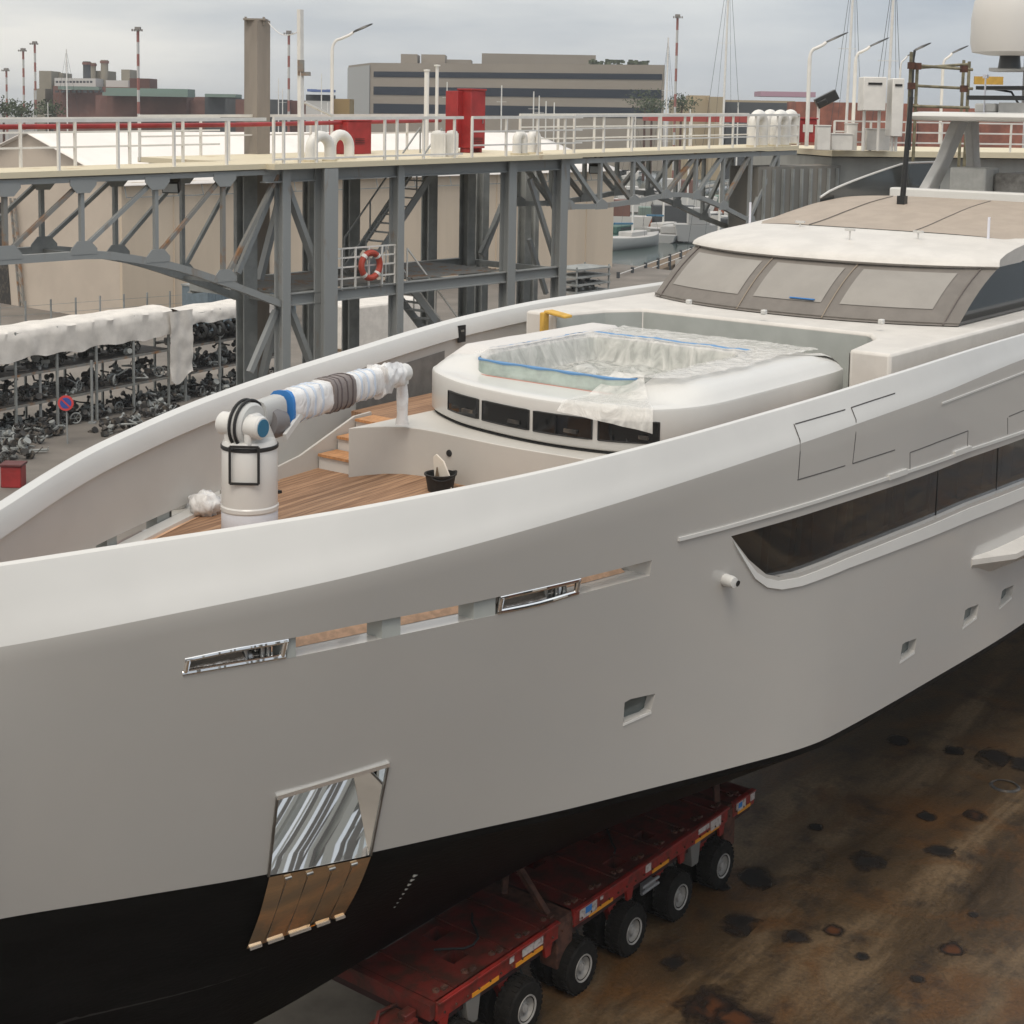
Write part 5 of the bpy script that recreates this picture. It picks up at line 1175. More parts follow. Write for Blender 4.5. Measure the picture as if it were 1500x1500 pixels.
mb = MB(); mb.box(Y(14.35, 1.9, .80), (1.4, .36, .36)); mb.box(Y(14.72, 1.72, 1.04), (.5, .45, .1)); mb.box(Y(14.9, 1.8, 1.12), (.22, .16, .10)); mb.tube([Y(15.0, 1.5, 1.1), Y(14.6, 1.55, 1.2), Y(14.2, 1.8, 1.02)], .03, 8); pp_ = tb(mb, 'power_pack', redt, bevel=.02)
mb = MB(); mb.box(Y(14.3, 2.12, 1.02), (1.3, .02, .07)); tb(mb, 'reflector', yel, pp_, ang=0)
mb = MB(); mb.box(Y(14.75, 2.12, .80), (.8, .03, .12)); mb.tube([Y(14.5, 2.15, .9), Y(15.2, 2.2, .82)], .03, 8); tb(mb, 'side_tank', mat('tank_steel', (.3, .3, .3), .4, .6), pp_, ang=30)
# stickers and reflectors
for a, c in ((15.9, 16.5), (16.9, 17.55), (18.75, 19.4), (20.55, 21.05), (21.9, 22.7), (23.35, 23.8)):
    mb = MB(); mb.box(Y((a+c)/2, QN+.034, ZB-.245), (c-a, .012, .06)); tb(mb, 'reflector', yel, ang=0)
for a, c, h in ((17.05, 17.55, .13), (16.75, 16.85, .1), (18.5, 18.95, .18), (19.05, 19.12, .07), (20.35, 20.5, .14), (22.0, 22.35, .10), (22.4, 22.75, .19), (23.3, 23.62, .17), (23.8, 23.95, .14)):
    mb = MB(); mb.box(Y((a+c)/2, QN+.036, ZB-.05-h/2), (c-a, .012, h)); tb(mb, 'sticker', decal, ang=0)
mb = MB(); mb.box(Y(18.72, QN+.046, ZB-.12), (.16, .008, .10)); tb(mb, 'sticker', blue, ang=0); mb = MB(); mb.box(Y(23.42, QN+.046, ZB-.12), (.12, .008, .09)); tb(mb, 'sticker', blue, ang=0)
# posts and brackets between the modules
mb = MB(); mb.bar(Y(18.05, 1.95, 1.15), Y(18.2, .95, 1.95), .09, .09); mb.bar(Y(18.1, .95, 1.15), Y(18.2, .95, 1.95), .09, .09); tb(mb, 'lashing_post', rustb, ang=0)
mb = MB(); mb.box(Y(18.2, .92, 1.97), (.42, .07, .05)); tb(mb, 'post_head', mat('pale_metal', (.6, .6, .58), .4), ang=0)
mb = MB(); mb.bar(Y(23.1, 1.85, 1.15), Y(23.15, 1.75, 1.95), .10, .10); tb(mb, 'lashing_post', rustb, ang=0)
for s_ in (18.15, 23.1): mb = MB(); mb.box(Y(s_, 1.95, .85), (.4, .33, .7)); tb(mb, 'swivel_housing', rustb, bevel=.02)
for s in (15.95, 21.95):
    mb = MB(); mb.prism([Y(s-.16, QN+.02, ZB-.3), Y(s+.16, QN+.02, ZB-.3), Y(s+.10, QN+.02, ZB-.68), Y(s-.10, QN+.02, ZB-.68)], (0, .25, 0)); tb(mb, 'mudguard', mat('mud_grey', (.16, .15, .135), .8), bevel=.01)
mb = MB(); mb.box(Y(20.45, QN+.02, .86), (.32, .1, .14)); mb.tube([Y(20.2, QN+.06, .92), Y(20.7, QN+.06, .92)], .03, 8); mb.tube([Y(20.2, QN+.06, .82), Y(20.7, QN+.06, .82)], .03, 8); tb(mb, 'hydraulic_valve', mat('tank_steel', (.3, .3, .3), .4, .6))
# supports between trailer and keel
for s in (16.6, 19.6, 22.2):
    mb = MB(); mb.box(Y(s, .25, 1.4), (.5, .7, .2)); tb(mb, 'keel_block', wood_box, ang=0)
# a plank edge and hoses along the inner side
mb = MB(); mb.box(Y(19.4, .62, ZB+.03), (8.2, .05, .05)); mb.tube([Y(15.6+.4*k, .50+.03*math.sin(k*1.3), ZB+.05) for k in range(21)], .025, 6); tb(mb, 'hose_run', mat('hose_grey', (.11, .10, .09), .7), ang=40)
# bed details: cross ribs, lashing eyes, hoses, bolts
for s in (15.6, 16.85, 17.6, 18.7, 19.6, 20.9, 21.75, 22.7, 23.5):
    mb = MB(); mb.box(Y(s, 1.1, ZB+.012), (.07, 1.96, .024)); tb(mb, 'bed_rib', redt, ang=0)
r2_ = random.Random(3)
for s in [15.35+.62*k for k in range(14)]:
    if abs(s-18.15) < .25 or abs(s-23.1) < .2: continue
    mb = MB(); mb.lathe([(.055, 0), (.05, .03), (.02, .03), (.02, .0)], Y(s, 1.93, ZB), n=10); mb.box(Y(s+.12, 1.98, ZB+.02), (.10, .06, .04)); tb(mb, 'lashing_eye', rustb)
for k in range(2):
    s = 16.1+4.1*k; mb = MB(); pts = [Y(s+.16*j+.03*math.sin(j*1.9+k), 1.25+.35*math.sin(j*.55+k*1.7), ZB+.03) for j in range(8)]; mb.tube(pts, .018, 6); tb(mb, 'loose_hose', black)
mb = MB()
for k in range(34):
    s = TRS0+.15+.25*k; mb.lathe([(.018, 0), (.018, .02), (0, .022)], Y(s, QN+.03, ZB-.20), (0, -1, 0), 6)
tb(mb, 'bolt_row', rustb)
for s in (15.3, 17.7, 19.9, 21.5, 22.8):
    mb = MB(); mb.prism([Y(s-.10, QN+.03, ZB-.28), Y(s+.10, QN+.03, ZB-.28), Y(s+.06, QN+.03, ZB-.46), Y(s-.06, QN+.03, ZB-.46)], (0, .05, 0)); tb(mb, 'lug_plate', redside, ang=0)
# wheels: tyre with tread blocks, rim with nuts
tp = [(.17, -.155), (.30, -.165), (.375, -.15), (.405, -.115), (.41, 0), (.405, .115), (.375, .15), (.30, .165), (.17, .155)]
def wheel(s, q):
    p = Y(s, q, .41); we = bpy.data.objects.new('wheel', None); COL.objects.link(we); we.parent = trl; we.location = p-Y(19.8, 1.2, 0); return we
def wheel_parts(we):
    def wb(mb, n, m, ang=35): 
        o = mb.build(n, m, None, ang=ang); o.parent = we; return o
    mb = MB(); mb.lathe([(r_, h) for r_, h in tp], (0, 0, 0), (0, -1, 0), 40, 0, False)
    for k in range(30):
        a = 2*math.pi*k/30
        for sg in (-1, 1):
            M = Matrix.Rotation(-(a+(.10 if sg > 0 else 0)), 3, 'Y'); c = M @ Vector((.412, 0, 0)); mb.box((c.x, sg*.085, c.z), (.02, .10, .045), M)
    wb(mb, 'tyre', tyre_m)
    mb = MB(); mb.lathe([(0, .135), (.055, .135), (.065, .10), (.10, .075), (.15, .07), (.172, .10), (.190, .165), (.212, .174), (.216, .15), (.2, -.05)], (0, 0, 0), (0, -1, 0), 32)
    for k in range(10):
        a = 2*math.pi*k/10; mb.lathe([(.014, .06), (.014, .095), (0, .095)], (math.cos(a)*.125, 0, math.sin(a)*.125), (0, -1, 0), 6)
    wb(mb, 'rim', rimm)
w0 = wheel(16.97, 2.14); wheel_parts(w0)
first = True
for i, s in enumerate([14.13, 15.55, 16.97, 18.39, 19.79, 21.2, 22.6]):
    for q in (2.14, 1.72):
        if i == 2 and q == 2.14: continue
        c = w0.copy(); COL.objects.link(c); c.parent = trl; c.location = Y(s, q, .41)-Y(19.8, 1.2, 0)
        for ch in [x for x in bpy.data.objects if x.parent == w0]:
            d = ch.copy(); COL.objects.link(d); d.parent = c
for s in [14.13, 15.55, 16.97, 18.39, 19.79, 21.2, 22.6]:
    mb = MB(); mb.bar(Y(s, 1.92, .41), Y(s-.28, 1.92, 1.0), .16, .22); mb.bar(Y(s-.28, 1.92, .95), Y(s+.05, 1.92, 1.15), .14, .16); mb.lathe([(.09, -.3), (.09, .3)], Y(s, 1.92, .41), (0, -1, 0), 14); tb(mb, 'axle_arm', redside, ang=0)
    mb = MB(); mb.tube([Y(s+.1, 2.02, 1.0), Y(s+.18, 2.06, .8), Y(s+.05, 2.05, .62)], .02, 6); tb(mb, 'brake_hose', black)

# ------------------------------------------------------------------ things on the bridge
def on_deck(px, o): t = bt(px, o); return BP(t, o, bz(t)), t
for px, o, hh, ww, lab in ((690, 2.2, 1.75, 1.05, 'tall red metal cabinet on the stair tower platform'), (513, 3.6, .95, .95, 'low red steel box behind the white bent pipes on the platform')):
    p, t = on_deck(px, o); cb_ = thing('cabinet', lab, 'cabinet', tuple(p))
    mb = MB(); M = Matrix(((BE.x, BN.x, 0), (BE.y, BN.y, 0), (0, 0, 1)))
    if hh > 1.2:
        mb.box(p+V3((0, 0, .14+hh/2)), (ww*.62, .55, hh), M); mb.box(p-BE*.30+BN*.32+V3((0, 0, .14+hh/2)), (ww*.5, .5, hh*.98), M); mb.box(p+V3((0, 0, .14+hh+.03)), (ww*.68, .6, .06), M)
        for a in (-.25, .25): mb.box(p+BE*a+V3((0, 0, .07)), (.08, .4, .14), M)
    else:
        mb.box(p+V3((0, 0, hh/2)), (ww, .8, hh), M); mb.box(p+V3((0, 0, hh+.03)), (ww*1.04, .84, .05), M)
    mb.build('body', redp, cb_, bevel=.015)
    mb = MB(); mb.box(p-BN*.285+BE*.2+V3((0, 0, hh*.55)), (.03, .03, .14), M); mb.build('handle', steel, cb_, ang=0)
    mb = MB()
    for k in range(4): mb.box(p-BN*(.28 if hh > 1.2 else .41)+V3((0, 0, .3+.05*k)), (ww*.4, .012, .015), M)
    mb.build('louvre', black, cb_, ang=0)
def gooseneck(px, o, lab, r_=.17, hh=.62, wd=.62, grp='white bent vent pipes on the bridge'):
    p, t = on_deck(px, o); g = thing('vent_pipe', lab, 'pipe', tuple(p), 0, grp); P = []
    P.append(p); P.append(p+V3((0, 0, hh-wd/2)))
    for k in range(1, 12): a = math.pi*k/12; P.append(p+BE*(wd/2*(1-math.cos(a)))+V3((0, 0, hh-wd/2+wd/2*math.sin(a))))
    P.append(p+BE*wd+V3((0, 0, hh-wd/2))); P.append(p+BE*wd+V3((0, 0, .05)))
    mb = MB(); mb.tube(P, r_, 16); mb.build('bend', pipew, g, ang=60)
    mb = MB()
    for q in (0, wd): mb.lathe([(r_+.06, 0), (r_+.06, .05)], p+BE*q+V3((0, 0, .0)), n=18)
    mb.build('flange', cream, g)
gooseneck(455, .1, 'nearer of the two white bent pipes at the left end of the platform', .14, .66, .66); gooseneck(485, .9, 'farther of the two white bent pipes at the left end of the platform', .14, .66, .66)
gooseneck(757, .15, 'left of the two white bent pipes beside the tall red cabinet', .13, .6, .3); gooseneck(777, .5, 'right of the two white bent pipes beside the tall red cabinet', .13, .6, .3)
for px, o, lab in ((1103, .4, 'first white bent pipe at the right end of the walkway'), (1120, 1.2, 'second white bent pipe at the right end of the walkway'), (1135, .3, 'third white bent pipe at the right end of the walkway'), (1150, 1.3, 'last white bent pipe, beside the red valve box')):
    gooseneck(px, o, lab, .2, 1.15, .62)
p, t = on_deck(1172, 1.6); vb = thing('valve_box', 'small red valve box at the right end of the walkway', 'box', tuple(p)); mb = MB(); mb.box(p+V3((0, 0, .5)), (1.1, .8, .9)); mb.box(p+V3((0, 0, .98)), (1.2, .9, .06)); mb.build('body', redp, vb, bevel=.02); mb = MB(); mb.box(p+V3((.2, -.42, .6)), (.4, .02, .3)); mb.build('label_plate', railw, vb, ang=0)
for px, w_, lab in ((642, .42, 'white pillar box left of the tall red cabinet'), (662, .36, 'white ribbed box just in front of the tall red cabinet')):
    p, t = on_deck(px, .5); wb_ = thing('pillar_box', lab, 'box', tuple(p)); mb = MB(); mb.box(p+V3((0, 0, .33)), (w_, w_, .66)); mb.lathe([(w_*.45, .0), (w_*.4, .06), (0, .09)], p+V3((0, 0, .66)), n=16)
    for k in (-1, 0, 1): mb.box(p+V3((k*.12, -w_/2-.01, .33)), (.04, .02, .6))
    mb.build('body', railw, wb_, ang=30)
# lamp posts (bracket lamps leaning right), masts
def lamp_post(base, top_h, reach, label, r_=.045, hl=.62, dr=None):
    L_ = thing('lamp_post', label, 'lamp post', tuple(base), 0, 'lamp posts along the bridge and quay'); d = (dr or V3((1, .25, 0))).normalized(); P = [base, base+V3((0, 0, top_h*.84))]
    for k in range(1, 7): a = k/6*math.pi/2; P.append(base+V3((0, 0, top_h*.84))+d*(reach*.35*(1-math.cos(a)))+V3((0, 0, top_h*.10*math.sin(a))))
    P.append(base+d*reach*.8+V3((0, 0, top_h*.975))); P.append(base+d*reach+V3((0, 0, top_h)))
    mb = MB(); mb.tube(P, [r_]*2+[r_*.8]*8, 10); mb.build('pole', railw if 'dark' not in label else blacks, L_)
    h = P[-1]; dd = (d+V3((0, 0, .45))).normalized(); sd_ = dd.cross(V3((0, 0, 1))).normalized()
    mb = MB(); mb.loft([[h+dd*a+sd_*w_+u_*V3((0, 0, 1)) for w_, u_ in ((-b_, 0), (-b_*.7, b_*.5), (b_*.7, b_*.5), (b_, 0), (b_*.6, -b_*.25), (-b_*.6, -b_*.25))] for a, b_ in ((-.05, .03), (.05, .09), (hl*.5, .11), (hl*.9, .07), (hl, .02))], True, True); mb.build('lamp_head', blacks, L_, ang=40)
p, _ = on_deck(486, 3.8); lamp_post(p, 3.55, .62, 'white bracket lamp post rising behind the white bent pipes on the platform', .05, .62)
def lampat(px, py_top, head_px, dist, z0, lab, **k):
    b_ = far(px, 170, dist); b_.z = z0; top = far(head_px, py_top, dist); lamp_post(b_, top.z-z0, abs(top.x-b_.x), lab, **k)
lampat(1183, 62, 1212, 60, 12.3, 'white bracket lamp post right of the end pipes, first of the row over the quay', r_=.08, hl=1.0)
lampat(1250, 68, 1276, 68, 12.3, 'white bracket lamp post just left of the white control box', r_=.08, hl=1.0)
lampat(1334, 74, 1340, 56, 12.3, 'dark thin bracket lamp post beside the scaffold tubes', r_=.06, hl=.7)
lampat(1316, 82, 1330, 100, 12.3, 'faint white lamp post far behind the control box', r_=.07, hl=.6)
lampat(1378, 78, 1396, 72, 12.3, 'white bracket lamp post left of the satellite dome', r_=.07, hl=.9)
# floodlight on its arm over the quay
p = far(1198, 185, 62); fl_ = thing('floodlight', 'black floodlight tilted up on a short white pole over the quay', 'floodlight', (p.x, p.y, 12.3)); mb = MB(); mb.tube([V3((p.x, p.y, 12.3)), V3((p.x, p.y, 13.9))], .06, 8); mb.build('pole', railw, fl_)
mb = MB(); M = Matrix.Rotation(R(-28), 3, 'Y'); mb.box((p.x+.3, p.y, 14.15), (.9, .4, .42), M); mb.box((p.x+.1, p.y-.1, 14.0), (.4, .3, .2), M); mb.build('housing', blacks, fl_, bevel=.03)
# white control boxes on the quay
for px0, px1, y0, y1, lab in ((1263, 1299, 113, 162, 'large white control box on posts left of the scaffold tubes'), (1304, 1325, 115, 200, 'narrow white cabinet behind the mast right of the control box')):
    a, c = far(px0, y1, 58), far(px1, y0, 58); cb_ = thing('control_box', lab, 'box', ((a.x+c.x)/2, a.y, 12.2)); mb = MB(); mb.box(((a.x+c.x)/2, a.y+.4, (a.z+c.z)/2), (c.x-a.x, .9, c.z-a.z)); mb.build('body', pipew, cb_, bevel=.03)
    mb = MB(); mb.box(((a.x+c.x)/2, a.y-.07, c.z-.25), ((c.x-a.x)*.6, .03, .08)); mb.build('vent', black, cb_, ang=0)
    mb = MB()
    for xx in (a.x+.15, c.x-.15): mb.bar((xx, a.y+.3, 12.2), (xx, a.y+.3, a.z+.02), .09, .09)
    mb.build('leg', railw, cb_, ang=0)
rng = random.Random(5)
for i, (px, hh, ww) in enumerate(((1205, .9, .5), (1232, .6, .8), (1246, 1.0, .4), (1285, .8, .9))):
    p = far(px, 200, 58.5+i*.4); g = thing('deck_locker', ['small white locker below the floodlight', 'low white locker between the lamp posts', 'upright white meter box by the second quay lamp post', 'wide white locker under the large control box'][i], 'locker', (p.x, p.y, 12.2))
    mb = MB(); mb.box((p.x, p.y, 12.2+hh/2), (ww, .5, hh)); mb.build('body', railw, g, bevel=.02); mb = MB(); mb.box((p.x, p.y, 12.2+hh+.02), (ww*1.06, .56, .04)); mb.build('lid', pipew, g, ang=0)
# tall square pillar and rigged mast behind the bridge
pb = far(375, 240, 45); pil = thing('square_pillar', 'tall weathered square steel pillar rising above the walkway', 'pillar', (pb.x, pb.y, 0)); ptp = far(375, 30, 45)
mb = MB(); mb.bar((pb.x, pb.y, 0), (pb.x+.04, pb.y, ptp.z), .55, .50); mb.build('shaft', pillarm, pil, ang=0); mb = MB(); mb.box((pb.x, pb.y, ptp.z+.02), (.64, .6, .05))
for sx in (-1, 1): mb.box((pb.x+sx*.26, pb.y-.2, ptp.z-.02), (.06, .06, .22))
mb.build('cap', pillarm, pil, ang=0)
pb = bp(441, 235, .5); ptp = bp(441, 14, .5); ms = thing('thin_mast', 'thin white mast with brackets standing on the walkway right of the pillar', 'mast', tuple(pb))
mb = MB(); mb.bar((pb.x, pb.y, bz(10)), (pb.x-.03, pb.y, ptp.z), .12, .12); mb.build('pole', railw, ms, ang=0)
mb = MB(); q_ = bp(441, 108, .5); mb.box(q_+V3((.08, 0, 0)), (.32, .14, .10)); mb.box(q_+V3((.0, -.02, .2)), (.16, .14, .3)); mb.build('bracket', rustd, ms, ang=0)
mb = MB(); c0 = V3((ptp.x-.05, ptp.y, ptp.z-.55)); P0 = far(393, 33, 45); mb.tube([P0+(c0-P0)*(k/8)-V3((0, 0, .22*math.sin(math.pi*k/8))) for k in range(9)], .012, 6); mb.build('cable', railw, ms)
mb = MB(); a_ = bp(446, 150, .5); c_ = bp(488, 170, .5); mb.bar(a_, c_, .09, .05); mb.build('stay', railw, ms, ang=0)
for px, yt, lab in ((624, 104, 'thick white pipe post left of the tall red cabinet'), (639, 97, 'thin white pipe post left of the tall red cabinet')):
    p, t = on_deck(px, 2.6); tpp = bp(px, yt, 2.6); pp = thing('pipe_post', lab, 'post', tuple(p)); mb = MB(); mb.tube([p, V3((p.x, p.y, tpp.z))], .075 if px < 630 else .05, 10); mb.build('pole', pipew, pp); mb = MB(); mb.lathe([(.10, 0), (.10, .04), (0, .05)], V3((p.x, p.y, tpp.z)), n=12); mb.build('cap', pipew, pp)
# floodlights hung under the walkway
for px, py, o, lab in ((251, 272, 1.0, 'floodlight hung under the left walkway'), (872, 246, .6, 'floodlight hung under the right walkway')):
    p = bp(px, py, o); g = thing('hanging_floodlight', lab, 'floodlight', tuple(p)); mb = MB(); M = Matrix.Rotation(R(20), 3, 'X'); mb.box(p, (.42, .28, .30), M); mb.build('housing', blacks, g, bevel=.02); mb = MB(); mb.box(p+V3((0, -.15, -.05)), (.36, .02, .22), M); mb.build('glass', mat('lamp_glass', (.5, .52, .52), .15), g, ang=0); mb = MB(); mb.bar(p+V3((0, 0, .1)), p+V3((0, 0, .45)), .05, .05); mb.build('bracket', blacks, g, ang=0)

# ------------------------------------------------------------------ storage racks with white tarpaulin on the yard
RA = at(-40, 655, 0); RB = at(400, 560, 0)
rd = (RB-RA).normalized(); rn = V3((-rd.y, rd.x, 0)); RL_ = (RB-RA).length
def rack(k0, k1, zt, lab, tarp, nb_, hang, sh0=0.):
    a = RA+rd*(RL_*k0); c = RA+rd*(RL_*k1); L_ = (c-a).length; g = thing('storage_rack', lab, 'rack', tuple(a+rd*L_/2))
    D = 1.9
    for i in range(nb_+1):
        for o in (0, D):
            mb = MB(); p = a+rd*(L_*i/nb_)+rn*o; mb.bar(p, p+V3((0, 0, zt)), .09, .09); mb.build('upright', galvd, g, ang=0)
    for z in (1.25, 2.5, zt-.1):
        mb = MB()
        for o in (0, D): mb.bar(a+rn*o+V3((0, 0, z)), c+rn*o+V3((0, 0, z)), .07, .10)
        mb.build('shelf_beam', rustd, g, ang=0)
        if z < zt-.2:
            mb = MB(); mb.prism([a+V3((0, 0, z+.05)), c+V3((0, 0, z+.05)), c+rn*D+V3((0, 0, z+.05)), a+rn*D+V3((0, 0, z+.05))], (0, 0, .04)); mb.build('shelf', clutter, g, ang=0)
    # sheet draped over the top
    t = thing('tarpaulin', tarp, 'tarpaulin', tuple(a+rd*L_/2+V3((0, 0, zt)))); mb = MB(); rr = []; n = int(L_/.12)
    prof = [(-.16, -hang), (-.15, -hang*.66), (-.14, -hang*.33), (-.12, -.02), (.1, .10), (.6, .16), (1.1, .17), (1.6, .10), (D+.1, -.05), (D+.14, -.5), (D+.15, -.9)]
    for i in range(n+1):
        f = i/n; ph = f*L_; row = []
        for j, (o, z) in enumerate(prof):
            sc_ = .05*abs(math.sin(ph*math.pi/(L_/nb_)))
            wv = .07*noise.noise(V3((ph*.9, j*.5, 1)))+(.05*abs(math.sin(ph*1.7+j*1.1))+.04*abs(math.sin(ph*2.9-j*1.4+2)) if j < 4 else .03*noise.noise(V3((ph*2, j, 5)))); hz = z*(1+.18*noise.noise(V3((ph*.8, 2, k0*9)))) if j < 3 else z-sc_
            row.append(a+rd*(-.15+(L_+.3)*f)+rn*(o+wv*(1 if j < 4 else .3))+V3((0, 0, zt+hz+wv*.5)))
        rr.append(row)
    mb.loft(rr, False); mb.build('sheet', tarpw, t, ang=60); return a, c, g
a1, c1_, g1 = rack(0, .60, 4.3, 'long steel storage rack full of dark scrap at the left edge of the yard', 'long white wrinkled tarpaulin draped over the left storage rack', 5, 1.15)
a2, c2_, g2 = rack(.66, 1.04, 4.05, 'shorter steel storage rack in front of the stair tower', 'short white tarpaulin on the rack in front of the stair tower', 3, .55)
# loose hanging sheet between the racks
hs = thing('hanging_sheet', 'white sheet hanging down to the ground between the two racks', 'sheet', tuple(c1_)); mb = MB(); rr = []
for i in range(13):
    f = i/12; rr.append([c1_-rd*.1+rd*(1.45*f)-rn*(.22+.10*noise.noise(V3((f*3, j*.4, 0))))+V3((0, 0, 4.25-3.1*j/14-(.25*math.sin(f*5) if j == 14 else 0))) for j in range(15)])
mb.loft(rr, False); mb.build('sheet', tarpw, hs, ang=60)
# scrap stored on and under the racks: each pile is an object
rng = random.Random(11)
kinds = ['bundle of dark engine parts', 'heap of grey machine parts', 'coil of black hose', 'stack of steel brackets', 'rusty pump housing', 'grey valve block']
def scrap(p, sz, label, grp, seed, ncomp=34):
    g = thing('scrap_pile', label, 'scrap pile', tuple(p), 0, grp); r_ = random.Random(seed); mb = MB(); mb2 = MB()
    for k in range(ncomp):
        xx, yy = r_.uniform(-1, 1), r_.uniform(-1, 1); c = p+rd*(xx*sz[0]*.55)+rn*(yy*sz[1]*.5)+V3((0, 0, .05+r_.random()*sz[2]*.75*(1-max(abs(xx), abs(yy))**2*.8))); M = Matrix.Rotation(r_.uniform(0, 3), 3, 'Z') @ Matrix.Rotation(r_.uniform(-.5, .5), 3, 'X'); q_ = mb if k % 3 else mb2
        if k % 4 == 1: q_.tube([c, c+M @ V3((r_.uniform(.3, .9), 0, 0)), c+M @ V3((r_.uniform(.3, .9), r_.uniform(-.3, .3), r_.uniform(0, .3)))], r_.uniform(.02, .05), 6)
        elif k % 2: q_.box(c, (r_.uniform(.08, .5), r_.uniform(.05, .25), r_.uniform(.03, .25)), M)
        else: rr0 = r_.uniform(.05, .2); q_.lathe([(rr0, 0), (rr0, .08), (rr0*.45, .09), (rr0*.45, .26), (rr0*.8, .27), (rr0*.8, .36)], c, (r_.uniform(-1, 1), r_.uniform(-1, 1), r_.uniform(-.3, 1)), 10)
    for k in range(2):
        c = p+rd*(r_.uniform(-.5, .5)*sz[0])+rn*(-.45+r_.uniform(-.2, .3))*sz[1]+V3((0, 0, .26)); aa = r_.uniform(-.5, .5); e1 = (rd*math.cos(aa)+rn*math.sin(aa)).normalized(); e3 = e1.cross(V3((0, 0, 1)))
        q_ = mb if k % 2 else mb2; q_.loft([[c+(e1*math.cos(a)+V3((0, 0, 1))*math.sin(a))*(.22+.035*math.cos(b_))+e3*(.04*math.sin(b_)) for b_ in (0, 1.57, 3.14, 4.71)] for a in [2*math.pi*j/14 for j in range(15)]], True)
        for a in (0, 1.05, 2.1): q_.bar(c-(e1*math.cos(a)+V3((0, 0, 1))*math.sin(a))*.2, c+(e1*math.cos(a)+V3((0, 0, 1))*math.sin(a))*.2, .02, .02)
    mb.build('machinery', clutter, g, ang=30); mb2.build('metalwork', galvd, g, ang=30); return g
ORD = ['first', 'second', 'third', 'fourth', 'fifth', 'sixth', 'seventh', 'eighth', 'ninth']
lv = {0: 'on the ground under', 1: 'on the lower shelf of', 2: 'on the upper shelf of'}
for rk, (a, c, nb_, nm) in enumerate(((a1, c1_, 6, 'the long rack'), (a2, c2_, 4, 'the short rack'))):
    for i in range(nb_):
        for z, li in ((.0, 0), (1.3, 1), (2.6, 2)):
            if rk == 0 and li == 2 and i % 2: continue
            p = a+(c-a)*((i+.5)/nb_)+rn*.8+V3((0, 0, z)); scrap(p, (2.1, 1.2, 1.0), 'dark scrap metal '+lv[li]+' '+nm+', '+ORD[i]+' bay from the left', 'scrap piles in the racks', 100*rk+10*i+li)
# black wheels row on top shelf right rack
for i in range(7):
    p = bp(272+11*i, 506-1.2*i, 0); q_ = at(280+11*i, 555, 0); p = a2+(c2_-a2)*(.12+.085*i)-rn*.28+V3((0, 0, 3.15)); g = thing('spare_tyre', 'black tyre hanging on the front of the short rack, '+ORD[i]+' from the left', 'tyre', tuple(p), 0, 'black tyres on the short rack')
    mb = MB(); rr = [[p+(rd*.25+rn*.97).normalized()*0+(rn*math.cos(a)+V3((0, 0, 1))*math.sin(a))*(.26+.09*math.cos(b_))+rd*(.09*math.sin(b_)) for b_ in [2*math.pi*k/8 for k in range(8)]] for a in [2*math.pi*k/20 for k in range(21)]]; mb.loft(rr, True); mb.build('tyre', black, g)
# scrap on open ground in front of the racks
for i, (px, py) in enumerate(((8, 640), (30, 655), (55, 640), (15, 672), (250, 585), (300, 575), (345, 590), (230, 610), (170, 632))):
    p = at(px, py, 0); scrap(p, (1.8, 1.2, .9), 'dark scrap heap on the open yard floor, '+ORD[[0, 2, 3, 1, 6, 7, 8, 5, 4][i]]+' from the left', 'scrap heaps in front of the racks', 900+i)
# no parking sign
sp0 = at(99, 650, 0); spd = far(97, 590, sp0.y); sg_ = thing('no_parking_sign', 'round red and blue no parking sign on a thin grey pole', 'sign', tuple(sp0)); mb = MB(); mb.tube([sp0, V3((spd.x, sp0.y, spd.z+.35))], .035, 8); mb.build('pole', galv, sg_)
sc0 = V3((spd.x, sp0.y-.06, spd.z)); ax = V3((.1, -1, .05)); mb = MB(); mb.lathe([(0, 0), (.31, 0), (.31, .02), (0, .02)], sc0, ax, 28); pn = mb.build('red_disc', mat('sign_red', (.55, .05, .05), .5), sg_); mb = MB(); mb.lathe([(0, 0), (.22, 0), (.22, .008), (0, .008)], sc0+ax*.02, ax, 28); mb.build('blue_disc', mat('sign_blue', (.03, .07, .30), .5), sg_)
mb = MB(); u_ = V3((1, .1, 0)).normalized(); mb.bar(sc0+ax*.034-u_*.16+V3((0, 0, .16)), sc0+ax*.034+u_*.16-V3((0, 0, .16)), .06, .01, up=tuple(ax)); mb.build('slash', mat('sign_red', (.55, .05, .05), .5), sg_, ang=0)
# red bin
p = at(20, 712, 0); rb = thing('red_bin', 'small red waste bin at the left edge of the yard', 'bin', tuple(p)); mb = MB(); mb.prism([p+V3((-.36, -.3, 0)), p+V3((.36, -.3, 0)), p+V3((.36, .3, 0)), p+V3((-.36, .3, 0))], (0, 0, .75)); mb.build('body', redp, rb, bevel=.03); mb = MB(); mb.box(p+V3((0, 0, .80)), (.80, .68, .09)); mb.build('lid', mat('bin_lid', (.10, .02, .02), .5), rb, bevel=.02)
# poles standing in the yard
for i, (px, py, hh, lab) in enumerate(((191, 640, 2.6, 'short grey post in front of the long rack'), (505, 470, 3.4, 'grey post behind the short rack'))):
    p = at(60+75*i, 632-12*i, 0); g = thing('yard_post', ['grey post left of the no parking sign', 'grey post right of the no parking sign'][i], 'post', tuple(p)); mb = MB(); mb.tube([p, p+V3((0, 0, 2.7))], .06, 8); mb.build('pole', galv, g); mb = MB(); mb.box(p+V3((0, 0, .03)), (.3, .3, .06)); mb.build('base', galv, g, ang=0)
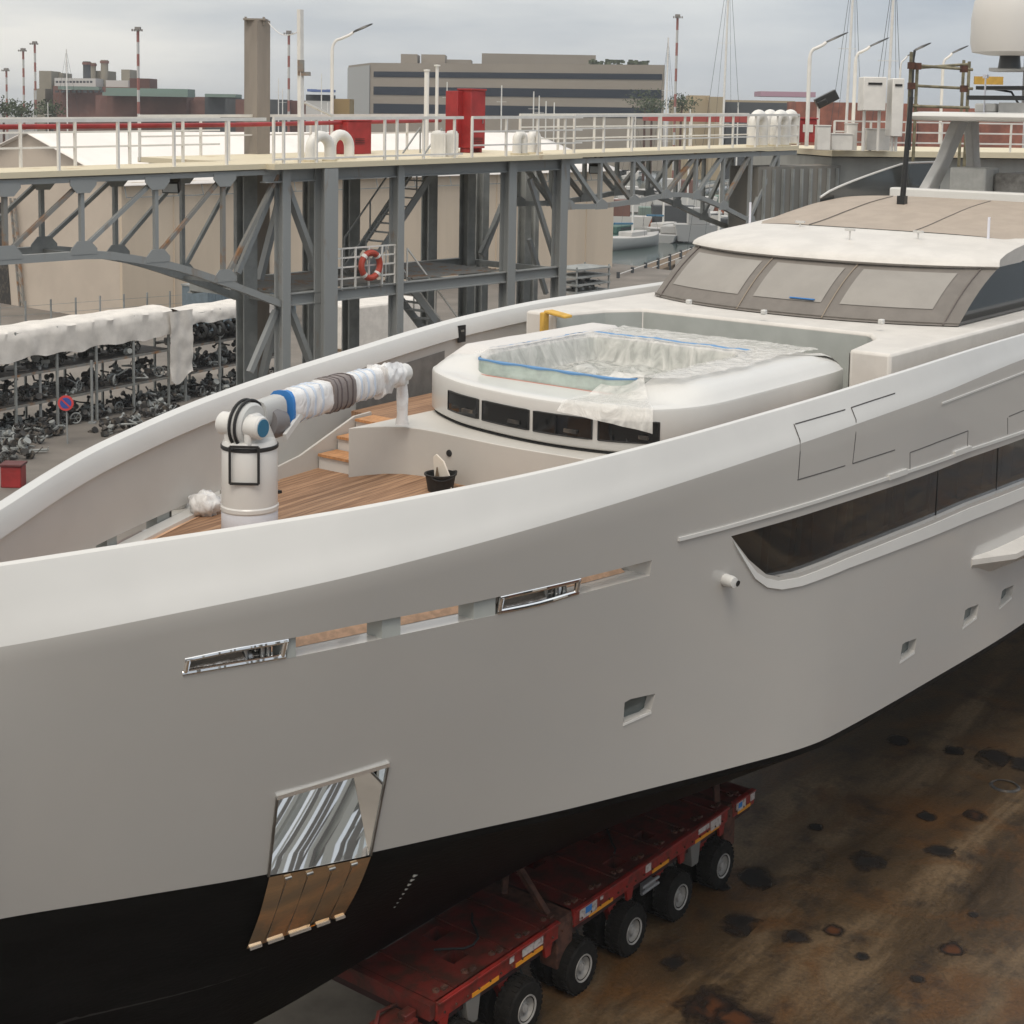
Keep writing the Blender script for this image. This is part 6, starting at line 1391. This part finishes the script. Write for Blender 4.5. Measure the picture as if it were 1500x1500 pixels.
# wire fence between racks and hall, blue-grey container
fa = at(-60, 492, 0); fc = at(345, 470, 0); fa = at(0, 500, 0); g = thing('wire_fence', 'thin wire fence between the racks and the tent hall', 'fence', tuple(fa)); n = 10
for k in range(n+1): mb = MB(); p = fa+(fc-fa)*(k/n); mb.bar(p, p+V3((0, 0, 2.2)), .08, .08); mb.build('fence_post', galvd, g, ang=0)
mb = MB()
for z in (.4, .9, 1.4, 1.9): mb.bar(fa+V3((0, 0, z)), fc+V3((0, 0, z)), .02, .02)
mb.build('wire', galvd, g, ang=0)
p = at(352, 478, 0); g = thing('container', 'blue-grey container behind the left legs of the stair tower', 'container', tuple(p)); mb = MB(); M = Matrix.Rotation(R(50), 3, 'Z'); mb.box(p+V3((0, 0, 1.4)), (7, 2.4, 2.6), M)
for k in range(14): mb.box(p+M @ V3((-3.3+.5*k, -1.22, 0))+V3((0, 0, 1.4)), (.2, .05, 2.3), M)
mb.build('body', mat('container_blue', (.13, .17, .20), .6, var=.1), g, ang=0); mb = MB(); mb.box(p+M @ V3((0, 0, 0))+V3((0, 0, 2.75)), (7.1, 2.5, .1), M); mb.build('roof', galv, g, ang=0)
# white stacked boats / sheds seen between tower legs
for i, (px, py, sz, lab) in enumerate(((545, 505, (6, 3, 2.6), 'white covered stack seen between the tower legs'), (850, 440, (4, 2.4, 1.8), 'grey pallet rack right of the stair tower'))):
    p = at(px, py, 0); g = thing('covered_stack', lab, 'stack', tuple(p)); mb = MB(); M = Matrix.Rotation(R(50), 3, 'Z')
    if i == 0: mb.box(p+V3((0, 0, sz[2]/2)), sz, M); mb.build('load', tarpw, g, bevel=.15); mb = MB(); mb.box(p+V3((0, 0, .06)), (6.3, 3.2, .12), M); mb.build('pallet', wood_box, g, ang=0)
    else:
        for k in range(5): mb.box(p+V3((0, 0, .2+.55*k)), (sz[0], sz[1], .12), M)
        for sx in (-1, 1):
            for sy in (-1, 1): mb.bar(p+M @ V3((sx*1.9, sy*1.1, 0)), p+M @ V3((sx*1.9, sy*1.1, 2.6)), .1, .1)
        mb.build('frame', galvd, g, ang=0); scrap(p+V3((0, 0, .9)), (3, 1.6, 1.0), 'small dark parts on the grey pallet rack', None, 77)

# ------------------------------------------------------------------ far town and harbour
def P_(px, py, d): return far(px, py, d)
d = 400.; a = P_(542, 163, d); c = P_(972, 168, d-24); lft = P_(510, 163, d+28)
ob = thing('office_building', 'long beige three-band office block with blue window strips on the skyline', 'office building', (a.x, a.y, 0))
def zpix(py, px, dd): return far(px, py, dd).z
Zt = zpix(92, 542, d); fx = (c-a); fx.z = 0; sx_ = (lft-a); sx_.z = 0
bm_ = mat('office_beige', (.27, .235, .195), .8, var=.05, scale=.05); bm2 = mat('office_side', (.36, .37, .37), .8)
mb = MB(); A3, C3, L3 = V3((a.x, a.y, -.1)), V3((c.x, c.y, -.1)), V3((lft.x, lft.y, -.1)); mb.prism([A3, C3, C3+V3(sx_), L3], (0, 0, Zt+.1)); mb.build('wall', bm_, ob, ang=0)
off = V3((.0, -.15, 0)); mb = MB(); mb.prism([A3+V3((-.1, -.1, 0)), L3+V3((-.1, -.1, 0)), L3+V3((-.1, -.1, Zt-.5)), A3+V3((-.1, -.1, Zt-.5))], (-.1, -.2, 0)); mb.build('end_wall', bm2, ob, ang=0)
u = fx.normalized(); nrm = V3((u.y, -u.x, 0)); LNb = fx.length
for y0, y1 in ((105, 113), (127, 139), (152, 166)):
    z1, z0 = zpix(y0, 600, d), zpix(y1, 600, d); mb = MB(); mb.prism([A3+u*1+nrm*.15+V3((0, 0, z0)), C3-u*.6+nrm*.15+V3((0, 0, z0)), C3-u*.6+nrm*.15+V3((0, 0, z1)), A3+u*1+nrm*.15+V3((0, 0, z1))], -nrm*.1); wo = mb.build('window_band', mat('band_glass', (.008, .014, .028), .35, spec=.3), ob, ang=0)
    mb = MB()
    for k in range(60): p = A3+u*(1+(LNb-1.6)*k/60)+nrm*.2; mb.bar(p+V3((0, 0, z0)), p+V3((0, 0, z1)), .18, .1)
    mb.build('mullion', mat('mullion', (.10, .10, .10), .6), wo, ang=0)
for x0, x1, yt in ((588, 612, 80), (617, 652, 80), (652, 690, 87), (705, 875, 77), (720, 860, 80)):
    p0, p1 = P_(x0, yt, d+20), P_(x1, yt, d+20); mb = MB(); mb.box(((p0.x+p1.x)/2, p0.y+(x0-540)*.08, (Zt+p0.z)/2), (p1.x-p0.x, 12, p0.z-Zt+.2)); mb.build('penthouse', bm_, ob, ang=0)
mb = MB(); r_ = random.Random(4)
for k in range(110):
    px = r_.uniform(865, 950); p = P_(px, 90, d-2); s_ = r_.uniform(.5, 1.1); M = Matrix.Rotation(r_.uniform(0, 3), 3, 'Z'); mb.box((p.x, p.y+r_.uniform(-2, 2), Zt+r_.uniform(-.6, 1.6)), (s_, s_, s_*.8), M)
mb.build('roof_plants', mat('far_foliage', (.07, .085, .05), .9, var=.4, scale=1), ob, ang=0)
# power station like cluster at the left
def far_block(nm, lab, cat, d, rects, m_list):
    x = min(r[0] for r in rects); p = P_(x, 165, d); g = thing(nm, lab, cat, (p.x, p.y, 0))
    for k, (x0, x1, y0, y1, mi, dd) in enumerate(rects):
        a_, c_ = P_(x0, y1, d+dd), P_(x1, y0, d+dd); z0 = max(-.1, a_.z) if nm in ('pink_canopy', 'red_quay_strip') else (-.1 if mi in (0, 3) or y1 >= 150 else max(-.1, a_.z)); mb = MB(); mb.box(((a_.x+c_.x)/2, a_.y+4, (z0+c_.z)/2), (c_.x-a_.x, 8, max(.3, c_.z-z0))); mb.build(['block', 'band', 'roof_edge'][min(mi, 2)] if mi < 3 else 'tower', m_list[mi], g, ang=0)
    return g
st_ = mat('far_stone', (.25, .225, .18), .9, var=.1, scale=.1); rdk = mat('far_red', (.17, .085, .068), .9, var=.2, scale=.1); grn = mat('far_green_roof', (.17, .23, .20), .8); drk = mat('far_dark', (.06, .065, .07), .8); wht = mat('far_white', (.5, .49, .47), .8)
far_block('harbour_building', 'stepped stone harbour building with reddish floors on the far left skyline', 'building', 380, [(58, 75, 104, 160, 3, 0), (75, 92, 107, 160, 3, 6), (138, 158, 104, 150, 3, 6), (178, 190, 102, 150, 3, 4), (80, 140, 115, 128, 4, -3), (155, 188, 118, 128, 4, -3), (50, 66, 130, 165, 3, -5), (78, 200, 128, 152, 1, -6), (85, 145, 127, 131, 2, -9), (140, 300, 142, 158, 1, -12)], [st_, rdk, grn, st_, wht])
for yy, zz in ((118, 0), (132, 1)):
    g_ = [o for o in bpy.data.objects if o.name.startswith('harbour_building')][0]; mb = MB()
    for k in range(14 if zz else 11):
        p_ = P_((84+8.2*k) if zz else (84+5*k), yy+2, 367); mb.box((p_.x, p_.y-.3, p_.z), (.8 if zz else .5, .3, .5))
    mb.build('window_row', drk, g_, ang=0)
far_block('harbour_shed', 'low green-roofed harbour shed right of the stepped stone building', 'building', 350, [(150, 275, 137, 140, 2, -8), (155, 275, 130.5, 136, 2, 0), (157, 273, 136, 165, 1, .5), (200, 365, 148, 165, 1, 4), (300, 345, 138, 142, 2, -3), (300, 345, 142, 165, 0, 0)], [drk, rdk, grn])
far_block('red_brick_sheds', 'long dull red sheds along the far shore behind the pillar', 'building', 300, [(330, 420, 146, 165, 0, 0), (345, 362, 146, 150, 1, -3), (390, 470, 148, 165, 1, 5)], [drk, rdk, grn])
far_block('ferry', 'dark and white harbour building with a thin blue roof behind the lamp post', 'building', 280, [(448, 484, 139, 165, 0, 0), (450, 484, 131, 134, 1, -4), (448, 484, 148, 152, 2, -3), (485, 512, 145, 162, 3, 0)], [drk, mat('far_blue', (.10, .16, .36), .7), wht, mat('far_ochre', (.3, .2, .08), .8)])
far_block('tan_building', 'low tan waterfront building right of the office block', 'building', 330, [(985, 1045, 147, 166, 0, 0), (1040, 1062, 142, 166, 0, -3), (1062, 1165, 148, 167, 0, 3), (1064, 1160, 151, 158, 1, 0), (1010, 1040, 140, 150, 0, 4)], [mat('far_tan', (.36, .29, .19), .8), drk, grn])
far_block('pink_canopy', 'thin pink canopy above the tan waterfront building', 'canopy', 300, [(1114, 1195, 135, 141, 0, 0)], [mat('far_pink', (.42, .26, .32), .8)])
far_block('red_shed', 'long red-walled shed on the far right shore', 'shed', 250, [(1165, 1345, 152, 170, 0, 0), (1200, 1420, 156, 175, 0, 8), (1345, 1500, 160, 182, 0, 4)], [mat('far_redwall', (.26, .085, .05), .8, var=.3, scale=.3)])
far_block('control_tower', 'small dark lookout cabin on the far left skyline', 'tower', 370, [(190, 219, 115, 125, 0, 0), (196, 212, 125, 140, 1, 3)], [mat('cabin_red', (.10, .04, .03), .7), st_])
# long red quay wall strip and white sheds just above the walkway rail
far_block('red_quay_strip', 'long red barrier strip along the far side of the harbour', 'barrier', 170, [(950, 1200, 172, 177, 0, 0)], [mat('strip_red', (.36, .06, .05), .7)])
# chequered harbour masts
for px, yt, yb, dd, lab in ((35, 74, 140, 300, 'red and white banded mast second from the left edge'), (52, 64, 135, 300, 'red and white banded mast third from the left edge'), (10, 103, 145, 320, 'short banded mast at the left edge'), (203, 44, 155, 230, 'tall banded light mast right of the stone building'), (423, 49, 150, 260, 'banded light mast right of the thin white mast'), (989, 25, 150, 260, 'tall red and white banded light mast right of the office block')):
    p0, p1 = P_(px, yb, dd), P_(px, yt, dd); g = thing('light_mast', lab, 'mast', (p0.x, p0.y, 0), 0, 'banded light masts of the harbour'); n = 14
    for k, (mm_, nm) in enumerate(((wht, 'white_band'), (mat('band_red', (.30, .12, .10), .8), 'red_band'))):
        mb = MB()
        for j in range(n):
            if j % 2 == k: mb.bar((p0.x, p0.y, p1.z*j/n), (p0.x, p0.y, p1.z*(j+1)/n), .30, .30)
        mb.build(nm, mm_, g, ang=0)
    mb = MB(); mb.box((p0.x, p0.y, p1.z+.2), (.8, .7, .5)); 
    for k in range(5): mb.box((p0.x-.7+.35*k, p0.y-.5, p1.z-.05), (.2, .3, .32))
    mb.build('lamp_crown', mat('crown_grey', (.22, .2, .18), .8), g, ang=0)
for px, yt, dd, lab in ((127, 90, 330, 'dark chimney on the stone harbour building'), (135, 92, 335, 'pale chimney beside the dark chimney'), (153, 88, 335, 'pale chimney on the right of the stone building')):
    p1 = P_(px, yt, dd+50); g = thing('chimney_stack', lab, 'chimney', (p1.x, p1.y, 0)); mb = MB(); mb.lathe([(1.0, 0), (.9, p1.z), (0, p1.z)], (p1.x, p1.y, 0), n=12); mb.build('shaft', drk if 'dark' in lab[:5] else st_, g); mb = MB(); mb.lathe([(1.1, 0), (1.1, .6)], (p1.x, p1.y, p1.z-.8), n=12); mb.build('collar', rdk, g)
# sailing boats in the harbour with their masts
def sailboat(px, d, mast_top_y, lab, lean_=0., L_=11., hullm=None, rz=35., spr=True):
    p = P_(px, 200, d); p.z = -1.6; g = thing('sailing_boat', lab, 'sailing boat', (p.x, p.y, -1.6), 0, None)
    M = Matrix.Rotation(R(90-rz), 3, 'Z'); rr = []
    for i in range(15):
        t = -1+2*i/14; hw_ = 1.6*max(.03, (1-abs(t)**2.4 if t > 0 else 1-.3*abs(t)**2)); rr.append([p+M @ V3((t*L_/2, y_*hw_, z_)) for y_, z_ in ((-1, 1.25+.2*t*t), (-.96, .6), (-.6, .0), (0, -.3), (.6, 0), (.96, .6), (1, 1.25+.2*t*t), (.5, 1.35+.2*t*t), (-.5, 1.35+.2*t*t))])
    mb = MB(); mb.loft(rr, True, True); mb.build('hull', hullm or wht, g, ang=40)
    mb = MB(); mb.prism([p+M @ V3((x, y_, 1.3)) for x, y_ in ((-1.6, -.9), (2.2, -.7), (2.8, 0), (2.2, .7), (-1.6, .9))], (0, 0, .55)); mb.build('cabin', wht, g, bevel=.08)
    mtz = P_(px, mast_top_y, d).z; mp_ = p+M @ V3((.8, 0, 0)); mp_.x = p.x; mp_.y = p.y
    mb = MB(); mb.tube([V3((p.x, p.y, -.2)), V3((p.x+lean_, p.y, mtz))], [.13, .09], 8); mb.build('mast', pipew, g)
    mb = MB(); mb.tube([V3((p.x, p.y, 1.1)), p+M @ V3((-4, 0, 2.9))], .12, 8); mb.build('boom', tealc if hullm is None else drk, g)
    if spr:
        mb = MB()
        for f in (.45, .72): mb.bar(V3((p.x-.7, p.y, mtz*f)), V3((p.x+.7, p.y, mtz*f)), .05, .04)
        mb.build('spreader', pipew, g, ang=0)
    mb = MB()
    for e in (V3((-L_/2, 0, 1.3)), V3((L_/2, 0, 1.4))): mb.tube([V3((p.x+lean_, p.y, mtz-.2)), p+M @ e], .018, 5)
    for sx in (-1.4, 1.4): mb.tube([V3((p.x+lean_, p.y, mtz-.4)), V3((p.x+sx, p.y, -.3))], .014, 5)
    mb.build('rigging', drk, g)
sailboat(1057, 150, -60, 'sailing boat whose tall mast rises right of the banded light mast', .25, 13)
sailboat(1236, 120, -70, 'sailing boat with its tall mast left of the control box', .3, 12)
sailboat(1296, 105, -60, 'sailing boat with its tall mast in front of the control box', .2, 12)
sailboat(975, 190, 55, 'sailing boat with a short pale mast beside the office block end', .0, 10)
sailboat(99, 240, 72, 'sailing boat whose pale mast stands in front of the stone harbour building', .0, 10)
sailboat(930, 175, 170, 'white sailing boat moored on the open water beyond the hall', 0, 12, spr=False)
sailboat(1010, 200, 160, 'white sailing boat moored right of the first one on the open water', 0, 12, spr=False)
sailboat(1080, 215, 150, 'white sailing boat moored just left of the pier block', 0, 11, spr=False)
NUMS = 'first second third fourth fifth sixth seventh eighth ninth tenth eleventh'.split(); MP = sorted([70, 655, 735, 782, 790, 800, 812, 471, 408, 414, 480])
for px, yt, dd in ((70, 150, 260), (655, 120, 200), (735, 125, 190), (782, 134, 180), (790, 140, 185), (800, 148, 190), (812, 150, 190), (471, 108, 200), (408, 115, 230), (414, 130, 230), (480, 150, 220)):
    p = P_(px, yt, dd); 
    if p.z < 3: continue
    g = thing('boat_mast', 'thin bare boat mast sticking up behind the walkway rail, '+NUMS[MP.index(px)]+' from the left', 'mast', (p.x, p.y, -1.6), 0, 'thin boat masts behind the rail'); mb = MB(); mb.tube([V3((p.x, p.y, -1.6)), p], [.12, .07], 6); mb.build('pole', pipew, g); mb = MB(); mb.bar(p-V3((.6, 0, 2)), p-V3((-.6, 0, 2)), .05, .04); mb.build('spreader', pipew, g, ang=0)
# moored boats seen over the water (through the right hand truss)
rng = random.Random(21)
def motorboat(px, py, L_, lab, rz, col=None, can=None):
    p = at(px, py, -1.6); g = thing('motor_boat', lab, 'boat', tuple(p)); M = Matrix.Rotation(R(rz), 3, 'Z'); rr = []
    for i in range(11):
        t = -1+2*i/10; hw_ = L_*.16*max(.04, (1-max(0, t)**2.2)); rr.append([p+M @ V3((t*L_/2, y_*hw_, z_)) for y_, z_ in ((-1, .9+.25*max(0, t)), (-.8, .1), (0, -.2), (.8, .1), (1, .9+.25*max(0, t)))])
    mb = MB(); mb.loft(rr, True, True); mb.build('hull', col or wht, g, ang=40); mb = MB(); mb.prism([p+M @ V3((x*L_, y_*L_, .95)) for x, y_ in ((-.25, -.11), (.15, -.10), (.25, 0), (.15, .10), (-.25, .11))], (0, 0, .9)); mb.build('cabin', can or wht, g, bevel=.1)
    mb = MB(); mb.prism([p+M @ V3((x*L_, y_*L_, 1.35)) for x, y_ in ((-.15, -.113), (.12, -.105), (.12, .105), (-.15, .113))], (0, 0, .3)); mb.build('window', drk, g, ang=0)
motorboat(985, 352, 9, 'white motor boat moored at the near pontoon', 70)
motorboat(905, 352, 11, 'boat under a dark green canopy beside the hall end', 60, mat('boat_green', (.05, .12, .10), .6), mat('boat_green', (.05, .12, .10), .6))
motorboat(1040, 330, 10, 'white motor boat behind the near pontoon', 50)
motorboat(955, 292, 10, 'small white motor boat on the middle water', 20)
for i, (px, py) in enumerate(((1000, 255), (1040, 262), (1085, 252), (930, 262), (1062, 240), (905, 255))): motorboat(px, py, 13, ['far white boat behind the lower chord', 'far white boat with pale cabin near the arch', 'far white boat by the pier block', 'far white boat near the hall corner', 'farthest white boat under the walkway', 'far white boat left of the water gap'][i], 15+20*i)
# pontoons with piles, and a far one
for (pa, pc, lab, np_) in (((905, 425), (1040, 372), 'brown timber jetty with white rails at the water edge behind the yacht', 9), ((900, 300), (1090, 268), 'far pale pontoon across the harbour', 7)):
    a_, c_ = at(*pa, -1.0), at(*pc, -1.0); g = thing('jetty', lab, 'jetty', tuple(a_)); dv = (c_-a_); nv = V3((-dv.y, dv.x, 0)).normalized(); mb = MB(); mb.prism([a_, c_, c_+nv*2.6, a_+nv*2.6], (0, 0, .35)); mb.build('deck', wood_box if np_ == 9 else concrete, g, ang=0)
    for k in range(np_):
        p = a_+dv*(k/(np_-1)); mb = MB(); mb.tube([p-V3((0, 0, 1.2)), p+V3((0, 0, 1.5 if np_ == 9 else 1))], .14, 8); mb.build('pile', drk if np_ == 9 else wht, g)
    mb = MB()
    for z in (.8, 1.3): mb.bar(a_+V3((0, 0, z)), c_+V3((0, 0, z)), .07, .06)
    mb.build('handrail', railw, g, ang=0)
# trees on the far shore
def tree(px, py, d, h, lab, seed):
    p = P_(px, py, d); p.z = 0 if d > 330 else -.2; r_ = random.Random(seed); zt = P_(px, py, d).z; g = thing('shore_tree', lab, 'tree', (p.x, p.y, p.z)); mb = MB(); mb.tube([p, V3((p.x, p.y, zt-h*.5)), V3((p.x+.3, p.y, zt))], [.3, .2, .08], 8); mb.build('trunk', rustb, g); mb = MB()
    for k in range(420):
        th, ph = r_.uniform(0, 6.28), r_.uniform(-1, 1); rr_ = h*.62*(r_.random()**.5)*(1+.4*noise.noise(V3((math.cos(th)*2, math.sin(th)*2, ph*2+seed)))); c = V3((p.x+rr_*math.cos(th)*(1-ph*ph)**.5*1.2, p.y+rr_*math.sin(th)*(1-ph*ph)**.5, zt+rr_*ph*.75)); s_ = r_.uniform(.15, .4)
        v = V3((r_.uniform(-1, 1), r_.uniform(-1, 1), r_.uniform(-1, 1))).normalized(); w2 = v.orthogonal().normalized(); mb.add([c-v*s_, c+w2*s_, c+v*s_], [(0, 1, 2)])
    mb.build('crown', mat('tree_leaf', (.05, .065, .03), .9, var=.5, scale=1.5), g, ang=0)
tree(945, 148, 320, 5.5, 'dark round tree at the right foot of the office block', 1); tree(998, 152, 300, 4.5, 'small dark tree on the shore right of the banded light mast', 2); tree(955, 156, 310, 4.0, 'lower dark tree beside the round tree', 3)
tree(5, 160, 280, 5, 'dark tree at the far left edge of the skyline', 4); tree(30, 162, 270, 4, 'dark tree left of the stone harbour building', 5); tree(72, 160, 300, 4, 'dark tree at the foot of the stone harbour building', 6)
# small moored boats and sheds on the left shore, in a row behind the rail
rng = random.Random(9)
NUM = 'one two three four five six seven eight nine ten eleven twelve thirteen fourteen fifteen sixteen seventeen eighteen nineteen twenty twenty-one twenty-two twenty-three twenty-four twenty-five twenty-six'.split(); CN = ['white', 'blue', 'teal', 'dull red', 'dark']
bm_l = [wht, mat('boat_blue', (.05, .12, .3), .6), mat('boat_teal', (.10, .22, .2), .6), rdk, drk]
for k in range(26):
    px = 5+k*17+rng.uniform(-5, 5); d_ = rng.uniform(190, 245); p = P_(px, 168, d_); p.z = 0; L_ = rng.uniform(4, 8); z1 = rng.uniform(1.5, 6.5); g = thing('boat_shed', CN[k % 5]+' shed with '+CN[(k*3+1) % 5]+' roof, far left shore, number '+NUM[k]+' from left', 'shed', tuple(p), 0, 'small sheds along the far shore')
    mb = MB(); mb.box(p+V3((0, 0, z1/2)), (L_, 4, z1)); mb.build('body', bm_l[k % 5], g, bevel=.1); mb = MB(); mb.prism([p+V3((-L_/2-.2, -2.2, z1)), p+V3((L_/2+.2, -2.2, z1)), p+V3((0, -2.2, z1+1.0))], (0, 4.4, 0)); mb.build('roof', bm_l[(k*3+1) % 5], g, ang=0)
for k in range(22):
    px = 900+k*27+rng.uniform(-8, 8); d_ = rng.uniform(180, 240); p = P_(px, 180, d_); p.z = -1.4; L_ = rng.uniform(4, 9); z1 = rng.uniform(2, 7); g = thing('moored_hull', ['white', 'white', 'rust red', 'dark'][k % 4]+' small boat seen between the right hand rails, number '+NUM[k]+' counted from the left', 'boat', tuple(p), 0, 'small boats seen between the right hand rails')
    mb = MB(); mb.prism([p+V3((-L_/2, -1.5, 0)), p+V3((L_/2, -1.5, 0)), p+V3((L_/2+.8, -1.5, z1*.5)), p+V3((-L_/2-.3, -1.5, z1*.5))], (0, 3, 0)); mb.build('hull', [wht, wht, mat('boat_rust', (.3, .1, .05), .7), drk][k % 4], g, ang=0); mb = MB(); mb.box(p+V3((0, 0, z1*.75)), (L_*.5, 2.2, z1*.5)); mb.build('cabin', [wht, rdk, wht, grn][(k+1) % 4], g, bevel=.1)
# scaffold tubes behind the wheelhouse
sf = thing('scaffold', 'greenish scaffold tubes with clamps beside the satellite dome', 'scaffold', (far(1345, 240, 44).x, 44, 12.2)); oc_ = mat('scaffold_tube', (.18, .16, .10), .6, var=.3, scale=5)
sfd = 47
for px, y0, y1 in ((1335, 76, 250), (1344, 92, 230), (1412, 88, 250), (1420, 90, 180)):
    mb = MB(); a_, c_ = far(px, y1, sfd+(px % 3)), far(px, y0, sfd+(px % 3)); mb.tube([V3((c_.x, c_.y, 0)), c_], .05, 8); mb.build('standard', oc_, sf)
for ya, yb, x0, x1, dd in ((95, 102, 1330, 1425, 0), (125, 130, 1330, 1425, 1), (100, 94, 1335, 1420, 1.5), (155, 158, 1330, 1420, 0)):
    mb = MB(); mb.tube([far(x0, ya, sfd-.1+dd), far(x1, yb, sfd-.1+dd)], .045, 8); mb.build('ledger', oc_, sf)
mb = MB()
for px, py in ((1335, 96), (1344, 97), (1412, 101), (1335, 126), (1412, 130)): mb.box(far(px, py, sfd-.15), (.2, .16, .2))
mb.build('clamp', rustb, sf, ang=0)
mb = MB(); p = far(1448, 118, sfd+2); mb.box(p, (.9, .1, .25)); mb.build('yellow_tag', yellowf, sf, ang=0)

# unseen workshop added across the slipway for hull plates and windows to mirror
wp = S(10, 46, 0); ws_ = thing('workshop', 'long white workshop with dark doors across the slipway, added for the hull to mirror', 'workshop', tuple(wp))
wpm = mat('workshop_white', (.55, .53, .50), .7, var=.06, scale=.5); wpg = mat('workshop_grey', (.16, .16, .16), .7)
for a_, c_ in ((-40, -8), (18, 80)):
    mb = MB(); mb.prism([S(a_, 46, 0), S(c_, 46, 0), S(c_, 60, 0), S(a_, 60, 0)], (0, 0, 9)); mb.build('wall', wpm, ws_, ang=0)
    mb = MB(); mb.prism([S(a_-.5, 45.4, 9), S(c_+.5, 45.4, 9), S(c_+.5, 60.5, 9), S(a_-.5, 60.5, 9)], (0, 0, .5)); mb.build('roof', mat('workshop_roof', (.35, .34, .33), .7), ws_, ang=0)
for s0 in [-38+9*k for k in range(4)]+[20+6*k for k in range(10)]:
    mb = MB(); mb.prism([S(s0, 45.9, 0), S(s0+4.4, 45.9, 0), S(s0+4.4, 45.9, 6.5), S(s0, 45.9, 6.5)], SR*.05); mb.build('door', mat('workshop_door', (.03, .028, .025), .6, col2=(.14, .05, .03), scale=.6, lo=.45, hi=.6), ws_, ang=0)
fr_ = thing('added_frames', 'open grey steel frames and posts across the slipway, added for the anchor plate to mirror', 'added_frame', tuple(S(6, 46, 0))); r_ = random.Random(12)  # unseen random posts, added as reflection content for the anchor plate
for k in range(64):
    s0 = (-7+.95*k if k < 26 else 1.5+.36*(k-26))+r_.uniform(-.25, .25); h_ = r_.uniform(5, 14); mb = MB(); mb.bar(S(s0, 46, 0), S(s0+r_.uniform(-.5, .5), 46, h_), r_.uniform(.06, .26), .2)
    if k % 2: mb.bar(S(s0, 46, r_.uniform(1, 6)), S(s0+r_.uniform(.8, 2), 46, r_.uniform(1, 7)), .12, .12)
    if k % 3 == 0: mb.box(S(s0+.2, 46.5, r_.uniform(1.0, 7)), (r_.uniform(.3, .9), .5, r_.uniform(.3, 1.6)))
    if k % 5 == 0: mb.bar(S(s0, 46, r_.uniform(1, 9)), S(s0+r_.uniform(1, 4), 46, r_.uniform(1, 9)), .06, .06)
    mb.build('post', wpg if k % 3 else mat('frame_pale', (.4, .42, .42), .6), fr_, ang=0)
mb = MB(); mb.bar(S(-8, 45, .5), S(18, 45, .5), .1, 1.0); mb.build('barrier', mat('barrier_teal', (.08, .16, .16), .6), fr_, ang=0)

# harbour air: everything stands inside one closed box of even, thin haze
hz = MB(); hz.add([(x, y, z) for x in (-2600, 2600) for y in (-260, 5300) for z in (-3.6, 62)], [(0, 1, 3, 2), (4, 6, 7, 5), (0, 4, 5, 1), (2, 3, 7, 6), (0, 2, 6, 4), (1, 5, 7, 3)])
hm = bpy.data.materials.new('haze'); hm.use_nodes = True; hm.node_tree.nodes.clear(); ho = N(hm.node_tree, 'ShaderNodeOutputMaterial'); pv = N(hm.node_tree, 'ShaderNodeVolumePrincipled'); pv.inputs['Color'].default_value = (.84, .88, .92, 1); pv.inputs['Density'].default_value = .0003
hm.node_tree.links.new(pv.outputs[0], ho.inputs['Volume']); hzo = hz.build('haze', hm, ang=0); tag(hzo, kind='stuff')
